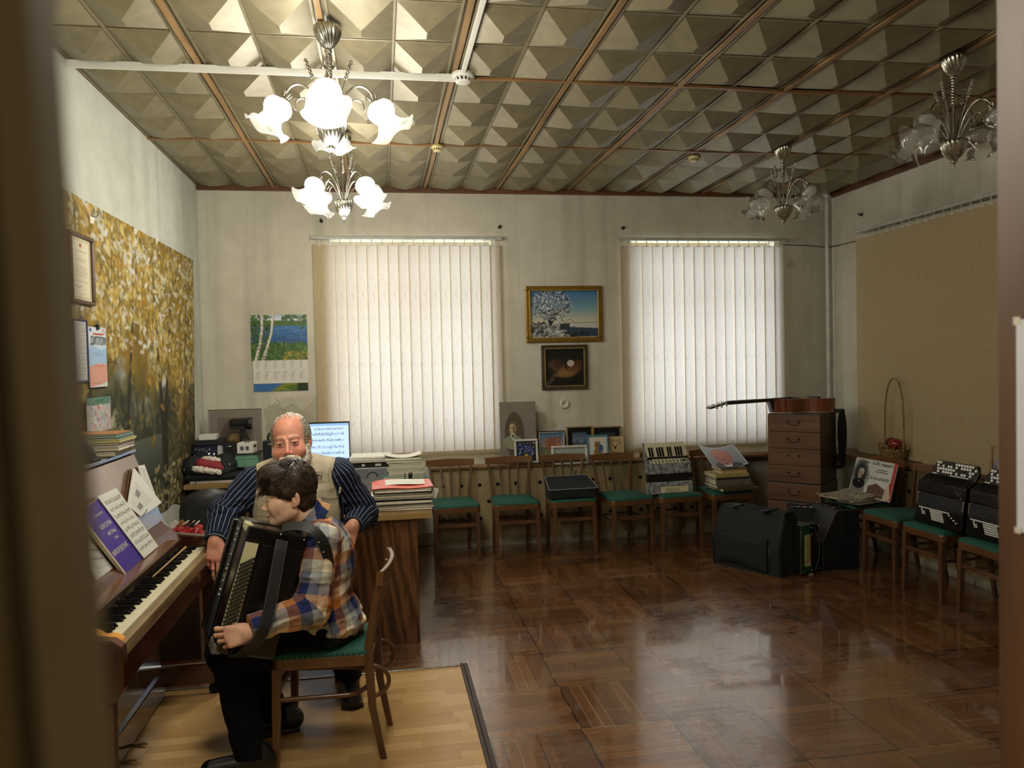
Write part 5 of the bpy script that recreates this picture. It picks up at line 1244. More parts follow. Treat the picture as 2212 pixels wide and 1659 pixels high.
# trousers and shoes
def btrou(P):
    d = ell(P, bhip+V(.01, 0, -.02), (.135, .165, .085))
    for a, b, c in ((hp_n, kn_n, an_n), (hp_f, kn_f, an_f)):
        l = smin(cap(P, a+V(0, -.012 if a is hp_n else .012, -.005), b, .098, .080), cap(P, b, c, .076, .058), .03); d = smin(d, l, .03)
    d = d-.006*fold(P, 9, 4, (1, 1, 1.6))-.003*fold(P, 22, 6)
    d = np.maximum(d, (P[:, 2]-.62)); d = np.maximum(d, -(P[:, 2]-.075)); d = np.where((P[:, 0] > -.47), smax(d, .489-P[:, 2], .02), d); return d
v, f = snet(btrou, V(-1.05, 3.1, .05), V(-.02, 3.8, .66), .0065)
link('trousers', np_mesh('trousers', [(v, f, rgb('0e0f12')*(1+.15*vn(v, 30)[:, None]))]), vcol('black_cloth', .92, bump=.2, bscale=500, spec=.15), BOY)
SHOE = M('black_shoe', '0f0e0e', .35, bump=.1, coat=.2)
def shoe(name, a, dirx, parent, L=.25, w=.045):
    a = V(a[0], a[1], 0); y = V(dirx[0], dirx[1], 0); y /= np.linalg.norm(y); x = np.cross(y, V(0, 0, 1)); R = np.stack([x, y, V(0, 0, 1)], 1)
    def s(P):
        p = (P-a)@R; d = cap(p, (0, -.045, .050), (0, L-.085, .040), w*.95, w*.88); d = smin(d, cap(p, (0, -.04, .05), (0, -.02, .10), w*.9, w*.85), .03)
        d = np.maximum(d, -(p[:, 2]-.022)); sole = rbox(p, (0, (L-.13)/2+.0, .012), (w*1.02, L/2+.005, .012), .010); return np.minimum(d, sole)
    v, f = snet(s, a-V(.3, .3, .01), a+V(.3, .3, .18), .005); o = link(name, np_mesh(name, [(v, f, rgb('101010'))]), SHOE, parent); return o
shoe('shoe', an_n, (-1, -.12), BOY); shoe('shoe', an_f, (-.9, -.2), BOY)
# ================================================================ THE TEACHER
MH = A(ay(628, 953, 4.05)); ms = 1.13
fy = V(-.05, -1, -.05); fy /= np.linalg.norm(fy); z_ = V(-.11, -.1, 1); fx = np.cross(fy, z_); fx /= np.linalg.norm(fx); fz = np.cross(fx, fy); MF = np.stack([fx, fy, fz], 1)
def ml(P): return ((P-MH)@MF)/ms
def mw(p): return MH+(np.asarray(p)*ms)@MF.T
ry_ = 4.17
sh_r, sh_l = A(ay(548, 1040, ry_)), A(ay(733, 1022, ry_)); el_r, el_l = A(ay(487, 1108, 4.12)), A(ay(786, 1108, 4.27)); wr_r, wr_l = A(ay(466, 1170, 3.985)), A(ay(762, 1136, 4.08))
mcx = (sh_r[0]+sh_l[0])/2; mnk = V(mcx-.005, 4.12, sh_l[2]+.055); mhp = V(mcx, 4.27, .56)
def man_head(P):
    d = head_sdf(ml(P), False, .0024)*ms; p = ml(P); q = p.copy(); q[:, 0] = np.abs(q[:, 0])
    d = smin(d, ell(q, (.046, .066, -.040), (.024, .024, .022))*ms, .02); 
    return smin(d, cap(P, mw((0, -.03, -.08)), mnk, .066, .078), .03)
v, f = snet(man_head, MH-V(.15, .16, .24), MH+V(.15, .18, .18), .0026); p_ = ml(v); c = face_col(p_, 'e2a389')
cr = np.exp(-((p_[:, 2]-.09)/.05)**2)[:, None]; c = c+(rgb('d98870')-c)*.5*cr
parts = [(v, f, c)]
FRR = fr3(V(1, 0, 0), V(.03, -.28, -.96), V(-.05, -1, .25)); FRL = fr3(V(-1, 0, 0), V(-.38, -.12, -.92), V(.15, -1, .12))
def mh1(P): return hand_sdf(loc(P, wr_r+V(0, -.01, .01), FRR, 1.06), [(.10, .45, .25), (.05, .25, .15), (.05, .30, .2), (.35, .7, .4)], .05, (.35, .9), .015, .024)*1.06
def mh1_(P): return smin(mh1(P), cap(P, wr_r, wr_r+.45*(el_r-wr_r), .027, .030), .015)
v, f = snet(mh1_, wr_r-V(.11, .13, .26), wr_r+V(.11, .16, .13), .0021); parts.append((v, f, hand_col(loc(v, wr_r, FRR, 1.06), 'd5967c', 'c4735e')))
def mh2(P): return hand_sdf(loc(P, wr_l, FRL, 1.06), [(.25, .4, .3)]*4, .02, (.3, .6), .015, .024)*1.06
def mh2_(P): return smin(mh2(P), cap(P, wr_l, wr_l+.5*(el_l-wr_l), .026, .030), .015)
v, f = snet(mh2_, wr_l-V(.18, .14, .26), wr_l+V(.12, .22, .13), .0024); parts.append((v, f, hand_col(loc(v, wr_l, FRL, 1.06), 'd5967c', 'c4735e')))
mk = [V(mcx-.15, 3.86, .50), V(mcx+.16, 3.86, .50)]; ma = [V(mcx-.20, 3.98, .10), V(-.20, 3.99, .10)]
def mbody(P):
    d = ell(P, V(mcx, 4.18, .92), (.19, .12, .24)); d = smin(d, ell(P, V(mcx, 4.17, .68), (.18, .15, .18)), .06); d = smin(d, cap(P, mnk+V(0, .02, -.1), mnk, .10, .07), .05)
    for a, b, r1, r2 in ((sh_r, el_r, .05, .042), (sh_l, el_l, .05, .042), (el_r, wr_r, .042, .032), (el_l, wr_l, .042, .032), (mhp+V(-.1, 0, 0), mk[0], .09, .065), (mhp+V(.1, 0, 0), mk[1], .09, .065), (mk[0], ma[0], .06, .042), (mk[1], ma[1], .06, .042)): d = smin(d, cap(P, a, b, r1, r2), .03)
    return d
v, f = snet(mbody, V(-1.0, 3.7, .04), V(.15, 4.5, 1.35), .016); parts.append((v, f, np.tile(rgb('d0a080'), (len(v), 1))))
MAN = link('person', np_mesh('person', parts), SKIN)
tag(MAN, 'elderly man with white beard in beige vest over navy pinstriped shirt, smiling behind the boy', 'person')
for s in (-1, 1):
    c = Vector(mw((s*.031, .0775, .0005))); d_ = Vector(MF @ V(s*.02, 1, .06))
    e = MB().ball(c, .0125*ms, 10).build('eyeball', M('eye_white'), MAN); MB().ball(c+d_*.0070*ms, .0074*ms, 8).build('iris', M('grey_iris', '33281f', .15, var=.05), e)
def whc(v):
    p = ml(v); st = vn(np.stack([p[:, 0]*150, p[:, 1]*60, p[:, 2]*150], 1), 1.0, 5); k = np.clip(.5+.6*st, 0, 1)[:, None]; return rgb('a39c88')*(1-k)+rgb('e6e1d2')*k
def mhair(P):
    p = ml(P); q = p.copy(); q[:, 0] = np.abs(q[:, 0])
    d = ell(p, (0, -.036, .026), (.085, .096, .098)); d = smax(d, -ell(p, (-.008, .050, .066), (.073, .112, .090)), .012)
    d = smax(d, -(p[:, 2]+.065), .012); d = smax(d, -ell(q, (.092, .002, -.020), (.022, .024, .036)), .006); d = smax(d, (p[:, 1]-.035), .01)
    return (d-.003*vn(p, 60, 2)-.002*vn(np.stack([p[:, 0]*120, p[:, 1]*30, p[:, 2]*120], 1), 1.0))*ms
v, f = snet(mhair, MH-V(.14, .10, .12), MH+V(.14, .20, .18), .0032); rr = random.Random(5); m = MB()
for i in range(900):
    s = rr.choice((-1, 1)); z = rr.uniform(-.04, .10); y = rr.uniform(-.05, .045); x = s*(.078-.35*max(0, z-.03)*1.0+.002); q = np.array((x, y, z)); d = np.array((s*.15, -1, .1-rr.random()*.5)); pts = []; c0 = np.array((0, -.03, .026)); R = np.array((.084, .098, .098))
    for k in range(6):
        d /= np.linalg.norm(d); e = (q-c0)/R; q = c0+(q-c0)/np.linalg.norm(e)*(1.01+.03*math.sin(k*.6)); pts.append(tuple(mw(q))); q = q+d*.0105; d = d+np.array((0, 0, -.15))
    r0 = rr.uniform(.0009, .0024); m.tube(pts, [r0*y_ for y_ in (.3, 1, 1.1, .9, .6, .1)], 6, cap=False, flat=.5)
for i in range(70):   # thin strands combed over the crown
    x = rr.uniform(-.05, .06); q = np.array((x, .03+rr.uniform(-.03, .02), .118-x*x*6)); d = np.array((.25, -1, .15)); pts = []; c0 = np.array((0, -.016, .036)); R = np.array((.077, .101, .088))
    for k in range(6): d /= np.linalg.norm(d); e = (q-c0)/R; q = c0+(q-c0)/np.linalg.norm(e)*1.005; pts.append(tuple(mw(q))); q = q+d*.012
    m.tube(pts, [.0003, .0009, .001, .0009, .0006, .0001], 5, cap=False)
link('hair', np_mesh('hair', [(v, f, whc(v)), mb_np(m, whc)]), HAIRM, MAN)
def mbeard(P):
    p = ml(P); q = p.copy(); q[:, 0] = np.abs(q[:, 0])
    d = ell(p, (0, .052, -.108), (.066, .056, .052)); d = smin(d, cap(q, (.070, .012, -.030), (.055, .040, -.085), .014, .026), .02); d = smin(d, cap(q, (.004, .112, -.054), (.038, .092, -.070), .011, .010), .010)
    d = smax(d, -ell(p, (0, .112, -.0720), (.016, .012, .0045)), .004); return (d-.003*vn(p, 70, 2)-.002*vn(np.stack([p[:, 0]*130, p[:, 1]*130, p[:, 2]*30], 1), 1.0))*ms
v, f = snet(mbeard, MH-V(.13, .18, .22), MH+V(.13, .06, .03), .0030); m = MB()
for i in range(1300):
    s = rr.choice((-1, 1)); t = rr.random()
    if t < .30: q = np.array((s*rr.uniform(.002, .034), .108-.2*0, -.050-rr.random()*.010)); q[1] = .116-abs(q[0])*.5; d = np.array((s*.9, .35, -1.0)); L = .024
    elif t < .68: q = np.array((s*(.072+.004*rr.random()), rr.uniform(-.002, .030), rr.uniform(-.055, -.015))); d = np.array((s*.25, .25, -1)); L = .03
    else: a = rr.uniform(0, PI/2); q = np.array((s*.060*math.sin(a), .045+.055*math.cos(a), rr.uniform(-.125, -.075))); d = np.array((s*.3*math.sin(a), .35*math.cos(a), -1)); L = .04
    pts = []
    for k in range(5): d /= np.linalg.norm(d); pts.append(tuple(mw(q))); q = q+d*L/4; d = d+np.array((rr.uniform(-.15, .15), -.05, -.1))
    r0 = rr.uniform(.0013, .0030); m.tube(pts, [r0*y_ for y_ in (.4, 1, 1, .7, .1)], 5, cap=False, flat=.6)
link('beard', np_mesh('beard', [(v, f, whc(v)), mb_np(m, whc)]), HAIRM, MAN)
def mshirt_raw(P):
    t = ell(P, V(mcx, 4.19, .94), (.235, .150, .25)); t = smin(t, ell(P, V(mcx, 4.17, .70), (.205, .175, .20)), .07)
    t = smin(t, cap(P, mnk+V(0, .03, -.07), sh_r+V(.03, .01, .0), .075, .072), .05); t = smin(t, cap(P, mnk+V(0, .03, -.07), sh_l+V(-.03, .01, 0), .075, .072), .05)
    return t, cap(P, sh_r, el_r, .080, .072), cap(P, el_r, wr_r, .070, .052), cap(P, sh_l, el_l, .080, .072), cap(P, el_l, wr_l, .070, .050)
def mshirt(P):
    t, a1, a2, b1, b2 = mshirt_raw(P); d = smin(t, smin(a1, a2, .03), .03); d = smin(d, smin(b1, b2, .03), .03)
    pz = np.exp(-(np.linalg.norm(P-el_r, axis=1)/.11)**2)+np.exp(-(np.linalg.norm(P-el_l, axis=1)/.11)**2)
    d = d-(.006*fold(P, 9, 1, (1, 1, 1.8))+.005*fold(P+.03*vn(P, 7, 5)[:, None], 17, 2, (1, 1, 2)))*(.6+1.2*pz)
    d = smax(d, -cap(P, mw((0, -.03, -.08)), mnk+V(0, 0, -.02), .068, .080), .006)
    for w_, e_ in ((wr_r, el_r), (wr_l, el_l)):
        n = (w_-e_)/np.linalg.norm(w_-e_); cut = (P-w_)@n; d = np.where(np.linalg.norm(P-w_, axis=1) < .13, np.maximum(d, cut+.010), d)
    return np.maximum(d, -(P[:, 2]-.50))
def mshirt_col(P):
    t, a1, a2, b1, b2 = mshirt_raw(P); k = np.argmin(np.stack([t, a1, a2, b1, b2]), 0); s = P[:, 0]; k = elbow(k, P, 1, sh_r, el_r, wr_r); k = elbow(k, P, 3, sh_l, el_l, wr_l)
    m_ = s
    for i, (a, b, r) in enumerate(((sh_r, el_r, .076), (el_r, wr_r, .062), (sh_l, el_l, .076), (el_l, wr_l, .062))): u, an = limb_uv(P, a, b); m_ = np.where(k == i+1, an*r+.004*vn(P, 12), m_)
    return np.stack([m_*0, m_+3], 1)
v, f = snet(mshirt, V(-1.02, 3.86, .48), V(.16, 4.42, 1.28), .0044)
MS = link('pinstripe_shirt', np_mesh('pinstripe_shirt', [(v, f, rgb('151b2a'))], uv=mshirt_col(v)), PINS, MAN)
for w_, e_, r in ((wr_r, el_r, .053), (wr_l, el_l, .050)):
    n = (w_-e_)/np.linalg.norm(w_-e_)
    v, f = snet(lambda P: np.maximum(np.abs(cap(P, e_, w_+.3*(w_-e_), r+.012, r-.010))-.003, np.abs((P-w_)@n+.030)-.028), w_-V(.11, .11, .11), w_+V(.11, .13, .11), .003)
    u_, a_ = limb_uv(v, e_, w_); link('cuff', np_mesh('cuff', [(v, f, rgb('151b2a'))], uv=np.stack([u_*0, u_+3], 1)), PINS, MS)
def mvest(P):
    t = mshirt_raw(P)[0]-.014; t = t-.004*fold(P, 7, 9, (1, 1, 1.5))-.0025*fold(P, 20, 4, (1.4, 1, 1)); x = P[:, 0]-mcx; z = P[:, 2]
    hw = .222-.035*np.clip((z-.90)/.18, 0, 1)+.02*np.clip((z-1.10)/.06, 0, 1); t = smax(t, np.abs(x)-hw, .012)
    nk = cap(P, mnk+V(0, -.12, -.10), mnk+V(0, .03, .05), .055, .075); t = smax(t, -nk, .01); op = (P[:, 1] < 4.13); t = np.where(op, smax(t, -(np.abs(x+.01)-.006-.45*np.clip(z-.98, 0, .3)), .004), t)
    return np.maximum(t, -(z-.52))
v, f = snet(mvest, V(mcx-.29, 3.92, .50), V(mcx+.29, 4.42, 1.24), .0044)
def vestc(P):
    x = np.abs(P[:, 0]-mcx); hw = .222-.035*np.clip((P[:, 2]-.90)/.18, 0, 1)+.02*np.clip((P[:, 2]-1.10)/.06, 0, 1); c = np.tile(rgb('b8ac92'), (len(P), 1))*(1+.05*vn(P, 25)[:, None])
    c = np.where(((hw-x) < .007)[:, None], rgb('776d57'), c); c = np.where((np.abs(hw-x-.02) < .0022)[:, None], c*.82, c); c = np.where(((np.abs(P[:, 2]-1.055) < .0022) & (P[:, 1] < 4.2))[:, None], c*.8, c); return c
VS = link('vest', np_mesh('vest', [(v, f, vestc(v))]), CLOTH, MAN)
VC = M('vest_canvas', 'b3a88e', .85, bump=.2, bscale=300); SEAM = M('vest_seam', '7d735d', .9)
from mathutils.bvhtree import BVHTree
bt = BVHTree.FromPolygons([tuple(a) for a in v], [tuple(a) for a in f])
def on_vest(px, py, off=.004):
    d = ray(px, py); h = bt.ray_cast(C0, d.normalized()); return (h[0] or ay(px, py, 4.0))-d.normalized()*off
for (x0, y0_, x1, y1_, nm) in ((696, 1052, 734, 1074, 'pocket_flap'), (698, 1076, 731, 1124, 'pocket'), (556, 1112, 592, 1122, 'pocket_flap'), (558, 1123, 590, 1160, 'pocket')):
    g = MB(); g.sheet(lambda a, b: on_vest(x0+(x1-x0)*a, y1_+(y0_-y1_)*b+(3 if nm == 'pocket_flap' else 0)*math.sin(a*PI)*(1-b), .012 if nm == 'pocket_flap' else .008), 10, 8, .006); g.build(nm, VC, VS, bevel=.001)
p = on_vest(690, 1022, .012); m = MB(); m.tube([p+Vector((.012*math.cos(a), 0, -.010+.012*math.sin(a))) for a in [PI*(1+k/8) for k in range(9)]]+[p+Vector((.012, 0, -.008)), p+Vector((-.012, 0, -.008))], .0018, 6, closed=True); m.build('d_ring', SILV, VS)
g = MB(); g.obox(p+Vector((0, .002, .002)), (.03, .006, .016)); g.build('ring_tab', VC, VS)
def mtrou(P):
    d = ell(P, mhp, (.19, .17, .12))
    for a, b, c in ((mhp+V(-.1, 0, 0), mk[0], ma[0]), (mhp+V(.1, 0, 0), mk[1], ma[1])): d = smin(d, smin(cap(P, a, b, .105, .088), cap(P, b, c, .084, .066), .03), .03)
    d = d-.006*fold(P, 9, 4); return np.maximum(np.maximum(d, P[:, 2]-.62), -(P[:, 2]-.075))
v, f = snet(mtrou, V(mcx-.45, 3.70, .05), V(mcx+.45, 4.5, .66), .009)
link('trousers', np_mesh('trousers', [(v, f, rgb('1b1b1f')*(1+.15*vn(v, 30)[:, None]))]), vcol('black_cloth'), MAN)
shoe('shoe', ma[0], (-.1, -1), MAN, .28, .052); shoe('shoe', ma[1], (.1, -1), MAN, .28, .052)
c = ch((mcx, 4.30, 0), 0, 'wooden chair under the bearded teacher, almost hidden behind the boy')
# ---------------------------------------------------------------- the boy's accordion
BLK = M('black_celluloid', '0b0b0c', .22, var=.05, coat=.25); BLM = M('black_leather_strap', '141313', .45, bump=.2, bscale=200, var=.1); CRM = M('cream_celluloid', 'd8d2a6', .3, var=.03); GRY = M('grey_grille', '4c4e52', .3, .3); NIK = M('nickel', 'c9c7c0', .2, 1, var=.05)
ps = math.radians(17); ti = math.radians(17.5)
X_ = Vector((math.cos(ps), math.sin(ps), 0)); Ae = (X_*math.cos(ti)-Vector((0, 0, math.sin(ti)))); Be = (-X_*math.sin(ti)-Vector((0, 0, math.cos(ti)))); Ne = Vector((-math.sin(ps)*-1, -math.cos(ps), 0)); Ne = Vector((math.sin(ps), -math.cos(ps), 0))
O_ = ay(537, 1136, 3.17)
ACC = thing('accordion', 'large black piano accordion with cream button board held by the boy', 'accordion', tuple(O_))
IA = Matrix.Translation(-O_)
MT = Matrix((Ae, Be, -Ne)).transposed()     # local: x across, y down the length, z depth into the instrument
def L2W(a, b, c): return O_+MT @ Vector((a, b, c))
def lb(mb, name, mat, parent=ACC, bevel=0, inv=True):
    mb.v = [tuple(L2W(*q)) for q in mb.v]; o = mb.build(name, mat, parent, bevel)
    if parent is ACC: o.matrix_parent_inverse = IA
    return o
wA, LA = .240, .500
bass = lb(MB().box(0, wA, 0, LA, 0, .105), 'bass_casing', BLK, bevel=.010)
b = MB()
for k in range(4):
    z = .106+k*.010; b.box(.006, wA-.006, .012, LA-.012, z, z+.005).box(.014, wA-.014, .020, LA-.020, z+.005, z+.010)
lb(b, 'bellows', M('bellows_cloth', '151316', .6), bevel=.001)
treb = lb(MB().box(.0, wA, 0, LA, .146, .250), 'treble_casing', BLK, bevel=.010)
lb(MB().box(-.02, .17, .02, LA-.02, .252, .290), 'keyboard_block', BLK, bevel=.004)
kk = None
for i in range(24):
    o = lb(MB().box(-.018, .12, .03+i*.0183, .03+i*.0183+.0175, .290, .299), 'white_key', KEYW, ACC, .001)
# front edge grille plate with script
gp = lb(MB().box(-.004, 0, .015, LA-.02, .150, .246), 'front_grille', GRY, bevel=.002)
o = text('maker_script', 'WELTMEISTER', .046, NIK, tuple(L2W(-.0052, .330, .215)), tuple(-Be), tuple(Ne), None, ext=.0008, shear=.2, sp=1.0); o.parent = gp
lb(MB().box(-.004, .022, -.003, .022, .020, .103), 'corner_plate', CRM)
lb(MB().box(.0, .075, .0, .055, -.010, 0), 'bass_head', BLK, bevel=.005)
# cream button board with 6 x 16 black bass buttons
bb = lb(MB().prism([(.006, .060), (.056, .060), (.062, .455), (.006, .455)], (0, 0, -.004), (1, 0, 0), (0, 1, 0), (0, 0, .004)), 'button_board', CRM)
bm = None
for r in range(6):
    for c in range(16):
        x = .011+r*.0083; y = .130+c*.0172-r*.0062+.020
        o = lb(MB().lathe([(.0046, 0), (.0048, -.007), (.0034, -.0095), (0, -.0100)], 10, (x, y, -.004)), 'bass_button', M('black_button', '060606', .5, var=.02), bb)
lb(MB().box(.070, wA-.004, .058, LA-.012, -.008, 0), 'bass_end_panel', M('black_satin', '0a0a0b', .3, var=.05), bevel=.005)
g = None
for i in range(16):
    o = lb(MB().beam((.090, .10+i*.008, -.0085), (.116, .092+i*.008, -.0085), .0018, .001), 'air_slot', M('slot_dark', '000000', .9), ACC) if i < 10 else None
# bass strap: bowed off the end panel from the top to the bottom
pts = spl([(.150, .030, -.008), (.148, .07, -.030), (.150, .16, -.062), (.152, .27, -.100), (.146, .36, -.128), (.126, .43, -.105), (.100, .485, -.045), (.090, .503, 0)], 5)
m = MB(); P = [Vector(p) for p in pts]; n = len(P); vs = []
for i, p in enumerate(P):
    t = (P[min(i+1, n-1)]-P[max(i-1, 0)]).normalized(); x = Vector((1, 0, 0)); x = (x-t*x.dot(t)).normalized(); y = t.cross(x); w_ = .034 if i < n-8 else .030
    vs += [p-x*w_-y*.002, p+x*w_*.4-y*.002, p+x*w_*.4+y*.002, p-x*w_+y*.002]
m.add(vs, [(0, 1, 2, 3), (n*4-1, n*4-2, n*4-3, n*4-4)]+[(i*4+k, i*4+4+k, i*4+4+(k+1) % 4, i*4+(k+1) % 4) for i in range(n-1) for k in range(4)])
so = lb(m, 'bass_strap', BLM)
for sx in (-.030, .012):
    lb(MB().tube([p+Vector((sx, -.002, -.003)) for p in P], .0009, 4), 'stitching', M('grey_thread', '5c5c58', .8), so)
for (x, y) in ((.010, .012), (.068, .012), (.13, .010), (wA-.014, .014), (.012, LA-.014), (.07, LA-.016), (wA-.016, LA-.014)):
    lb(MB().ball((x, y, -.002), .004, 5), 'rivet', NIK)
lb(MB().box(-.004, .03, LA-.04, LA+.003, .0, .10), 'corner_guard', M('worn_corner', '6f6a60', .5), bevel=.006)
# shoulder strap over the near shoulder
sp_ = [tuple(L2W(.17, -.004, .03)), tuple(ay(610, 1141, 3.235)), tuple(ay(645, 1136, 3.222)), tuple(ay(672, 1143, 3.21)), tuple(ay(693, 1163, 3.205)), tuple(ay(705, 1190, 3.21)), tuple(ay(710, 1222, 3.23)), tuple(ay(706, 1256, 3.28)), tuple(ay(700, 1290, 3.36))]
S_ = ribbon(spl(sp_, 5), None, .042, .006, ((0, -.55, .85), (.35, -1, -.1))); S_.v = S_.v; st_ = S_.build('shoulder_strap', BLM, ACC); st_.matrix_parent_inverse = IA
for k in (8, 12, 16, 20, 24, 28):
    q = spl(sp_, 5)[k]; o = MB().ball(Vector(q)+Vector((-.008, -.006, -.014)), .0045, 5).build('strap_stud', NIK, ACC); o.matrix_parent_inverse = IA
# ---------------------------------------------------------------- painted sheets, frames, papers
PAINT = vcol('oil_paint', .5, bump=.2, bscale=300); PRINT = vcol('glossy_print', .35); MATTE = vcol('matt_print', .75, spec=.2)
GOLD = M('gilt_frame', '9a7a34', .35, .75, var=.3, scale=60, bump=.4, bscale=140); WHF = M('white_frame', 'd6d3c8', .4); BKF = M('black_frame', '17150f', .35); TEAL = M('teal_frame', '4d8794', .4)
BOXW = M('white_card', 'e2dfd6', .5, var=.03); PAPER = M('paper_white', 'dedbd0', .7, var=.04)
def framed(label, cat, px0, px1, pyt, pyb, y, cv, fmat, fw=.03, fd=.022, lean=0., onx=None, pmat=None, group=None, lip=None, name='picture_frame', mat_board=None):
    """picture standing/hanging on the plane y (or x=onx); pixel box of the photo gives its size"""
    if onx is None: a, b = ay(px0, pyb, y), ay(px1, pyb, y); c = ay((px0+px1)/2, pyt, y)
    else: a, b = ax_(px0, pyb, onx), ax_(px1, pyb, onx); c = ax_((px0+px1)/2, pyt, onx)
    W_ = (b-a).length if onx is None else abs(b.y-a.y); z0 = (a.z+b.z)/2; H_ = (c.z-z0)/math.cos(lean); mid = (a+b)/2
    t = thing(name, label, cat, (mid.x, mid.y, z0)); t.rotation_euler = (-lean, 0, 0 if onx is None else (PI/2 if onx < 0 else -PI/2))
    if group: t['group'] = group
    w = W_/2
    if fmat:
        m = MB()
        for (x0, x1, z0_, z1_) in ((-w, w, 0, fw), (-w, w, H_-fw, H_), (-w, -w+fw, fw, H_-fw), (w-fw, w, fw, H_-fw)): m.box(x0, x1, -fd, 0, z0_, z1_)
        m.build('frame', fmat, t, bevel=min(.006, fw*.3))
        if lip:
            m = MB(); q = fw*.82
            for (x0, x1, z0_, z1_) in ((-w+q, w-q, q, fw+.003), (-w+q, w-q, H_-fw-.003, H_-q), (-w+q, -w+fw+.003, q, H_-q), (w-fw-.003, w-q, q, H_-q)): m.box(x0, x1, -fd*1.12, -fd*.5, z0_, z1_)
            m.build('frame_lip', lip, t, bevel=.001)
        MB().box(-w+.002, w-.002, -.003, .0, .002, H_-.002).build('backing', M('backing_board', '6b5a42', .8), t)
    else: MB().box(-w, w, -.001, .0015, 0, H_).build('backing', M('backing_board', '6b5a42', .8), t); fw = 0
    e = fw*.9; yy = -.0045 if fmat else -.002
    if mat_board:
        picture('mat_board', Cv(4, 4, mat_board[0]).a, (-w+e, yy, H_-e), (w-e, yy, H_-e), (w-e, yy, e), (-w+e, yy, e), MATTE, t); e += mat_board[1]; yy -= .001
    picture('picture', cv.a, (-w+e, yy, H_-e), (w-e, yy, H_-e), (w-e, yy, e), (-w+e, yy, e), pmat or PAINT, t)
    t['_h'] = H_; t['_w'] = W_; del t['_h']; del t['_w']; return t, w, H_
# --- autumn mural on the left wall
def mural_cv():
    c = Cv(330, 300, 'c9c2a0'); n = fbm(300, 330, 6, 5, 3); n2 = fbm(300, 330, 14, 4, 8); y = c.y; x = c.x
    sky = rgb('e6e2cc'); yel = rgb('c99a2c'); dk = rgb('3e4029'); gr = rgb('55603f')
    top = np.clip((.62-y)/.16+(n-.5)*3, 0, 1)[..., None]; fol = np.clip((n2-.36)*5, 0, 1)[..., None]
    c.a = (dk*.9+gr*.35*n2[..., None])*(1-top)+(sky*(1-fol)+(yel*.75+rgb('8b7430')*.25*n[..., None])*fol)*top
    c.dabs(900, ['4c5136', '66683f', '3b402c', '75704a', '8f8a66'], .020, (0, .55, 1, 1), 5, ang=1.5, asp=3.5, al=.6)
    # lake and path light
    c.grad(.72, .86, '6f7664', '4c5445', .42, .72)
    for k, (x0, x1, wd) in enumerate(((.70, .735, .010), (.80, .745, .0075), (.28, .33, .006), (.55, .50, .005), (.93, .90, .006), (.12, .14, .006))):
        c.line([(x0, .0), (x0*.7+x1*.3, .35), (x1+.004, .62), (x1, .98)] if k else [(.66, .02), (.69, .35), (.725, .7), (.745, 1)], [wd*.5, wd, wd*1.5, wd*2], '3a3223', .9)
    r = random.Random(6)
    for i in range(60):
        x0 = r.random(); y0 = r.uniform(.0, .5); a = r.uniform(-1.2, 1.2); L = r.uniform(.04, .16); c.line([(x0, y0), (x0+L*math.sin(a), y0-L*.6*math.cos(a)+.02), (x0+L*1.5*math.sin(a), y0-L*math.cos(a))], [.0022, .0016, .0007], '4a3c22', .85)
    msk = lambda X, Y: 1 if Y < .50+.14*math.sin(X*9)+.06*math.sin(X*31) else .03
    c.dabs(3400, ['d3a436', 'e0b848', 'b98a2a', 'c79a35', '9c8432', 'edcf6e', '86782f', 'f0dfa0'], .0150, (0, 0, 1, .74), 9, ang=1.3, asp=2.2, mask=msk, al=.75)
    c.dabs(2600, ['d8b450', 'a8802c', 'e6cc7a', '8a6f2c', 'c9a040', '6f6a38'], .0068, (0, 0, 1, .72), 19, ang=1.3, asp=2, mask=msk, al=.8)
    c.dabs(380, ['efe9d8', 'f6f2e6', 'e4dcc0'], .010, (0, .03, 1, .42), 12, al=.8)
    c.dabs(420, ['7b6538', '8d703c', '5f5232', 'a07f48'], .012, (.78, .55, 1, 1), 14, ang=1.4, al=.7)
    c.dabs(380, ['c9b27a', 'b39a58', 'd8c48c', '8d7a44'], .010, (.35, .84, .95, 1), 15, al=.8)
    c.dabs(300, ['b8a878', '8f8a5a', 'd5cca0'], .012, (.05, .60, .45, .80), 16, al=.6)
    c.dabs(260, ['5f7a3c', '728a48'], .012, (.0, .0, .12, .16), 17, al=.6); l_ = c.a.mean(-1, keepdims=True); c.a = (c.a*.82+l_*.18)*.86; return c
pr = ax_(417, 562, XL+.006); pb_ = ax_(423, 1052, XL+.006); pl = ax_(160, 452, XL+.006)
cv = mural_cv(); yl = 3.3; zt_ = pr.z; zb_ = pb_.z
P0, P1, P2, P3 = (XL+.006, yl, zt_), (XL+.006, pr.y, zt_), (XL+.006, pb_.y, zb_), (XL+.006, yl, zb_)
def mc(u, v): d = .010*np.maximum(0, v-.9)*np.sin(u*40)**2*3; z = -.05*np.sin(u*9)**2*(v > .999)-.02*(v > .999)*np.sin(u*37); return np.concatenate([d+0*u, 0*u, z+0*u], -1)
mu = picture('mural', cv.a, P0, P1, P2, P3, MATTE, None, mc); tag(mu, 'large autumn forest photo mural with yellow leaves covering the left wall', 'mural')
for k, (px, py) in enumerate(((158+40, 476), (292, 500), (338, 520))):
    q = ax_(px, py, XL+.008); m = MB(); m.sheet(lambda a, b: q+Vector((.012*a*b, (a-.5)*.045, (b-.5)*.035)), 3, 3, .0006); m.build('tape_tab', M('clear_tape'), mu)
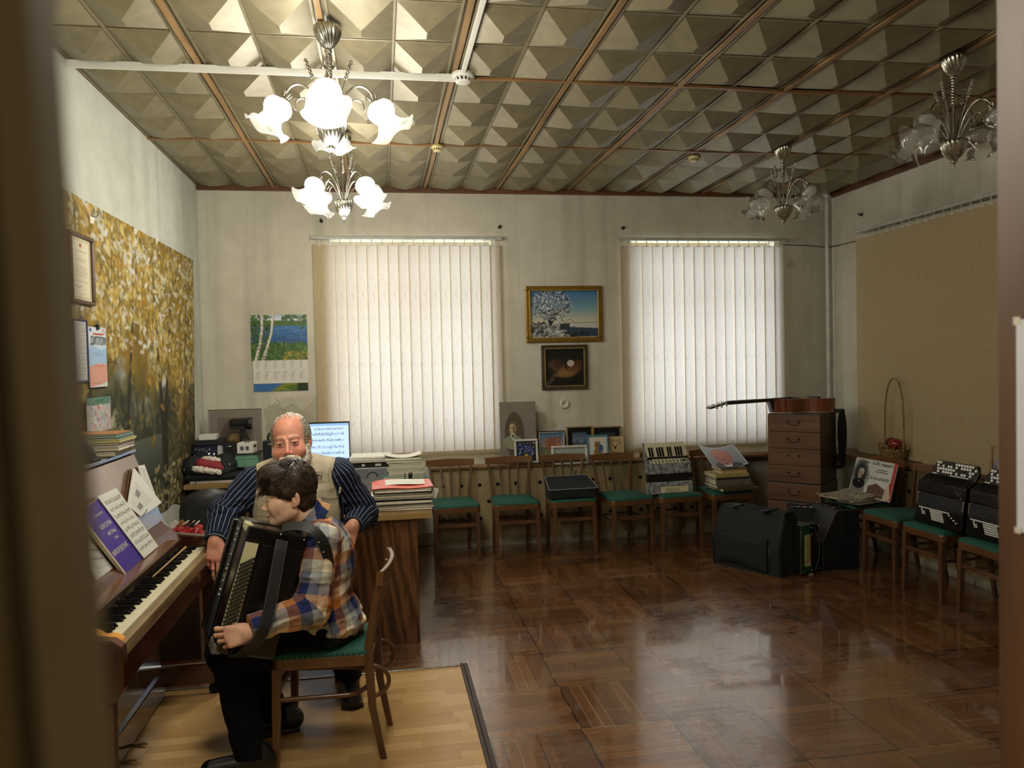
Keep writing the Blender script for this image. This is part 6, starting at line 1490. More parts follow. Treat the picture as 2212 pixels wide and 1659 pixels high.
# --- wall calendar
def calendar_cv():
    c = Cv(150, 110, '3f5a35'); c.grad(0, .12, 'a9bfd6', 'dfe6ea'); c.rect(0, .12, 1, .24, '4f6b3a'); c.grad(.24, .62, '3c6ea6', '27507f')
    n = fbm(110, 150, 5, 4, 2, sy=26); w_ = (c.y > .26) & (c.y < .62); c.a[w_] *= (.75+.6*n[w_])[:, None]; c.dabs(260, ['7fa9cf', 'b9d1e2', '2a5388'], .010, (.35, .27, 1, .6), 3, ang=0, asp=4, al=.6)
    c.dabs(420, ['3f6a2c', '2c4f22', '5c7f35', '6f8f44'], .035, (0, .60, 1, 1), 4, ang=1.5, asp=3, al=.8); c.dabs(90, ['a9922f', 'c4a93c', '8a7a2a'], .025, (.55, .80, 1, 1), 5, al=.8)
    c.dabs(260, ['33521f', '4a6b2c', '223a18', '5f7d3a'], .03, (0, 0, .34, .7), 6, al=.85); c.dabs(110, ['33521f', '4a6b2c', '223a18'], .026, (.55, 0, 1, .12), 7, al=.85); c.dabs(40, ['33521f', '4a6b2c'], .022, (.85, 0, 1, .34), 8, al=.85)
    for pts, ws in (([(.20, 0), (.20, .3), (.16, .62), (.08, .98)], [.030, .030, .034, .042]), ([(.40, 0), (.36, .4), (.28, .7), (.20, 1)], [.030, .028, .030, .040])):
        c.line(pts, ws, 'd9d5c8'); c.line([(p[0]+.022, p[1]) for p in pts], [q*.35 for q in ws], '8f8a7c', .7)
    r = random.Random(2)
    for i in range(46):
        y = r.random(); x = (.20-.12*max(0, y-.3)*1.2 if i % 2 else .40-.20*y)+r.uniform(-.015, .015); c.line([(x-.014, y), (x+.016, y+.006)], .004, '2a2620')
    return c
t = thing('wall_calendar', 'paper wall calendar for 2023 with birches beside a blue lake', 'calendar', tuple(ay(601, 845, YB-.006)))
TO = -t.location; x0, x1 = ay(541, 700, YB-.006).x, ay(663, 700, YB-.006).x; z3 = [ay(601, q, YB-.006).z for q in (680, 778, 828, 845)]
def WP(x, z, o=0): return tuple(Vector((x, YB-.006-o, z))+TO)
picture('picture_sheet', calendar_cv().a, WP(x0, z3[0]), WP(x1, z3[0]), WP(x1, z3[1]-.005), WP(x0, z3[1]-.005), PRINT, t)
cb2 = Cv(80, 24, '3a6ea8'); cb2.poly([(.3, 1), (.55, .1), (1, 0), (1, 1)], '7d8a35'); cb2.poly([(.55, .5), (.9, .2), (1, .8), (.7, 1)], '55702c'); cb2.rect(.8, 0, 1, 1, '26361a')
picture('lower_strip', cb2.a, WP(x0+.012, z3[2]+.01, .001), WP(x1-.004, z3[2]+.01, .001), WP(x1-.004, z3[3], .001), WP(x0+.012, z3[3], .001), PRINT, t)
mp_ = MB(); xa_, xb_ = x0+.010, x1-.002; mp_.box(xa_+TO.x, xb_+TO.x, -.0042+0, -.0030, z3[2]+TO.z, z3[1]+TO.z); mo = mp_.build('month_sheet', PAPER, t)
RED = M('print_red', 'a8403a', .7); BLK2 = M('print_black', '2a2a2c', .7); MON = ['ЯНВАРЬ', 'ФЕВРАЛЬ', 'МАРТ', 'АПРЕЛЬ', 'МАЙ', 'ИЮНЬ', 'ИЮЛЬ', 'АВГУСТ', 'СЕНТЯБРЬ', 'ОКТЯБРЬ', 'НОЯБРЬ', 'ДЕКАБРЬ']
import calendar as _cal
for i in range(12):
    cx = xa_+(xb_-xa_)*(.045+.158*(i % 6)); cz = z3[1]-.012-(i//6)*(z3[1]-z3[2])*.47; pos = lambda x, z: tuple(Vector((x, YB-.0105, z))+TO)
    text('month_name', MON[i], .0105, RED, pos(cx+.010, cz), parent=mo, ext=.0002, sx=.9)
    wk = _cal.monthcalendar(2023, i+1); rows = list(zip(*wk))
    for red, rng in ((False, range(5)), (True, range(5, 7))):
        s_ = '\n'.join(' '.join('%2d' % d if d else '  ' for d in rows[k]) if ((k >= 5) == red) else ' ' for k in range(7))
        text('day_numbers', s_, .0088, RED if red else BLK2, pos(cx, cz-.011), parent=mo, ext=.0002, sx=.62)
text('year_number', '2023', .034, BOXW, tuple(Vector((x1-.105, YB-.0085, z3[0]-.055))+TO), parent=t)
# --- the two framed paintings between the windows
c = Cv(150, 112, '4d7aa8'); c.grad(0, .45, '3f74a8', '8fb0b8'); c.grad(.45, .68, '9db4ae', 'd8d2b8'); n = fbm(112, 150, 8, 4, 4)
c.rect(0, .68, 1, 1, 'c9c8c0'); c.dabs(200, ['e6e4dc', '9aa0a0', '6a6c6a', 'b8bab4'], .035, (0, .70, .65, 1), 2, ang=.3, al=.8); c.poly([(.45, .76), (1, .80), (1, .98), (.62, .94)], '39485a'); c.dabs(60, ['15181c', '2a2f36'], .03, (.50, .86, .85, .97), 3, ang=0, asp=3)
for k in range(16): a = -1.9+k*.16; c.line([(.30, .74), (.30+.10*math.sin(a+1.2), .5), (.30+.33*math.sin(a+.7)*.9, .42-.36*math.cos(a+.7)*.6)], [.012, .006, .001], '2a2a2c')
c.dabs(1500, ['d9dadb', 'eceded', '8d9298', '3a3e44', 'b9bdc2', '22262b'], .014, (.02, .0, .62, .66), 7, mask=lambda X, Y: 1 if ((X-.31)/.30)**2+((Y-.30)/.33)**2 < 1 else .03)
c.dabs(160, ['22262b', '4a4d4e', '7d7f7c'], .02, (0, .66, .25, .95), 8); c.line([(.42, .69), (.47, .60), (.52, .69), (.58, .60), (.66, .68)], .004, '5a6470'); c.rect(.44, .70, .58, .82, '3a3a3a'); c.line([(.5, .69), (1, .67)], .008, '8a9088')
framed('gilt framed winter riverbank painting with a frosted tree, hung above the darker one', 'painting', 1136, 1301, 618, 739, YB-.002, c, GOLD, .042, .03, lip=M('gilt_bright', 'd0ab58', .3, .8))
c = Cv(100, 96, '14110e'); c.tex(fbm(96, 100, 5, 4, 3), .25); c.ell(.32, .48, .24, .14, '5f3c20', .9, .5, .5); c.ell(.62, .58, .32, .17, '7a5530', .9, -.3, .4); c.ell(.50, .68, .26, .09, '8f6b40', .8, 0, .5); c.ell(.82, .42, .14, .12, '5c2f1c', .8, 0, .5)
c.line([(.05, .95), (.45, .45)], [.04, .03], '4a3a26'); c.line([(.1, .98), (.42, .52)], .006, '8a7450'); c.dabs(60, ['241a14', '3a2418', '4e2a20'], .04, (.25, .25, .65, .5), 4); c.ell(.66, .40, .09, .085, 'd8ccc0', 1, 0, .3); c.ell(.64, .38, .04, .03, 'a8988a', .7); c.ell(.69, .43, .035, .03, 'b8a89a', .7)
framed('small dark framed still life of a guitar with a white rose, under the winter painting', 'painting', 1170, 1269, 745, 841, YB-.002, c, wood('dark_frame', '2b2015', '5a452c', .4, 0, 12), .034, .03, lip=M('dull_gold'))
# --- portraits propped on boards
def portrait(cv, cx, cy, s, hair='6b5f4e', skin='cdbd98', coat='9a9880', look=-1, whisk=True, turn=.25):
    K = cv.asp*s; E = lambda u, v, a, b, c, *k: cv.ell(cx+u*s, cy+v*K, a*s, b*K, c, *k); Q = lambda pts: [(cx+u*s, cy+v*K) for u, v in pts]; W_ = K
    E(0, 1.45, 1.05, .75, coat, 1, 0, .05); cv.poly(Q([(-.32, .62), (.28, .55), (.05, 1.3)]), 'd6d2bd'); cv.poly(Q([(-.16, .72), (.14, .66), (.10, .98), (-.06, .94)]), '2d2a24')
    E(.10, -.20, .50, .52, hair, 1, 0, .15); E(-.02, .06, .38, .56, skin, 1, 0, .1); E(-.15*look, .14, .13, .42, hair if whisk else skin, .7, 0, .5); E(.14*-look, .1, .25, .4, '000000', .10, 0, .9)
    for k in (-1, 1): cv.line(Q([(look*turn+k*.15-.08, -.12), (look*turn+k*.15+.07, -.13)]), .035*W_, '4a3e30'); E(look*turn*.85+k*.15, -.03, .06, .032, '2f2820')
    cv.line(Q([(look*turn, -.04), (look*(turn+.13), .17), (look*turn*.85, .20)]), .028*W_, '8a7450', .85); cv.line(Q([(look*turn-.10, .33), (look*turn+.09, .33)]), .026*W_, '7a5038')
    E(-.10*look+.14, -.52, .30, .16, hair, 1, .3, .3); return cv
c = Cv(90, 135, '857d70'); c.tex(fbm(135, 90, 6, 4, 3), .06); c.ell(.40, .58, .27, .40, '5a5142', 1, 0, .03); portrait(c, .35, .46, .25, '6f5c42', 'cbbb92', '8f927a'); c.rect(0, .93, 1, 1, '7d7568')
framed('tall grey board with oval portrait of a man with side whiskers on back sill', 'portrait', 1082, 1160, 868, 992, 6.955, c, None, lean=.05, pmat=MATTE)
c = Cv(120, 120, '8d8378'); c.rect(.04, .04, .96, 1, '857b71'); c.rect(.16, .15, .84, 1, '75695f'); c.ell(.47, .78, .30, .62, '5d5048', 1, 0, .02); portrait(c, .45, .60, .22, '9a8458', 'b59c62', '6b5f4c', turn=.2)
framed('mounted oval portrait board behind the tripod camera on the back desk', 'portrait', 452, 569, 883, 1003, 6.80, c, M('pale_mount', 'a9a290', .7), .006, .012, .04, pmat=MATTE)
# --- small pictures along the sill
c = Cv(70, 70, '0c0f1c'); c.ell(.5, .55, .36, .33, '27418f', 1, 0, .2); c.ell(.5, .57, .27, .25, '0c1024', 1, 0, .2); c.dabs(120, ['3457c4', 'e0e4f0', '6f8fe0', 'f0ece0'], .022, (.08, .05, .92, .7), 3); c.ell(.50, .86, .13, .22, 'e0b62c', 1, 0, .2); c.ell(.5, .8, .05, .06, 'f3dc74'); c.dabs(30, ['e8c23a', '7c6a20'], .03, (.35, .75, .65, 1), 5)
framed('small white framed blue night scene with a yellow figure on sill', 'picture', 1112, 1163, 949, 1001, 6.93, c, WHF, .020, .018, .12)
c = Cv(90, 84, '4d79a0'); c.grad(0, .5, '3f6f9c', 'a98c7c'); c.grad(.5, 1, '5d6d5f', '8b7f52'); c.dabs(200, ['a0522d', '8b4a2c', 'b8683a', '7d3f28'], .030, (.25, .18, .85, .62), 3); c.line([(.5, .75), (.48, .55), (.35, .35)], .012, '46281a'); c.line([(.48, .6), (.62, .38)], .01, '46281a'); c.dabs(120, ['6a7f6a', 'c98f5a', '8a9a70', '456a7c', 'd0a860'], .03, (0, .66, 1, 1), 4, ang=0, asp=3)
framed('black framed painting of an orange tree by water under a blue sky on the sill', 'picture', 1163, 1223, 931, 1000, 6.99, c, BKF, .014, .016, .08, lip=WHF)
c = Cv(80, 80, '55627a'); c.grad(0, .45, '3d5068', '7f8f9f'); c.poly([(0, .45), (.3, .30), (.6, .48), (1, .25), (1, .6), (0, .6)], '4c5a66'); c.ell(.5, .66, .38, .10, 'c9d6d6', 1, 0, .3); c.rect(0, .72, 1, 1, '2c3b34'); c.dabs(50, ['3f5448', '22302a'], .03, (0, .7, 1, 1), 2)
LW = wood('light_frame', '8a6a40', 'b08c58', .4, 0, 10)
framed('wood framed mountain lake photo on black mat on the sill, behind the teal frame', 'picture', 1225, 1282, 921, 998, 6.99, c, LW, .013, .014, .05, mat_board=('14161a', .045))
c = Cv(80, 80, '24262a'); c.grad(0, .5, '2c2f33', '54585a'); c.poly([(0, .6), (.4, .45), (1, .62), (1, 1), (0, 1)], '1c1d1f'); c.tex(fbm(80, 80, 12, 3, 4), .3)
framed('wood framed dark landscape on black mat on the sill, behind the bear board', 'picture', 1282, 1343, 921, 998, 6.99, c, LW, .013, .014, .05, mat_board=('14161a', .045))
c = Cv(110, 50, '9fa39c'); c.grad(0, 1, 'a6aca8', '7c827c'); c.dabs(80, ['c0c4be', '8a8f8a'], .05, seed=3, ang=0, asp=3)
t_, w_, h_ = framed('low ornate white frame with a pale landscape, in front of the orange tree painting', 'picture', 1192, 1270, 963, 1003, 6.92, c, WHF, .022, .02, .15)
for i in range(14): MB().ball((-w_+.016+i*(2*w_-.032)/13, -.022, h_-.011), .007, 6, (1.1, .6, .9)).build('ornament', WHF, t_)
c = Cv(70, 84, 'd6d3c6'); c.ell(.48, .34, .16, .13, '8a6a40', 1, 0, .3); c.ell(.40, .22, .05, .045, '8a6a40'); c.ell(.60, .22, .05, .045, '8a6a40'); c.ell(.48, .62, .20, .20, '94713f', 1, 0, .3); c.ell(.66, .46, .13, .15, '3c5a94', 1, .3, .3); c.ell(.38, .82, .10, .07, 'a8844e'); c.ell(.62, .82, .10, .07, 'a8844e'); c.dabs(50, ['6b4e2a', 'b8925a', '2c3f66'], .018, (.3, .2, .75, .85), 2, al=.7)
framed('teal framed cross stitch of a teddy bear holding blue flowers on the sill', 'picture', 1270, 1316, 940, 1003, 6.93, c, TEAL, .016, .016, .12)
c = Cv(70, 84, 'c9b083'); c.tex(fbm(84, 70, 3, 4, 3, sy=1), .08); k_ = '2d1f12'
for q in (.27, .73): c.ell(q, .20, .115, .10, k_); c.ell(q, .20, .10, .086, 'c9b083'); c.ell(q, .21, .05, .04, k_, .5); c.ell(q, .21, .035, .03, 'c9b083')
c.ell(.5, .38, .29, .22, k_, 1, 0, .03); c.ell(.5, .38, .275, .205, 'c9b083', 1, 0, .03); c.ell(.39, .34, .035, .035, k_); c.ell(.61, .34, .035, .035, k_); c.ell(.5, .43, .07, .045, k_); c.line([(.5, .45), (.5, .51)], .010, k_); c.line([(.33, .66), (.26, .82), (.24, 1)], .013, k_); c.line([(.67, .66), (.74, .82), (.76, 1)], .013, k_)
framed('pale plywood board with a burnt line drawing of a bear on the sill', 'picture', 1312, 1349, 943, 999, 6.97, c, None, lean=.08, pmat=MATTE)
c = Cv(70, 90, '8c86a8'); c.tex(fbm(90, 70, 6, 4, 5), .3); c.ell(.5, .4, .2, .2, 'c4b0a0', 1, 0, .3); c.ell(.5, .85, .4, .3, '4a4a70', 1, 0, .3)
xq = 4.28; yq = ax_(2141, 1022, xq).y; t = thing('picture_frame', 'light wood framed photo on the right sill beside the door edge', 'picture', (xq, yq-.10, zR)); t.rotation_euler = (-.06, 0, -PI/2)
m = MB(); H_ = .225
for b_ in ((-.1, .1, 0, .02), (-.1, .1, H_-.02, H_), (-.1, -.08, .02, H_-.02), (.08, .1, .02, H_-.02)): m.box(b_[0], b_[1], -.016, 0, b_[2], b_[3])
m.build('frame', LW, t, bevel=.003); picture('picture', c.a, (-.082, -.004, H_-.018), (.082, -.004, H_-.018), (.082, -.004, .018), (-.082, -.004, .018), PRINT, t); MB().box(-.098, .098, -.002, .001, .002, H_-.002).build('backing', M('backing_board'), t)
# --- certificates on the left wall (their lines of print are drawn as strokes)
def print_lines(c, x0, x1, y0, y1, n, col='4a463c', seed=1, h=.006):
    r = random.Random(seed)
    for i in range(n):
        y = y0+(y1-y0)*i/max(1, n-1); a = r.uniform(0, .1); x = x0+a*(x1-x0)
        while x < x1-a*(x1-x0): q = r.uniform(.02, .09); c.rect(x, y-h/2, min(x+q, x1), y+h/2, col, .8); x += q+.018
    return c
XW = XL+.010
c = Cv(80, 130, 'd9cfae'); c.rect(.06, .04, .94, .96, 'b9ae8c'); c.rect(.09, .055, .91, .945, 'e3dabb'); c.ell(.5, .12, .06, .035, 'b03a34'); print_lines(c, .2, .8, .22, .26, 2); print_lines(c, .25, .75, .34, .4, 3); print_lines(c, .18, .82, .46, .70, 9); c.line([(.2, .78), (.3, .76), (.36, .80), (.5, .77)], .005, '3a3f70'); print_lines(c, .3, .7, .88, .9, 2)
framed('brown framed certificate high on the mural beside the door edge', 'certificate', 150, 200, 508, 657, 0, c, wood('cert_frame', '3a2415', '5e3d24', .35, 0, 9), .02, .02, onx=XW, pmat=PRINT)
c = Cv(60, 100, 'd8d8d2'); c.rect(.0, .0, 1, .02, '2c3f7a'); c.rect(0, .98, 1, 1, '2c3f7a'); c.rect(.95, 0, 1, 1, '2c3f7a'); print_lines(c, .1, .88, .06, .9, 24)
framed('blue edged certificate under the framed one, half hidden by the door', 'certificate', 160, 190, 690, 826, 0, c, M('thin_blue_frame', '24305c', .4), .008, .010, onx=XW, pmat=PRINT)
c = Cv(70, 130, 'd4dde6'); c.grad(.30, .60, 'c9dbe8', '8fb4d6'); c.poly([(0, .36), (.3, .32), (.7, .38), (1, .34), (1, .62), (.6, .60), (0, .66)], '9ec0de'); c.poly([(0, .66), (.5, .60), (1, .62), (1, .92), (.6, .96), (0, 1)], 'd99a86'); c.poly([(.3, 1), (1, .93), (1, 1)], 'd9d9d6'); c.rect(.25, .10, .8, .13, 'c03a34'); c.ell(.12, .05, .06, .03, '2c4fa0'); c.ell(.86, .07, .07, .05, 'c84a3a'); c.ell(.86, .07, .04, .03, 'e8e4dc'); print_lines(c, .2, .8, .40, .50, 4, '33406a'); c.line([(.3, .66), (.45, .63), (.6, .66), (.8, .63)], .004, 'a03a50'); print_lines(c, .15, .85, .93, .94, 1)
tD, wD, hD = framed('pale blue and pink diploma sheet hanging from a clip over the mural', 'diploma', 194, 232, 708, 836, 0, c, None, onx=XW+.006, pmat=PRINT)
text('diploma_heading', 'ДИПЛОМ', .062, BLK2, (-wD*.85, -.006, hD*.71), (1, 0, 0), (0, 0, 1), tD, fit=wD*1.7, ext=.0003)
MB().box(-.012, .012, -.012, .002, hD-.012, hD+.016).tube([(-.010, -.006, hD+.016), (-.014, -.004, hD+.035), (.014, -.004, hD+.035), (.010, -.006, hD+.016)], .0015, 6).build('binder_clip', BKF, tD)
c = Cv(60, 80, 'b9b4ae'); c.rect(0, 0, 1, .22, '4f7f6c'); c.ell(.5, .10, .18, .06, '1c6a44'); c.tex(fbm(80, 60, 8, 3, 3), .2); c.dabs(60, ['b9545c', 'd6d2d0', 'c98f80', 'a8a4a4'], .06, (.1, .25, .95, 1), 4, ang=1.4, asp=3, al=.7)
t = framed('clear and green topped gift bag hanging on the mural above the piano', 'bag', 188, 240, 858, 932, 0, c, None, onx=XW+.02, pmat=PRINT, name='gift_bag')
# ---------------------------------------------------------------- instruments on the chairs and floor
def inst(name, label, cat, loc, rx=0, ry=0, rz=0, group=None):
    t = thing(name, label, cat, loc, 0, group); t.rotation_euler = (rx, ry, rz); return t
PEARL, nt = base('grey_pearloid', .25); nt.b.inputs['Coat Weight'].default_value = .5
nt.lk(nt.ramp(nt.noise(26, 4, rough=.6), [(.36, lin('4c4f50')), (.5, lin('83878a')), (.62, lin('a9adac'))]), nt.b.inputs['Base Color'])
# small piano accordion on the fifth chair
a = ay(1411, 1072, 6.40); b = ay(1499, 1070, 6.40); wd = (b-a).length; mid = (a+b)/2
t = inst('accordion', 'small grey pearl piano accordion standing on a chair under the right window', 'accordion', (mid.x, 6.40, .478), -.16, 0, .05)
w = wd/2
MB().box(-w, w, 0, .17, 0, .105).build('bass_casing', PEARL, t, .006)
m = MB()
for k in range(5): m.box(-w+.008, w-.008, .008, .162, .106+k*.013, .106+k*.013+.007).box(-w+.016, w-.016, .015, .155, .113+k*.013, .119+k*.013)
m.build('bellows', M('bellows_black', '101012', .5), t)
MB().prism([(0, .172), (0, .255), (.045, .300), (.17, .300), (.17, .172)], (-w, 0, 0), (0, 1, 0), (0, 0, 1), (2*w, 0, 0)).build('treble_casing', PEARL, t, .006)
g = MB(); g.add([(-w+.03, -.0012, .262), (w-.03, -.0012, .262), (w-.03, .046, .303), (-w+.03, .046, .303), (-w+.03, .005, .262), (w-.03, .005, .262), (w-.03, .05, .300), (-w+.03, .05, .300)], [(0, 1, 2, 3), (7, 6, 5, 4), (0, 4, 5, 1), (1, 5, 6, 2), (2, 6, 7, 3), (3, 7, 4, 0)])
gr = g.build('grille', CRM, t, .002)
for i in range(8):
    x = -w+.05+i*.034; MB().beam((x, .004, .268), (x, .035, .296), .020, .002).build('grille_slot', M('slot_grey', '6f6c60', .6), gr)
MB().lathe([(.016, 0), (.016, .004), (.006, .006), (0, .006)], 20, (w-.055, .018, .285), rotm(.75, 0, 0)).build('register_knob', BKF, t)
kb = MB(); kb.box(-w-.006, w+.0, .050, .15, .302, .322); kb.build('keyboard_bed', BKF, t, .003)
nk = 15; kk = 2*w/nk
for i in range(nk):
    x = -w+(i+.5)*kk; up = rotm(-.60, 0, 0)
    m = MB(); m.obox((x, .095, .382), (kk-.0015, .012, .135), rotm(-.30, 0, 0)); m.build('white_key', KEYW, t, .001)
    if i < nk-1 and (i % 7) not in (2, 6): MB().obox((x+kk/2, .081, .366), (kk*.52, .014, .085), rotm(-.30, 0, 0)).build('black_key', KEYB, t, .001)
MB().prism([(.045, .30), (.070, .315), (.125, .455), (.15, .455), (.15, .30)], (-w-.008, 0, 0), (0, 1, 0), (0, 0, 1), (.007, 0, 0)).build('keyboard_cheek', PEARL, t)
bp = MB().box(-w+.07, w-.045, -.004, 0, .012, .062).build('bass_plate', CRM, t)
for i in range(8): MB().beam((-w+.115+i*.017, -.0045, .050), (-w+.125+i*.017, -.0045, .018), .007, .001).build('bass_slot', HOLE, bp)
text('maker_script', 'Weltmeister', .022, NIK, (w-.115, -.001, .205), (1, 0, 0), (0, 0, 1), t, shear=.3, ext=.0003)
# two black button accordions leaning on the right wall chairs
def bayan(label, loc, rz, w=.22):
    t = inst('button_accordion', label, 'accordion', loc, -.13, 0, rz, 'black button accordions on the right chairs')
    D = .20
    MB().box(-w, w, 0, D, 0, .125).build('bass_casing', BLK, t, .007)
    m = MB()
    for k in range(6): m.box(-w+.006, w-.006, .006, D-.006, .126+k*.013, .126+k*.013+.008).box(-w+.012, w-.012, .012, D-.012, .134+k*.013, .139+k*.013)
    m.build('bellows', M('bellows_grey', '23242a', .6), t)
    for sx in (-w+.004, w-.016): MB().box(sx, sx+.012, .0, .02, .128, .200).build('bellows_corner', NIK, t, .002)
    MB().prism([(0, .206), (0, .285), (.060, .335), (D, .335), (D, .206)], (-w, 0, 0), (0, 1, 0), (0, 0, 1), (2*w, 0, 0)).build('treble_casing', BLK, t, .008)
    gr = MB().add([(-w+.012, -.001, .290), (w-.012, -.001, .290), (w-.03, .063, .341), (-w+.03, .063, .341), (-w+.012, .006, .288), (w-.012, .006, .288), (w-.03, .066, .334), (-w+.03, .066, .334)], [(0, 1, 2, 3), (7, 6, 5, 4), (0, 4, 5, 1), (1, 5, 6, 2), (2, 6, 7, 3), (3, 7, 4, 0)]).build('grille', M('black_grille', '1c1d1f', .35), t)
    for i in range(26):
        x = -w+.035+i*(2*w-.07)/25; MB().beam((x, .003, .293), (x-.008, .055, .337), .006, .0025).build('grille_bar', BLK, gr)
    kb = MB(); P = []
    for (x, z) in ((-w+.01, .338), (w-.01, .338), (w-.005, .40), (w-.03, .452), (-w+.05, .452), (-w+.022, .40)): P.append((x, z))
    kb.prism(P, (0, -.020, 0), (1, 0, 0), (0, .27, .963), (0, .022, -.006)); kbo = kb.build('button_board', BLK, t, .005)
    bm_ = None
    def btn(nm, mesh_r, p, rot, par):
        if nm not in _b: _b[nm] = MB().lathe([(mesh_r, 0), (mesh_r, -.004), (mesh_r*.7, -.0065), (0, -.007)], 12, m=rotm(-PI/2, 0, 0)).build(nm, M('white_button', 'f6f5f0', .3, var=.01), par); o = _b[nm]
        else: o = bpy.data.objects.new(nm, _b[nm].data); COL.objects.link(o); o.parent = par
        o.location = p; o.rotation_euler = rot; return o
    _b = {}
    pat = {(0, 0), }
    for r in range(5):
        for c in range(15):
            if (c*5+r*3+(r*c) % 2) % 12 in (1, 3, 6, 8, 10): continue
            x = -w+.05+c*(2*w-.10)/14+(.006 if r % 2 else -.006)+r*.004; zz = .352+r*.021; q = (zz-.338)*.41; btn('treble_button', .0096, (x, -.020+.27*zz, zz*.963), (-.27, 0, 0), kbo)
    for r in range(6):
        for c in range(20):
            if not ((c < 3 and r == c) or (c < 6 and r == 0) or (6 <= c < 13) or (c >= 13 and r == 0 and c < 17) or (c >= 16 and r == c-16+1) or (c == 1 and r in (1, 2, 3)) or (c == 2 and r in (2, 3))): continue
            x = -w+.045+c*.0165+r*.006; z = .105-r*.013
            if x < w-.03: btn('bass_button', .0056, (x, -.001, z), (0, 0, 0), t)
    for (x, z) in ((-w+.03, .200), (0, .212), (w-.03, .212), (-w+.03, .120), (0, .118), (w-.03, .118)): MB().ball((x, -.002, z), .004, 5).build('stud', NIK, t)
    m = MB(); r_ = random.Random(3)
    for k in range(5): m.tube([(w-.075+.018*math.sin(k+q*.9)+.006*k, -.0015, .235+.010*math.cos(k*2+q*.7)+.004*q) for q in range(7)], .0013, 5)
    m.build('ornament', M('ornament_grey', '6b6a64', .35, .7), t); return t
p1 = az(1990, 1130, .48)
bayan('farther black button accordion with white buttons on the right hand chairs', (3.60, 4.62, .492), -PI/2+.03, .215)
bayan('nearer black button accordion with white buttons cut by the right door edge', (3.61, 4.165, .492), -PI/2+.0, .215)
# green accordion standing on its end on the floor
p = az(1752, 1240, 0); t = inst('accordion', 'small green accordion with cream button board standing upright on the floor', 'accordion', (p.x, p.y, 0), 0, 0, .32)
GRN, nt = base('green_pearloid', .2); nt.lk(nt.ramp(nt.noise(30, 4), [(.35, lin('06321f')), (.6, lin('0f5a38'))]), nt.b.inputs['Base Color']); nt.b.inputs['Coat Weight'].default_value = .6
MB().box(-.105, .0, 0, .17, .012, .375).build('bass_casing', GRN, t, .004)
MB().box(-.112, -.104, -.004, .174, .006, .381).build('edge_trim', NIK, t, .001)
bb = MB().box(-.062, -.006, -.004, 0, .065, .30).build('button_board', M('cream_board', 'cfbf86', .35), t)
for r in range(5):
    for c in range(12): MB().lathe([(.0034, 0), (.0034, -.004), (0, -.005)], 8, (-.054+r*.0105, -.004, .10+c*.0148+r*.006), rotm(-PI/2, 0, 0)).build('bass_button', M('tan_button', '8f8048', .4), bb)
m = MB(); m.box(.0, .085, .0, .17, .012, .375); m.build('bass_end_panel', BLK, t, .004)
m = MB(); m.tube(spl([(.035, -.004, .365), (.055, -.02, .27), (.062, -.03, .19), (.055, -.02, .10), (.040, -.004, .02)], 5), .004, 6, flat=.5); m.build('bass_strap', M('grey_strap', '45474a', .5), t)
for q in ((.006, .35), (.08, .36), (.006, .03), (.08, .035), (.008, .30)): MB().ball((q[0], -.004, q[1]), .006, 5).build('stud', NIK, t)
MB().obox((-.02, -.02, .006), (.05, .03, .006), rotm(0, 0, .5)).build('rubber_foot', M('rubber_grey', '8a867c', .7), t)
for i in range(8): MB().beam((.020+i*.0, -.0015, .33-i*.011), (.045, -.0015, .328-i*.011), .002, .001).build('sound_slot', M('slot_shine', '2f3236', .4), t)
# big soft accordion bag and hard case
BAG = M('black_nylon', '121719', .8, bump=.25, bscale=420, var=.12); PIP = M('black_piping', '0a0c0d', .5)
p0, p1 = az(1540, 1216, 0), az(1688, 1249, 0); L = (p1-p0).length; rz = math.atan2(p1.y-p0.y, p1.x-p0.x)
t = inst('accordion_bag', 'large soft black accordion bag with zipped front pocket on the floor', 'bag', tuple((p0+p1)/2), 0, 0, rz); h = L/2
prof = [(0, 0), (-.012, .20), (.010, .30), (.085, .455), (.105, .468), (.20, .468), (.225, .455), (.285, .30), (.29, 0)]
def bagf(u, v):
    n = len(prof); q = u*(n-1); i = min(int(q), n-2); f_ = q-i; y = prof[i][0]*(1-f_)+prof[i+1][0]*f_; z = prof[i][1]*(1-f_)+prof[i+1][1]*f_
    e = 1-.035*abs(v*2-1)**8; return Vector(((v-.5)*2*h*(1-.05*(z/.47)**2), .14+(y-.14)*(e+.01*math.sin(v*9+z*8)), z*(1-.02*(2*v-1)**6)+.004*math.sin(v*14)*(z > .4)))
m = MB(); m.sheet(bagf, 32, 24)
for s_, v in ((1, 0), (-1, 1)):
    rim = [bagf(k/32, v) for k in range(33)]; m.add(rim, [tuple(range(33))[::s_]])
m.build('bag_body', BAG, t)
for v in (.02, .98): MB().tube([bagf(k/40, v)+Vector((0, -.002, .001)) for k in range(41)], .006, 6).build('piping', PIP, t)
pk = MB()
def pock(u, v): return Vector((-.20*h/.31+(v)*(.46*h/.31)-.06, -.018-.022*min(1, 6*min(u, 1-u, v, 1-v)), .035+.245*u+.012*math.sin(v*5)))
pk.sheet(pock, 14, 18, -.012); po = pk.build('front_pocket', BAG, t)
rim = [pock(1, k/16) for k in range(17)]+[pock(1-k/10, 1) for k in range(1, 11)]; MB().tube([q+Vector((0, -.006, 0)) for q in rim], .0035, 5).build('zip', M('zip_black', '26292b', .35), po)
MB().tube([Vector((.24, -.05, .225)), Vector((.243, -.055, .20)), Vector((.243, -.055, .18))], .0035, 6).build('zip_puller', NIK, po)
MB().tube([(-.13, .14, .462), (-.11, .13, .485), (-.02, .12, .488), (.07, .125, .485), (.09, .14, .462)], .013, 8, flat=.5).build('handle', BAG, t)
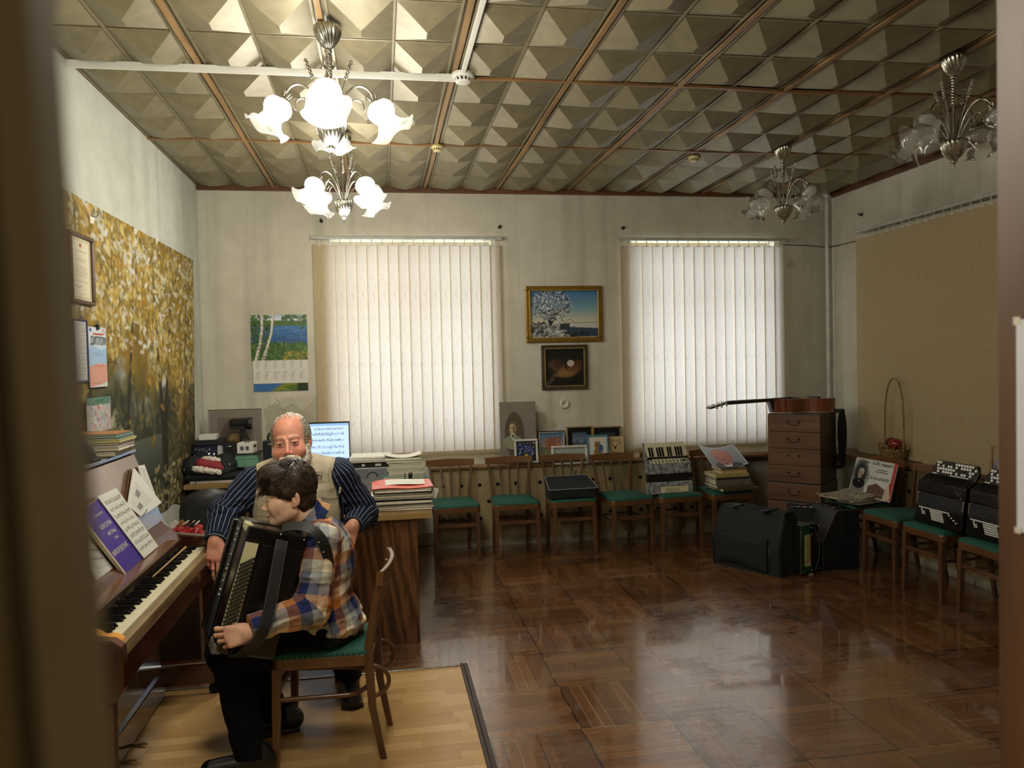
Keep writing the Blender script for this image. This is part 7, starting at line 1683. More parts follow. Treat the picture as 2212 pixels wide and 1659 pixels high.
MB().box(-.155, -.135, -.004, .24, .466, .472).build('strap', PIP, t); MB().box(.10, .16, .03, .22, .467, .474).build('flap', BAG, t)
p = az(1735, 1128, .30); t = inst('accordion_bag', 'second soft black bag with metal buckles, behind the green accordion', 'bag', (3.33, 5.83, 0), 0, 0, -.5)
def blob(u, v): a_, b_ = u*2*PI, v; r_ = .135*(1-.25*b_**3); return Vector((r_*1.1*math.copysign(abs(math.cos(a_))**.6, math.cos(a_)), r_*.85*math.copysign(abs(math.sin(a_))**.6, math.sin(a_)), .43*b_+.01*math.sin(a_*3)*b_))
m = MB(); m.sheet(blob, 28, 10); m.add([blob(k/28, 1) for k in range(28)], [tuple(range(28))]); m.build('bag_body', BAG, t)
for k in range(4): MB().tube([(-.08+k*.045, -.09, .432), (-.06+k*.045, -.10, .440), (-.045+k*.045, -.09, .432)], .004, 6).build('buckle', NIK, t)
p0, p1 = az(1782, 1236, 0), az(1866, 1229, 0)
t = inst('instrument_case', 'black hard accordion case with metal latches beside the green accordion', 'case', (3.43, 5.44, 0), 0, 0, -.02)
CASE = M('black_vinyl', '1a1c1e', .5, bump=.2, bscale=260, var=.15)
pf = [(.0, 0), (-.035, .12), (-.085, .22), (-.085, .0)]
m = MB(); m.prism([(-.155, .0), (.15, 0), (.15, .43), (.135, .455), (-.02, .455), (-.045, .44), (-.155, .22)], (0, 0, 0), (1, 0, 0), (0, 0, 1), (0, .36, 0)); m.build('case_body', CASE, t, .008)
MB().tube([(-.157, -.003, .005), (-.157, -.003, .22), (-.047, -.003, .442), (-.02, -.003, .457), (.135, -.003, .457)], .0035, 5).build('edge_bead', M('bead_grey', '3b3d3e', .5), t)
MB().box(.035, .040, -.004, .0, .005, .455).build('seam', PIP, t)
for y in (.06, .17, .28): MB().box(-.0, .04, y, y+.022, .456, .466).tube([(.0, y+.01, .466), (-.02, y+.01, .470), (-.03, y+.02, .466)], .003, 6).build('latch', NIK, t)
MB().tube([(.06, .11, .456), (.06, .12, .482), (.06, .22, .482), (.06, .23, .456)], .008, 8).build('handle', PIP, t)
# ---------------------------------------------------------------- guitar lying on the drawers, its strap and bag
gz = ZTOP+.004; ctr = (ay(1652, 890, 6.30)+ay(1817, 882, 6.30))/2; nd = (ay(1535, 884, 6.30)-ay(1650, 868, 6.30)).normalized()
t = inst('acoustic_guitar', 'sunburst acoustic guitar lying on its back on the drawer stack, neck toward window', 'guitar', (ctr.x+.055, 6.42, gz), 0, 0, .04); t.scale = (1.2,)*3
SUN = wood('guitar_side', '2a0d06', '8a3d1c', .12, 0, 4, coat=1, band=3); TOPM = wood('guitar_top', '6b2f12', 'b8743a', .15, 0, 8, coat=1); FRT = M('fretboard_black', '0e0c0b', .3); BIND = M('binding_white', 'cfc6b0', .3)
def outl(s=1.0):
    P = []
    for k in range(72):
        a_ = 2*PI*k/72; x = math.cos(a_); X = x*.245; wv_ = .170 if x > 0 else .140; ww = wv_*(1-.30*math.exp(-((x+.18)/.30)**2)); y = math.copysign(abs(math.sin(a_))**.75, math.sin(a_))*ww; P.append((X*s, y*s))
    return P
o_ = outl(); m = MB(); n = len(o_); m.add([(x, y, .003) for x, y in o_]+[(x, y, .098) for x, y in o_], [(i, (i+1) % n, (i+1) % n+n, i+n) for i in range(n)], True); m.build('side', SUN, t)
MB().prism(outl(1.004), (0, 0, .0), (1, 0, 0), (0, 1, 0), (0, 0, .004)).build('back', BIND, t); tp = MB().prism(outl(1.004), (0, 0, .097), (1, 0, 0), (0, 1, 0), (0, 0, .004)).build('soundboard', TOPM, t)
MB().lathe([(.048, .1012), (.048, .1018), (0, .1018)], 28, (-.06, 0, 0)).build('sound_hole', HOLE, t); MB().box(.085, .11, -.07, .07, .101, .110).build('bridge', FRT, t, .002)
nk_ = MB(); nk_.beam((-.235, 0, .094), (-.60, 0, .080), (.056, .045), (.022, .020)); nk_.build('neck', M('neck_dark', '1a0f0a', .3, coat=.5), t, .004)
MB().prism([(-.24, .003), (-.245, .085), (-.275, .083), (-.262, .05), (-.25, .01)], (0, -.026, 0), (1, 0, 0), (0, 0, 1), (0, .052, 0)).build('neck_heel', M('neck_dark'), t, .003)
MB().beam((-.09, 0, .108), (-.60, 0, .092), .05, .007).build('fretboard', FRT, t)
hd = MB(); hd.beam((-.60, 0, .086), (-.745, 0, .050), (.05, .07), .014); hd.build('headstock', FRT, t, .002)
for i in range(3):
    for s in (-1, 1):
        q = Vector((-.635-.038*i, .035*s, .075-.0095*i)); MB().tube([q, q+Vector((0, .022*s, 0))], .003, 6).ball(q+Vector((0, .028*s, 0)), .009, 6, (1, .7, 1.2)).tube([q+Vector((0, -.02*s, .0)), q+Vector((0, -.02*s, .022))], .003, 6).build('tuning_peg', NIK, t)
for i in range(6): MB().tube([(.095, -.022+i*.0088, .112), (-.60, -.018+i*.0072, .098)], .0006, 4, cap=False).build('string', NIK, t)
qd = ay(1800, 900, 6.3)
cR = FC+Vector((math.cos(DCH), math.sin(DCH), 0))*.225+Vector((-math.sin(DCH), math.cos(DCH), 0))*.25
t = inst('guitar_gig_bag', 'black padded strap bag hanging down the right side of the drawer stack', 'bag', (cR.x+.012, cR.y+.0, 0), 0, 0, DCH)
m = MB(); m.sheet(lambda u, v: Vector((.040+.036*math.cos(u*2*PI)*(.5+.5*math.sin(PI*min(1, v*1.15+.02))), .19+.075*math.sin(u*2*PI)*(1 if v > .1 else .5), ZTOP+.02-.50*v)), 16, 20); m.build('padded_strap', BAG, t)
MB().box(-.010, .050, .14, .21, ZTOP-.01, ZTOP+.022).build('strap_end', PIP, t, .004); MB().box(.0, .052, .10, .22, ZTOP-.50, ZTOP-.47).build('bottom_pad', BAG, t, .01)
MB().tube([(.0, .00, ZTOP-.42), (.0, .05, ZTOP-.425), (.01, .11, ZTOP-.44)], .007, 8).build('buckle_bar', M('steel_grey', '5a5c60', .3, .8), t)
# ---------------------------------------------------------------- handbag on the third chair
t = inst('handbag', 'flat black document bag with pale piping lying on a green seated chair', 'bag', (1.575, 6.50, .486), 0, 0, .02)
def hb(u, v): return Vector(((u-.5)*(.43-.05*v), -.10+.27*v, .075+.075*v+.012*math.sin(u*PI)*(1-(2*v-1)**2)))
m = MB(); m.sheet(hb, 12, 10); m.sheet(lambda u, v: Vector(((u-.5)*.40, -.10+.27*v+.006, .001)), 2, 2)
R0 = [hb(k/12, 0) for k in range(13)]+[hb(1, k/10) for k in range(1, 11)]+[hb(1-k/12, 1) for k in range(1, 13)]+[hb(0, 1-k/10) for k in range(1, 10)]
n = len(R0); m.add(R0+[Vector((q.x*.95, q.y*.97+.004, .001)) for q in R0], [(i, i+n, (i+1) % n+n, (i+1) % n) for i in range(n)], True); m.build('bag_body', BAG, t)
MB().tube(R0, .0035, 6, closed=True).build('piping', M('grey_piping', '8b8f90', .5), t)
MB().tube(spl([(-.10, .16, .15), (-.08, .175, .20), (.0, .18, .235), (.07, .175, .20), (.09, .16, .15)], 5), .007, 8, flat=.4).build('handle', M('grey_strap'), t)
MB().tube([(.08, .165, .16), (.10, .165, .19)], .006, 6).build('handle_ring', PIP, t)
# ---------------------------------------------------------------- book pile with portrait print on the sixth chair
def book(label, cx, cy, z, w, d, h, cover, rz=0, group=None, cat='book', name='book', spine=0):
    t = inst(name, label, cat, (cx, cy, z), 0, 0, rz, group)
    MB().box(-w/2+.004, w/2-.003, -d/2+.003, d/2-.003, .0018, h-.0018).build('pages', M('page_block', 'cfc6aa', .8, var=.12, scale=90, stretch=(.02, .02, 5)), t)
    m = MB(); m.box(-w/2, w/2, -d/2, d/2, 0, .0018).box(-w/2, w/2, -d/2, d/2, h-.0018, h)
    if spine == 1: m.box(-w/2, w/2, -d/2-.001, -d/2+.002, 0, h)
    else: m.box(-w/2-.001, -w/2+.002, -d/2, d/2, 0, h)
    m.build('cover', M('cover_'+cover, cover, .5, var=.12), t); return z+h
def sheaf(label, cx, cy, z, w, d, h, col='d8d3c2', rz=0, group=None, name='paper_stack', cat='papers', n=None, seed=1):
    """loose stack: a few slightly shifted leaves"""
    t = inst(name, label, cat, (cx, cy, z), 0, 0, rz, group); r = random.Random(seed); n = n or max(2, int(h/.006)); m = MB()
    for k in range(n):
        dx, dy = r.uniform(-.006, .006), r.uniform(-.008, .008); m.box(-w/2+dx, w/2+dx, -d/2+dy, d/2+dy, h*k/n, h*(k+.82)/n)
    m.build('sheets', M('sheets_'+col, col, .75, var=.1, scale=40), t); return z+h
x, y, z = 2.985, 6.46, .489; G2 = 'books piled on the chair by the drawers'
z = book('olive cloth folder at the bottom of the chair book pile', x+.04, y-.02, z, .36, .27, .022, '4a4a28', .12, G2, spine=1)
z = book('brown worn book second from the bottom of the chair book pile', x+.01, y, z, .34, .26, .027, '5c5040', .02, G2, spine=1)
z = book('thick grey book low in the chair book pile', x, y, z, .32, .25, .048, '6a655c', -.03, G2, spine=1)
z = book('thin dark book in the middle of the chair book pile', x-.01, y, z, .30, .24, .018, '2a2622', .02, G2, spine=1)
z = book('broad yellow covered book in the chair book pile', x-.015, y, z, .31, .24, .029, 'b5a468', .03, G2, spine=1)
z = book('cream book with brown edge near the top of the chair book pile', x+.015, y-.01, z, .23, .19, .028, 'c8b078', 0, G2, spine=1)
z = book('topmost brown book of the chair book pile, right under the portrait print', x+.01, y, z, .24, .19, .024, '8f7c58', .04, G2, spine=1)
c = Cv(110, 80, 'b9bbc0'); c.rect(.03, .04, .97, .96, '8f949c'); c.grad(.04, .96, '9ba0a8', '7d828c', .03, .97); c.ell(.50, .95, .36, .22, '3a3d48'); c.poly([(.36, .80), (.64, .80), (.58, .95), (.42, .95)], 'dcdcd8'); c.ell(.48, .48, .26, .40, 'b06a5c', 1, 0, .1); c.ell(.48, .30, .22, .20, 'c47a6a', .8, 0, .4); c.line([(.40, .62), (.56, .62)], .012, '8a4a40'); c.line([(.38, .47), (.44, .47)], .01, '7a4a40'); c.line([(.54, .47), (.60, .47)], .01, '7a4a40'); c.ell(.48, .80, .05, .03, '3a3d48')
def crv(u, v): s_ = (v**2)*.0; return np.concatenate([0*u+0*v, 0*u+0*v, .030*(2*u-1)**2+.0*v], -1)
q = [ay(1508, 968, 6.60), ay(1583, 966, 6.60), ay(1617, 1008, 6.34), ay(1538, 1012, 6.34)]
o = picture('portrait_print', c.a, *[tuple(k) for k in q], PRINT, None, crv); tag(o, 'curled glossy colour print of a red faced man on top of the book pile', 'print')
# ---------------------------------------------------------------- poster, newspapers on the corner chair
c = Cv(150, 110, 'cfcfc8'); c.rect(.93, 0, 1, 1, 'b0443c'); c.poly([(.90, .55), (1, .50), (1, 1), (.84, 1)], 'a83a32'); c.poly([(.80, .86), (.9, .55), (.98, .9), (.9, 1), (.78, 1)], 'c0b49a'); c.line([(.90, .65), (.97, 1)], .012, 'd6d0c4')
c.ell(.19, .42, .17, .34, '3b3a38', 1, 0, .5); c.rect(.02, .60, .36, .95, '4a4845', .6); portrait(c, .19, .40, .14, 'b8b4ac', 'b9a898', '1c1b1c', whisk=False, turn=.06); c.poly([(.13, .55), (.27, .55), (.25, .60), (.15, .60)], '121214')
c.poly([(.43, .98), (.43, .70), (.62, .60), (.84, .72), (.82, .98)], '6b4e42'); c.rect(.45, .74, .81, .96, '7d5f50'); 
for i in range(8):
    for j in range(3): c.rect(.46+i*.043, .75+j*.07, .485+i*.043, .79+j*.07, '2f2622')
c.rect(.04, .90, .39, 1, '5a2f2c', .5)
tl, tr_, br, bl_ = ax_(1851, 987, 3.90), ax_(1940, 1003, 3.90), ax_(1921, 1086, 3.76), ax_(1832, 1064, 3.76)
t = inst('concert_poster', 'white concert poster with a portrait and brick building propped on the corner chair', 'poster', tuple(bl_)); f_ = [tuple(q-bl_) for q in (tl, tr_, br, bl_)]
picture('print', c.a, *f_, MATTE, t); n_p = (Vector(f_[1])-Vector(f_[0])).cross(Vector(f_[3])-Vector(f_[0])).normalized(); n_p = n_p if n_p.x < 0 else -n_p
MB().add([Vector(q)-n_p*.002 for q in f_]+[Vector(q)-n_p*.006 for q in f_], [(0, 1, 2, 3), (7, 6, 5, 4), (0, 4, 5, 1), (1, 5, 6, 2), (2, 6, 7, 3), (3, 7, 4, 0)]).build('board', PAPER, t)
U = (Vector(f_[1])-Vector(f_[0])); V_ = (Vector(f_[0])-Vector(f_[3])); LW_, LH = U.length, V_.length; U.normalize(); V_.normalize()
def ptx(s, u, v, size, sx=1, mat=BLK2, **k): text('poster_lettering', s, size, mat, tuple(Vector(f_[3])+U*LW_*u+V_*LH*v+n_p*.0015), tuple(U), tuple(V_), t, sx=sx, ext=.0003, **k)
def pf(s, u0, u1, v, size, **k): ptx(s, u0, v, size, fit=LW_*(u1-u0), **k)
pf('26 ноября.', .06, .36, .885, .034); pf('16.00', .41, .58, .875, .044); pf('ул.Радищева, 58', .63, .90, .88, .032); pf('Творческий вечер', .56, .80, .745, .016); pf('Андрея Шапошникова', .53, .83, .69, .016)
pf('...ОН, ОНА и АККОРДЕОН...', .42, .91, .49, .034); pf('З\nМ\nШ\nN\n1', .375, .415, .62, .026); pf('им. Чайковского', .06, .40, .035, .022, mat=M('print_maroon', '5a2f34', .7))
NEWS, nt = base('newsprint', .8); nt.lk(nt.ramp(nt.noise(60, 3, stretch=(1, .4, 1)), [(.4, lin('6f685a')), (.55, lin('b0a890'))]), nt.b.inputs['Base Color'])
def newsp(label, x, y, z, w, d, h, rz, bend=.02, mat=NEWS):
    t = inst('newspaper', label, 'newspaper', (x, y, z), 0, 0, rz); MB().sheet(lambda u, v: Vector(((u-.5)*w, (v-.5)*d, h+bend*(u-.3)**2)), 10, 6, h).build('sheet', mat, t); return z+h
z = .489
z = book('grey hardback under the newspapers on the corner chair', 3.66, 5.56, z, .26, .20, .016, '5f5e58', .3)
z = newsp('folded newspaper under the top one on the corner chair', 3.64, 5.66, z+.001, .30, .34, .008, .25, .02, M('newsprint_cream', 'b5aa88', .8, var=.2, scale=50))
newsp('top folded newspaper lying before the concert poster', 3.63, 5.68, z+.001, .30, .36, .006, .12, .05)
# ---------------------------------------------------------------- basket on the right sill
xb_ = 4.20; p = ax_(1932, 998, xb_); t = inst('wicker_basket', 'small wicker basket with tall arched handle and red fruit on right sill', 'basket', (xb_, p.y, zR)); t.scale = (1.2,)*3
WICK, nt = base('wicker', .6); nt.lk(nt.ramp(nt.noise(60, 3), [(.3, lin('6b4f28')), (.7, lin('a8884e'))]), nt.b.inputs['Base Color'])
for k in range(9): MB().tube([((.072+.003*k)*math.cos(a_)*1, (.072+.003*k)*math.sin(a_), .008+k*.0085+.003*math.sin(a_*12+k*PI)) for a_ in [2*PI*q/48 for q in range(48)]], .0048, 6, closed=True).build('woven_ring', WICK, t)
m = MB(); m.lathe([(0, .002), (.075, .002), (.075, .008), (0, .008)], 24); m.build('bottom', WICK, t)
for k in range(14):
    a0 = 2*PI*k/14; MB().tube([((.098)*math.cos(a0+q*.45/8), .098*math.sin(a0+q*.45/8)*1.0, .080+.045*math.sin(PI*q/8)) for q in range(9)], .0022, 5).build('lace_loop', WICK, t)
MB().tube([(0, .098*math.cos(PI*q/24)*(1+.28*math.sin(PI*q/24)), .07+.50*math.sin(PI*q/24)**.8) for q in range(25)], .006, 8).build('handle', WICK, t)
m = MB().ball((0, -.012, .115), .045, 12, (1, 1.1, .85)); 
o = m.build('pomegranate', M('red_glossy', '8a1f1a', .25, coat=.4)); o.location = (xb_, p.y, zR); o.scale = (1.2,)*3; tag(o, 'glossy red fruit in the wicker basket, nearest the camera side', 'fruit')
o = MB().ball((.01, .040, .118), .040, 12, (1, 1, .9)).build('dried_flower', M('dark_red', '4e1c17', .6, bump=.5, bscale=60)); o.location = (xb_, p.y, zR); o.scale = (1.2,)*3; tag(o, 'dark red dried ornament beside the glossy fruit in the basket', 'ornament')
# ---------------------------------------------------------------- right desk: paper stacks
DZ = .779; r = random.Random(9); G3 = 'worn paper folders stacked under the red folder'
x0, x1 = -.074, .283; cx = (x0+x1)/2; z = DZ; cols = ['e4dfd0', 'cfc6ac', 'efebe0', '77705f', 'dcd4bf', '232428', 'f0ece2', 'b8ad96', 'dfd8c6', '4a463c', 'e8e2d2', 'cdc3aa']
for k in range(12):
    h = r.uniform(.009, .014)*1.02; z = sheaf('worn paper folder in the tall desk stack under the red folder', cx+r.uniform(-.008, .008), 4.80+r.uniform(-.006, .01), z+.0003, (x1-x0)*r.uniform(.92, 1.0), .27, h-.0003, cols[k], r.uniform(-.03, .03), G3, 'folder', 'folder', 3, k)
def folder(label, cx, cy, z, w, d, col, rz=0, slip=None):
    t = inst('plastic_folder', label, 'folder', (cx, cy, z), 0, 0, rz); m = MB(); m.sheet(lambda u, v: Vector(((u-.5)*w, (v-.5)*d, .004+.012*(v > .0)*(1-abs(2*u-1)**3)*v+.004*math.sin(u*7))), 12, 6, .0035); m.build('cover', M('folder_'+col, col, .35, coat=.3), t)
    if slip: MB().sheet(lambda u, v: Vector(((u-.42)*w*.66, (v-.42)*d*.5, .0215-.010*(1-v)+.003*math.sin(u*5))), 6, 4, .0008).build('paper_slip', PAPER, t)
folder('red plastic folder with a white slip on top of the tall paper stack', cx, 4.80, z+.0005, .36, .29, 'd8452f', .02, True)
MB_ = MB(); MB_.box(x1-.005, x1+.03, 4.70, 4.72, .84, .90, rotm(0, .3, .2), (x1, 4.71, .87)); tag(MB_.build('torn_paper', PAPER), 'torn white paper corner sticking out right of the folder stack', 'paper')
z = DZ
for k in range(5): z = sheaf('papers under the teal folder beside the tall red topped stack', -.215+r.uniform(-.006, .006), 4.80+r.uniform(-.01, .01), z+.0003, .235, .27, .014, cols[(k*5+2) % 12], r.uniform(-.04, .04), 'papers under the teal folder', 'folder', 'folder', 3, k+30)
folder('teal plastic folder on the lower stack between the teacher and the red folder', -.215, 4.82, z+.0005, .23, .27, '2fa07c')
# stapler-like stamp and ring on the far edge of the stack
p = ay(879, 1028, 5.08); t = inst('rubber_stamp', 'black office stamp standing behind the red folder', 'stamp', (p.x+.01, 5.08, DZ))
MB().box(-.03, .03, -.015, .015, 0, .10).build('base', M('black_plastic'), t, .004); MB().lathe([(.012, .10), (.010, .12), (.014, .15), (.012, .165), (0, .168)], 16, (.012, 0, 0)).build('handle', M('black_plastic'), t)
MB().tube([(-.022+.0*k, .016*math.cos(2*PI*k/16), .135+.028*math.sin(2*PI*k/16)) for k in range(16)], .004, 6, closed=True).build('finger_ring', M('black_plastic'), t)
# back part of the desk
z = DZ; xs = .14
for k, (w, d, h, c_, lb) in enumerate(((.30, .24, .020, '7a3f48', 'maroon bound volume at the bottom of the thick stack before the blind'), (.31, .25, .030, 'b9b49c', 'thick grey white paper bundle low in the stack before the blind'), (.30, .24, .040, '2f6f66', 'green ring binder low in the stack before the blind'), (.28, .23, .016, '3f8378', 'thin green folder over the binder in the stack before the blind'))):
    z = book(lb, xs+r.uniform(-.01, .01), 5.46, z+.0003, w, d, h, c_, r.uniform(-.05, .05), 'thick stack of binders and magazines before the left blind', spine=0)
for k in range(4): z = sheaf('thick curled magazine in the stack before the left blind', xs+r.uniform(-.008, .008), 5.46, z+.0004, .235, .22, .030, 'dcd8c4', r.uniform(-.03, .03), 'curled magazines on top of the thick stack', 'magazine', 'magazine', 5, k+60)
t = inst('loose_sheets', 'curled white printed sheets lying on top of the thick magazine stack', 'papers', (xs-.01, 5.45, z)); MB().sheet(lambda u, v: Vector(((u-.5)*.25, (v-.5)*.19, .004+.022*(2*u-1)**2)), 14, 6, .002).build('sheet', PAPER, t)
a, b = ay(762, 1020, 5.42).x, ay(840, 1020, 5.42).x
t = inst('disc_player', 'silver grey disc player box carrying papers, next to the monitor', 'electronics', ((a+b)/2-.02, 5.55, DZ)); w = (b-a)/2+.02
MB().box(-w, w, -.13, .13, 0, .165).build('case', M('silver_grey', '8c9196', .35, .3), t, .004); MB().box(-w+.01, .0, -.132, -.13, .09, .15).build('front_panel', M('panel_grey', '70767c', .4), t); MB().tube([(.03+.035*math.cos(q), -.132, .10+.035*math.sin(q)) for q in [PI*k/8 for k in range(9)]], .004, 6).build('front_arc', M('black_plastic'), t)
t = inst('black_box', 'black box with white labels under the paper pile by the monitor', 'box', ((a+b)/2-.01, 5.55, DZ+.165)); MB().box(-w+.01, w-.01, -.12, .12, 0, .038).build('case', M('black_plastic'), t, .003)
for q in (-.05, .04, .06): MB().box(q, q+.02, -.122, -.12, .010, .026).build('label', PAPER, t)
z = DZ+.203
for k in range(3): z = sheaf('white paper pile on the black box beside the monitor', (a+b)/2+r.uniform(-.006, .006), 5.54, z+.0003, .27, .25, .012, 'e0ddd2', r.uniform(-.04, .04), 'white papers beside the monitor', 'paper_stack', 'papers', 3, 90+k)
# monitor
a, b = ay(751, 916, 6.3), ay(751, 990, 6.3); W_ = .50; xr = ay(756, 950, 6.3).x; zb, zt2 = b.z, a.z+.01
t = inst('computer_monitor', 'computer monitor showing blue tinted sheet music behind the teacher', 'monitor', (xr-W_/2, 6.3, DZ)); zb -= DZ; zt2 -= DZ
MB().box(-W_/2, W_/2, 0, .03, zb-.012, zt2+.012).build('bezel', M('monitor_black', '0c0d12', .3), t, .004)
c = Cv(170, 100, 'c4dcf2'); rr2 = random.Random(1); c.rect(0, 0, 1, .07, '8fb4d6'); c.rect(0, .96, 1, 1, 'a9b8e0')
for y in (.13, .155): 
    x = .45
    while x < .9: q = rr2.uniform(.01, .03); c.rect(x, y, x+q, y+.018, '3a4a62', .8); x += q+.012
for k, y in enumerate((.27, .45, .63, .80)):
    c.rect(.10, y, .92, y+.055, 'a9c2dc', .55)
    for l in range(5): c.rect(.10, y+l*.0138, .92, y+l*.0138+.004, '7f97b4', .7)
    for n in range(30):
        if rr2.random() < .7: x = .12+n*.027; c.ell(x, y+rr2.uniform(0, .06), .008, .012, '2c3648' if rr2.random() < .8 else '8a4a6a'); c.rect(x+.006, y-.03, x+.009, y+.03, '3a465a', .8)
    for x in (.10, .30, .50, .70, .92): c.rect(x-.002, y, x+.002, y+.12*(k % 2 == 0)+.055, '7f97b4', .8)
SCR = vcol('lit_screen', .3, emit=1.0)
picture('screen', c.a, (-W_/2+.008, -.001, zt2), (W_/2-.008, -.001, zt2), (W_/2-.008, -.001, zb), (-W_/2+.008, -.001, zb), SCR, t)
MB().box(-.03, .03, .03, .05, .0, zb+.1).box(-.12, .12, -.06, .10, 0, .012).build('stand', M('monitor_black'), t, .003)
# ---------------------------------------------------------------- left part of the back desk
def pxbox(name, label, cat, pa, pb_, pt, pb2, y, d, mat, bottom=None, rz=0, bevel=.002, group=None):
    A_, B_ = ay(pa, (pt+pb2)/2, y), ay(pb_, (pt+pb2)/2, y); zt_ = ay((pa+pb_)/2, pt, y).z; zb_ = bottom if bottom is not None else ay((pa+pb_)/2, pb2, y).z
    t = inst(name, label, cat, ((A_.x+B_.x)/2, y+d/2, zb_), 0, 0, rz, group); w = (B_.x-A_.x)/2; MB().box(-w, w, -d/2, d/2, 0, zt_-zb_).build('body', mat, t, bevel); return t, w, d/2, zt_-zb_, zt_
NYL = M('black_nylon'); BKP = M('black_plastic'); z = DZ
z = sheaf('pinkish white papers under the black portfolio on the back desk', -1.27, 6.33, z, .36, .28, .018, 'c9bcae', 0, None, 'paper_stack', 'papers', 3, 5)
t = inst('portfolio', 'black zipped portfolio case on the back desk under the santa hat', 'portfolio', (-1.27, 6.34, z+.0005)); MB().box(-.215, .205, -.15, .15, 0, .050).build('body', NYL, t, .016); MB().tube([(-.21, -.152, .026), (.20, -.152, .026)], .003, 5).build('zip', M('zip_black'), t); MB().tube([(-.13, -.153, .026), (-.132, -.158, .0), (-.13, -.156, -.035)], .0025, 5).build('zip_cord', BKP, t)
zp = z+.051
def cap_(name, label, cxp, cyp, y, s, zb, mat, rz=0, squash=1):
    P0 = ay(cxp, cyp, y)
    def f(P): q = P; d = ell(q, (0, 0, .03*s), (.095*s, .105*s, .085*s*squash)); d = smin(d, ell(q, (.02*s, -.10*s, .010*s), (.075*s, .07*s, .012*s)), .02*s); return np.maximum(d-.006*fold(P, 11, 7)-.003*fold(P, 28, 3), -(P[:, 2]-.0))
    v, f_ = snet(f, V(-.14*s, -.20*s, -.02), V(.14*s, .14*s, .15*s), .0045); o = link(name, np_mesh(name, [(v, f_, rgb('151516'))]), mat); o.location = (P0.x, y, zb); o.rotation_euler = (0, 0, rz); tag(o, label, 'cap'); return o
o = cap_('baseball_cap', 'crumpled black cap at the left end of the back desk', 418, 1000, 6.34, 1.05, zp, NYL, .5)
text('cap_letter', 'z', .03, PAPER, (-.092, -.06, .03), (.5, -.85, 0), (0, 0, 1), o)
o = cap_('baseball_cap', 'black cap with white lettering right of the santa hat', 487, 1000, 6.34, .95, zp, NYL, -.5, 1.35)
text('cap_lettering', 'Blen', .034, PAPER, (.045, -.085, .035), (.75, .62, .35), (-.3, 0, 1), o)
P0 = ay(455, 996, 6.27)
v, f_ = snet(lambda P: smin(cap(P, (-.06, 0, .07), (.05, .01, .05), .045, .035), cap(P, (.05, .01, .05), (.085, 0, .03), .035, .02), .02)-.003*fold(P, 22, 2), V(-.13, -.08, -.01), V(.13, .08, .14), .0045)
hat = link('santa_hat', np_mesh('santa_hat', [(v, f_, rgb('8a2a30'))]), M('red_velvet', '8c2a32', .8)); hat.location = (P0.x, 6.24, zp); tag(hat, 'red santa hat with white fur trim lying between the two black caps', 'hat')
FUR = M('white_fur', 'ded6c8', .95, bump=1, bscale=160)
for nm, a_, b_, r1 in (('fur_trim', (-.095, -.055, .045), (.075, -.060, .012), .024), ('fur_edge', (-.04, .03, .105), (.06, .03, .095), .026)):
    v, f_ = snet(lambda P: cap(P, a_, b_, r1, r1*.8)-.007*vn(P, 70, 3)-.004*vn(P, 160, 4), V(-.15, -.11, -.03), V(.15, .09, .16), .004); link(nm, np_mesh(nm, [(v, f_, rgb('e0dacb'))]), FUR, hat)
t, w, d, h, z1 = pxbox('cardboard_box', 'dark box at the base of the pile in the back left corner', 'box', 415, 476, 985, 1030, 6.52, .22, M('dark_box', '1d1d22', .5), DZ)
t, w, d, h, z2 = pxbox('cardboard_box', 'dark blue box with silver tinsel in front, in the back left corner', 'box', 417, 466, 962, 985, 6.54, .20, M('navy_box', '1d2444', .45), z1)
tt = MB(); rr2 = random.Random(3)
for k in range(70): tt.obox((rr2.uniform(-w, w*1.1), -d-.012+rr2.uniform(-.008, .012), rr2.uniform(-.03, h*.75)), (.016, .003, .013), rotm(rr2.uniform(0, 3), rr2.uniform(0, 3), rr2.uniform(0, 3)))
o = tt.build('silver_tinsel', M('tinsel', 'b8bcc0', .15, .9)); o.location = t.location; tag(o, 'crumpled silver tinsel in front of the dark blue box', 'tinsel', None, 'stuff')
t, w, d, h, z3 = pxbox('flat_box', 'flat black box under the small white box in the back left corner', 'box', 417, 479, 951, 962, 6.53, .22, BKP, z2, .1)
pxbox('small_box', 'small white card box on top of the black box in the back left corner', 'box', 428, 465, 940, 952, 6.56, .15, BOXW, z3, .05)
t, w, d, h, _z = pxbox('loudspeaker', 'small dark desktop speaker left of the tripod, with silver badge', 'speaker', 482, 508, 957, 1030, 6.60, .12, BKP, DZ)
MB().ball((0, -d-.002, h-.03), .02, 8, (1, .15, .4)).build('badge', NIK, t)
pxbox('binder', 'grey and white binder standing beside the small speaker', 'binder', 470, 480, 960, 1030, 6.55, .20, M('binder_white', 'c4c4c4', .5), DZ, 0)
t, w, d, h, _z = pxbox('loudspeaker', 'dark desktop speaker just left of the teacher head', 'speaker', 568, 595, 953, 1030, 6.40, .14, M('speaker_navy', '1a1f2b', .4), DZ)
MB().ball((.01, -d-.002, h-.025), .02, 8, (1, .15, .4)).build('badge', NIK, t)
MB().tube([(-.01, 0, h), (-.015, 0, h+.03), (.0, 0, h+.045), (-.008, 0, h+.06)], .010, 8).build('clip_lamp', BKP, t)
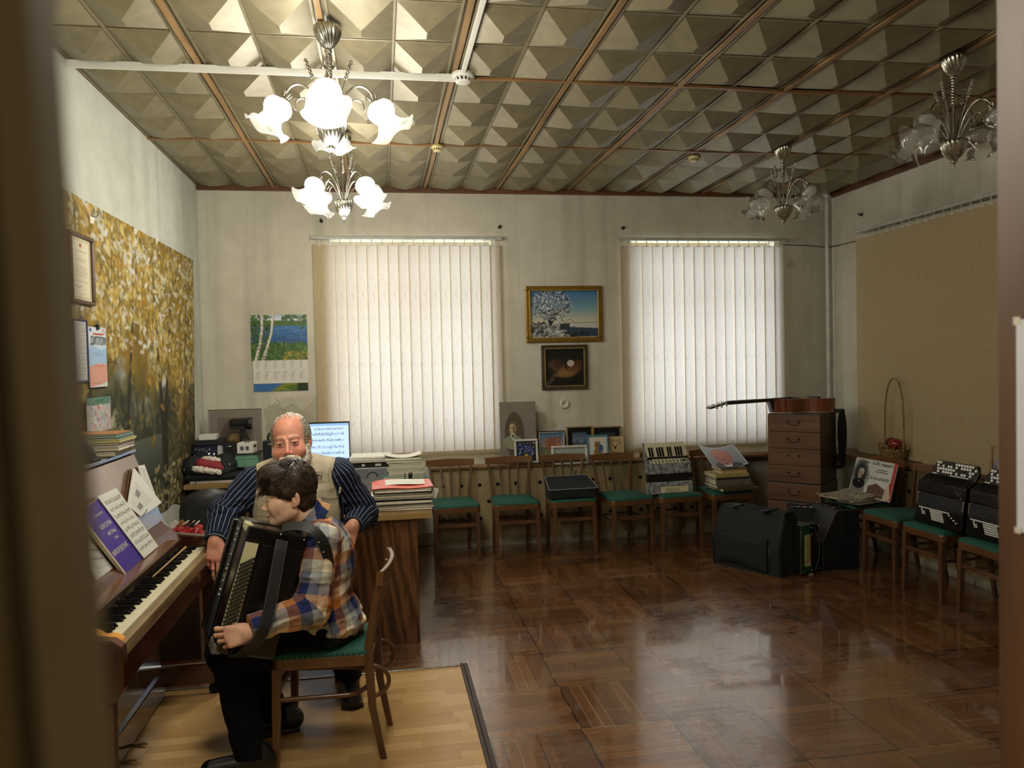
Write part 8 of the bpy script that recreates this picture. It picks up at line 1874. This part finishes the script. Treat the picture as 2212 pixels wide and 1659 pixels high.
# books, green box and white box right of them
z = DZ
z = book('grey bound pad at the bottom beside the blue binder', -.84, 6.33, z, .34, .28, .014, '3c3c40', 0, None); z = book('blue edged white binder near the desk edge under the cream books', -.85, 6.33, z, .33, .27, .020, '3a55b0', .03, None, spine=1); z = sheaf('white papers over the blue edged binder', -.84, 6.33, z, .31, .26, .014, 'd9d8d0', -.02, None)
z = book('lower cream paged book under the green box', -.79, 6.36, z, .28, .2, .026, '2e2a26', 0, None); z = book('upper cream paged book under the green box', -.79, 6.36, z, .28, .2, .022, '2c2e26', .02, None)
GRB = M('green_plastic', '6f9c84', .35); t, w, d, h, z4 = pxbox('storage_box', 'pale green plastic box with a black lid on the back desk', 'box', 508, 557, 982, 1008, 6.32, .20, GRB, z); MB().box(-w, w, -d-.001, d+.001, h*.62, h*.66).build('rim', M('green_dark', '4c7a62', .4), t); z5 = z4+.008
MB().box(-w-.006, w+.012, -d-.008, d+.008, h, h+.008).build('lid', BKP, t)
t, w, d, h, _z = pxbox('small_box', 'white product box with bar codes on the green box', 'box', 513, 548, 957, 980, 6.34, .14, BOXW, z5, -.08)
for q in (-.035, .005): MB().box(q, q+.026, -d-.0012, -d, h*.30, h*.68).build('bar_code', M('barcode_grey', '5c5a58', .7), t)
MB().box(-.02, .03, -.03, .03, h, h+.001).build('top_print', M('dark_print', '3a3a40', .6), t); MB().box(w, w+.001, -.05, .04, h*.5, h*.75).build('side_print', M('print_maroon', '8a3a48', .6), t)
# camcorder on a tripod
p = ay(521, 915, 6.62); t = inst('video_camera', 'black camcorder on a small tripod before the oval portrait board', 'camera', (p.x, 6.62, DZ)); hz = p.z-DZ
MB().lathe([(0, -.085), (.036, -.085), (.044, -.06), (.045, .05), (.050, .055), (.050, .085), (.040, .088), (0, .082)], 24, (0, 0, hz), rotm(0, PI/2, 0) @ rotm(0, 0, 0)).box(-.07, .03, -.04, .03, hz-.045, hz-.01).build('camera_body', BKP, t)
MB().lathe([(.038, .0875), (.020, .0885), (0, .0885)], 20, (0, 0, hz), rotm(0, PI/2, 0)).build('lens', M('lens_glass', '15181f', .05, coat=1), t)
MB().box(-.012, .03, -.02, .02, hz-.10, hz-.045).lathe([(.012, .08), (.012, hz-.09)], 12, (.008, 0, 0)).tube([(.02, 0, hz-.085), (.07, -.05, hz-.125)], .006, 8).build('tripod_head', BKP, t)
for k in range(3):
    a0 = 2*PI*k/3+.6; MB().tube([(.008, 0, hz-.10), (.008+.10*math.cos(a0), .10*math.sin(a0), .004)], .007, 8).build('leg', BKP, t)
# ---------------------------------------------------------------- on and about the piano
pn0 = Vector((pb.x-.025, 0, pb.z))
def pq(px, py, off=.006): return apl(px, py, pn0+nrm*off, nrm)
def slab(name, label, cat, quad, off, th, mat, cv=None, pmat=MATTE):
    """flat item leaning on the music desk; quad in photo pixels tl,tr,br,bl"""
    Q = [pq(a, b, off+th) for a, b in quad]; t = inst(name, label, cat, tuple(Q[3])); L_ = [q-Q[3] for q in Q]
    MB().add(L_+[q-nrm*th for q in L_], [(0, 1, 2, 3), (7, 6, 5, 4), (0, 4, 5, 1), (1, 5, 6, 2), (2, 6, 7, 3), (3, 7, 4, 0)]).build('pages', mat, t)
    if cv is not None: picture('print', cv.a, *[tuple(q+nrm*.0008) for q in L_], pmat, t)
    return t, L_
def staves(w, h, n, seed, bars=True):
    c = Cv(w, h, 'dad8cf'); r = random.Random(seed)
    for k in range(n):
        y = .10+.86*k/n
        for l in range(5): c.rect(.08, y+l*.010, .93, y+l*.010+.0035, '6a6862', .75)
        for q in range(26):
            if r.random() < .75: x = .10+q*.032; yy = y+r.uniform(-.01, .045); c.ell(x, yy, .011, .007, '2a2a2a'); c.rect(x+.008, yy-.03, x+.012, yy, '2a2a2a', .8)
    return c
slab('paper_sheets', 'brown cardboard folder leaning upright behind the white sheets on the piano', 'folder', [(281, 1012), (300, 1030), (296, 1098), (269, 1086)], .004, .004, M('brown_card', '5a3a22', .7))
c = Cv(60, 80, 'd9d7ce'); print_lines(c, .1, .9, .1, .9, 22, '77756e', 4, .012)
slab('paper_sheets', 'narrow folded papers at the back right of the piano music desk', 'papers', [(299, 1006), (312, 1004), (336, 1070), (318, 1072)], .009, .006, PAPER, c)
c = Cv(70, 110, 'dcdad1'); print_lines(c, .08, .8, .30, .95, 20, '8b8981', 5, .008); c.rect(.22, .42, .42, .60, '8c8a84'); c.rect(.50, .66, .72, .85, '8c8a84')
t, L_ = slab('paper_sheets', 'white printed sheets clipped at the right of the piano music desk', 'papers', [(289, 1010), (349, 1086), (305, 1117), (276, 1091)], .020, .004, PAPER, c)
MB().tube([L_[2]+nrm*.003, L_[2]+nrm*.01+Vector((0, .04, .012)), L_[2]+nrm*.006+Vector((0, .07, .02))], .002, 5).build('wire_clip', BKP, t)
t, L_ = slab('music_book', 'purple accordion school book with cream spine standing on the piano', 'book', [(168, 1108), (213, 1077), (309, 1205), (270, 1241)], .030, .012, M('page_block'), Cv(4, 4, '4b3590'), vcol('book_cover_print', .45))
U = (L_[2]-L_[3]); V_ = (L_[0]-L_[3]); Lu, Lv = U.length, V_.length; U.normalize(); V_.normalize(); CW = M('cover_lettering', 'e0dcc8', .6)
def bt_(s, u, v, size, w_): text('cover_title', s, size, CW, tuple(L_[3]+U*Lu*u+V_*Lv*v+nrm*.0018), tuple(U), tuple(V_), t, fit=w_*Lu, ext=.0003)
bt_('П. Лушников', .30, .84, .018, .45); bt_('ШКОЛА', .30, .66, .030, .5); bt_('ИГРЫ', .40, .54, .026, .34); bt_('НА', .52, .45, .020, .16); bt_('АККОРДЕОНЕ', .08, .28, .034, .72)
q_ = [L_[0], L_[0]+U*.012, L_[3]+U*.012, L_[3]]; MB().add([q+nrm*.0012 for q in q_]+[q+nrm*.0004 for q in q_], [(0, 1, 2, 3), (7, 6, 5, 4), (0, 4, 5, 1), (1, 5, 6, 2), (2, 6, 7, 3), (3, 7, 4, 0)]).build('spine_strip', M('cream_spine', 'd0c69c', .7), t)
slab('sheet_music', 'white sheet music page overlapping the purple book on the piano', 'sheet music', [(210, 1073), (251, 1054), (342, 1180), (311, 1206)], .046, .002, PAPER, staves(90, 170, 8, 3))
slab('sheet_music', 'loose sheet music on the ledge left of and below the purple book', 'sheet music', [(150, 1140), (197, 1168), (257, 1244), (224, 1284)], .016, .004, PAPER, staves(80, 110, 5, 8))
a, b = az(330, 1246, .776), az(401, 1182, .776); tag(MB().tube([a, a.lerp(b, .7), b], [.0035, .0045, .006], 8).build('wooden_stick', M('tan_wood', 'b08a54', .5)), 'thin tan wooden stick lying along the back of the piano keys', 'stick')
qo = [az(px, py, .762) for px, py in ((203, 1366), (240, 1376), (271, 1384), (268, 1392), (230, 1393), (203, 1394))]
def clo(u, v): A_ = qo[0].lerp(qo[2], u); B_ = qo[5].lerp(qo[3], u); q = A_.lerp(B_, v); return Vector((q.x, q.y, .769+.006*math.sin(u*9+v*4)+.012*math.sin(v*PI)))
tag(MB().sheet(clo, 16, 8, .003).build('orange_cloth', M('orange_cloth', 'd9953c', .8, bump=.4)), 'orange cloth lying over the near end of the piano keys', 'cloth')
# on top of the lid
zl = 1.2586; z = zl; bx, by = -1.335, 3.90
for lb, w, d, h, c_ in (('black folder under the book stack on the piano', .26, .24, .026, '1e1e20'), ('punched white file at the bottom of the stack on the piano', .31, .25, .016, 'd6d4cc'), ('lilac edged booklet in the stack on the piano', .30, .23, .012, 'a9a4b8'), ('white booklet in the stack on the piano', .30, .23, .009, 'dcdad2'), ('yellow edged booklet in the stack on the piano', .31, .24, .010, 'd2c96a'), ('teal edged booklet in the stack on the piano', .30, .23, .010, '24505a'), ('blue green magazine near the top of the stack on the piano', .30, .235, .010, '3f8690'), ('orange brown magazine topmost of the stack on the piano', .29, .21, .007, 'a8764c')):
    z = book(lb, bx+r.uniform(-.006, .006), by+r.uniform(-.008, .008), z+.0003, w, d, h, c_, r.uniform(-.04, .04), 'books piled on the piano lid')
GOLDF, nt = base('gold_foil', .25, .5); nt.lk(nt.ramp(nt.noise(14, 3), [(.35, lin('9a7426')), (.5, lin('d0b058')), (.62, lin('7a2228'))]), nt.b.inputs['Base Color'])
p = ay(238, 936, 3.86); t = inst('gift_cone', 'pointed gold and red foil cone standing on the books on the piano', 'gift cone', (-1.40, 3.84, z)); MB().lathe([(.036, 0), (.041, .02), (.040, .05), (.032, .10), (.018, .15), (.003, .185), (0, .19)], 8).build('cone', GOLDF, t); MB().lathe([(.0408, .036), (.0412, .042), (.0408, .048)], 8).build('ribbon', M('red_ribbon', 'a8261c', .4), t); MB().lathe([(.010, .168), (.002, .188), (0, .191)], 8).build('tip', M('dark_tip', '2a1a14', .5), t)
t = inst('desk_stand', 'black curved plastic stand on the piano lid before the books', 'stand', (-1.33, 3.62, zl)); MB().tube(spl([(.085, 0, .012), (.055, .0, .07), (.0, .0, .120), (-.07, 0, .130), (-.13, 0, .125)], 6), [.016]*25, 10, flat=1.6).box(-.06, .11, -.05, .05, 0, .016).build('arch', BKP, t, .003)
t = inst('wallet', 'glossy brown case leaning on the piano lid left of the black stand', 'case', (-1.40, 3.50, zl+.003), 0, .0, .3); MB().obox((0, 0, .045), (.10, .014, .09), rotm(.35, .0, 0)).build('body', M('brown_gloss', '5a3320', .15, coat=.8), t, .004); MB().tube([(.052, .018, .092), (.052, -.012, .004)], .003, 6).build('metal_edge', NIK, t)
book('thin brown book lying flat on the piano lid edge', -1.29, 3.42, zl, .13, .20, .014, '8a5228', .5, None)
t = inst('spiral_notebook', 'white spiral notebook at the front edge of the piano lid', 'notebook', (-1.32, 3.20, zl), 0, 0, .2); MB().box(-.09, .08, -.10, .10, 0, .008).build('pages', M('notebook_grey', 'a8a49c', .7, var=.2, scale=30), t)
for k in range(14): MB().tube([(.082+.006*math.cos(q), -.095+k*.0145, .006+.006*math.sin(q)) for q in [2*PI*i/8 for i in range(8)]], .0012, 4, closed=True).build('spiral_ring', NIK, t)
# bottle beside the piano foot, small cabinet with gift bags beyond it
t = inst('plastic_bottle', 'clear bottle of yellow liquid with a yellow cap near the piano foot', 'bottle', (-1.11, 4.47, 0)); LQ = M('oil_liquid', '8a8a34', .1, coat=.6)
MB().lathe([(0, .0), (.036, .0), (.038, .01), (.037, .14), (.030, .18), (.014, .21), (.013, .225), (0, .225)], 20).build('body', LQ, t); MB().lathe([(.016, .222), (.016, .245), (0, .246)], 14).build('cap', M('yellow_cap', 'c9d048', .4), t); MB().lathe([(.0385, .05), (.0385, .11)], 20).build('label', M('green_label', '4c5a34', .5), t)
t = inst('side_cabinet', 'low brown cabinet between the piano and the office chair', 'cabinet', (-1.21, 4.62, 0)); MB().box(-.19, .19, -.19, .19, 0, .70).build('carcass', DS, t, .004); MB().box(.1905, .20, -.17, .17, .03, .67).build('door', DV, t, .002)
RG = M('red_gift', 'a01f22', .5); GG = M('gold_gift', 'c0a050', .3, .6)
t = inst('gift_bag', 'red and gold gift wrappings on the low cabinet behind the piano end', 'gift bag', (-1.10, 4.60, .7005)); MB().sheet(lambda u, v: Vector(((u-.5)*.16, (v-.5)*.10, .05+.02*math.sin(u*9)*math.cos(v*7))), 8, 8, .05).build('wrap', RG, t)
for k in range(5): MB().obox((-.06+k*.03, -.02+.012*(k % 2), .085), (.03, .004, .045), rotm(.5*k, .7, k)).build('foil_tip', GG if k % 2 else PAPER, t)
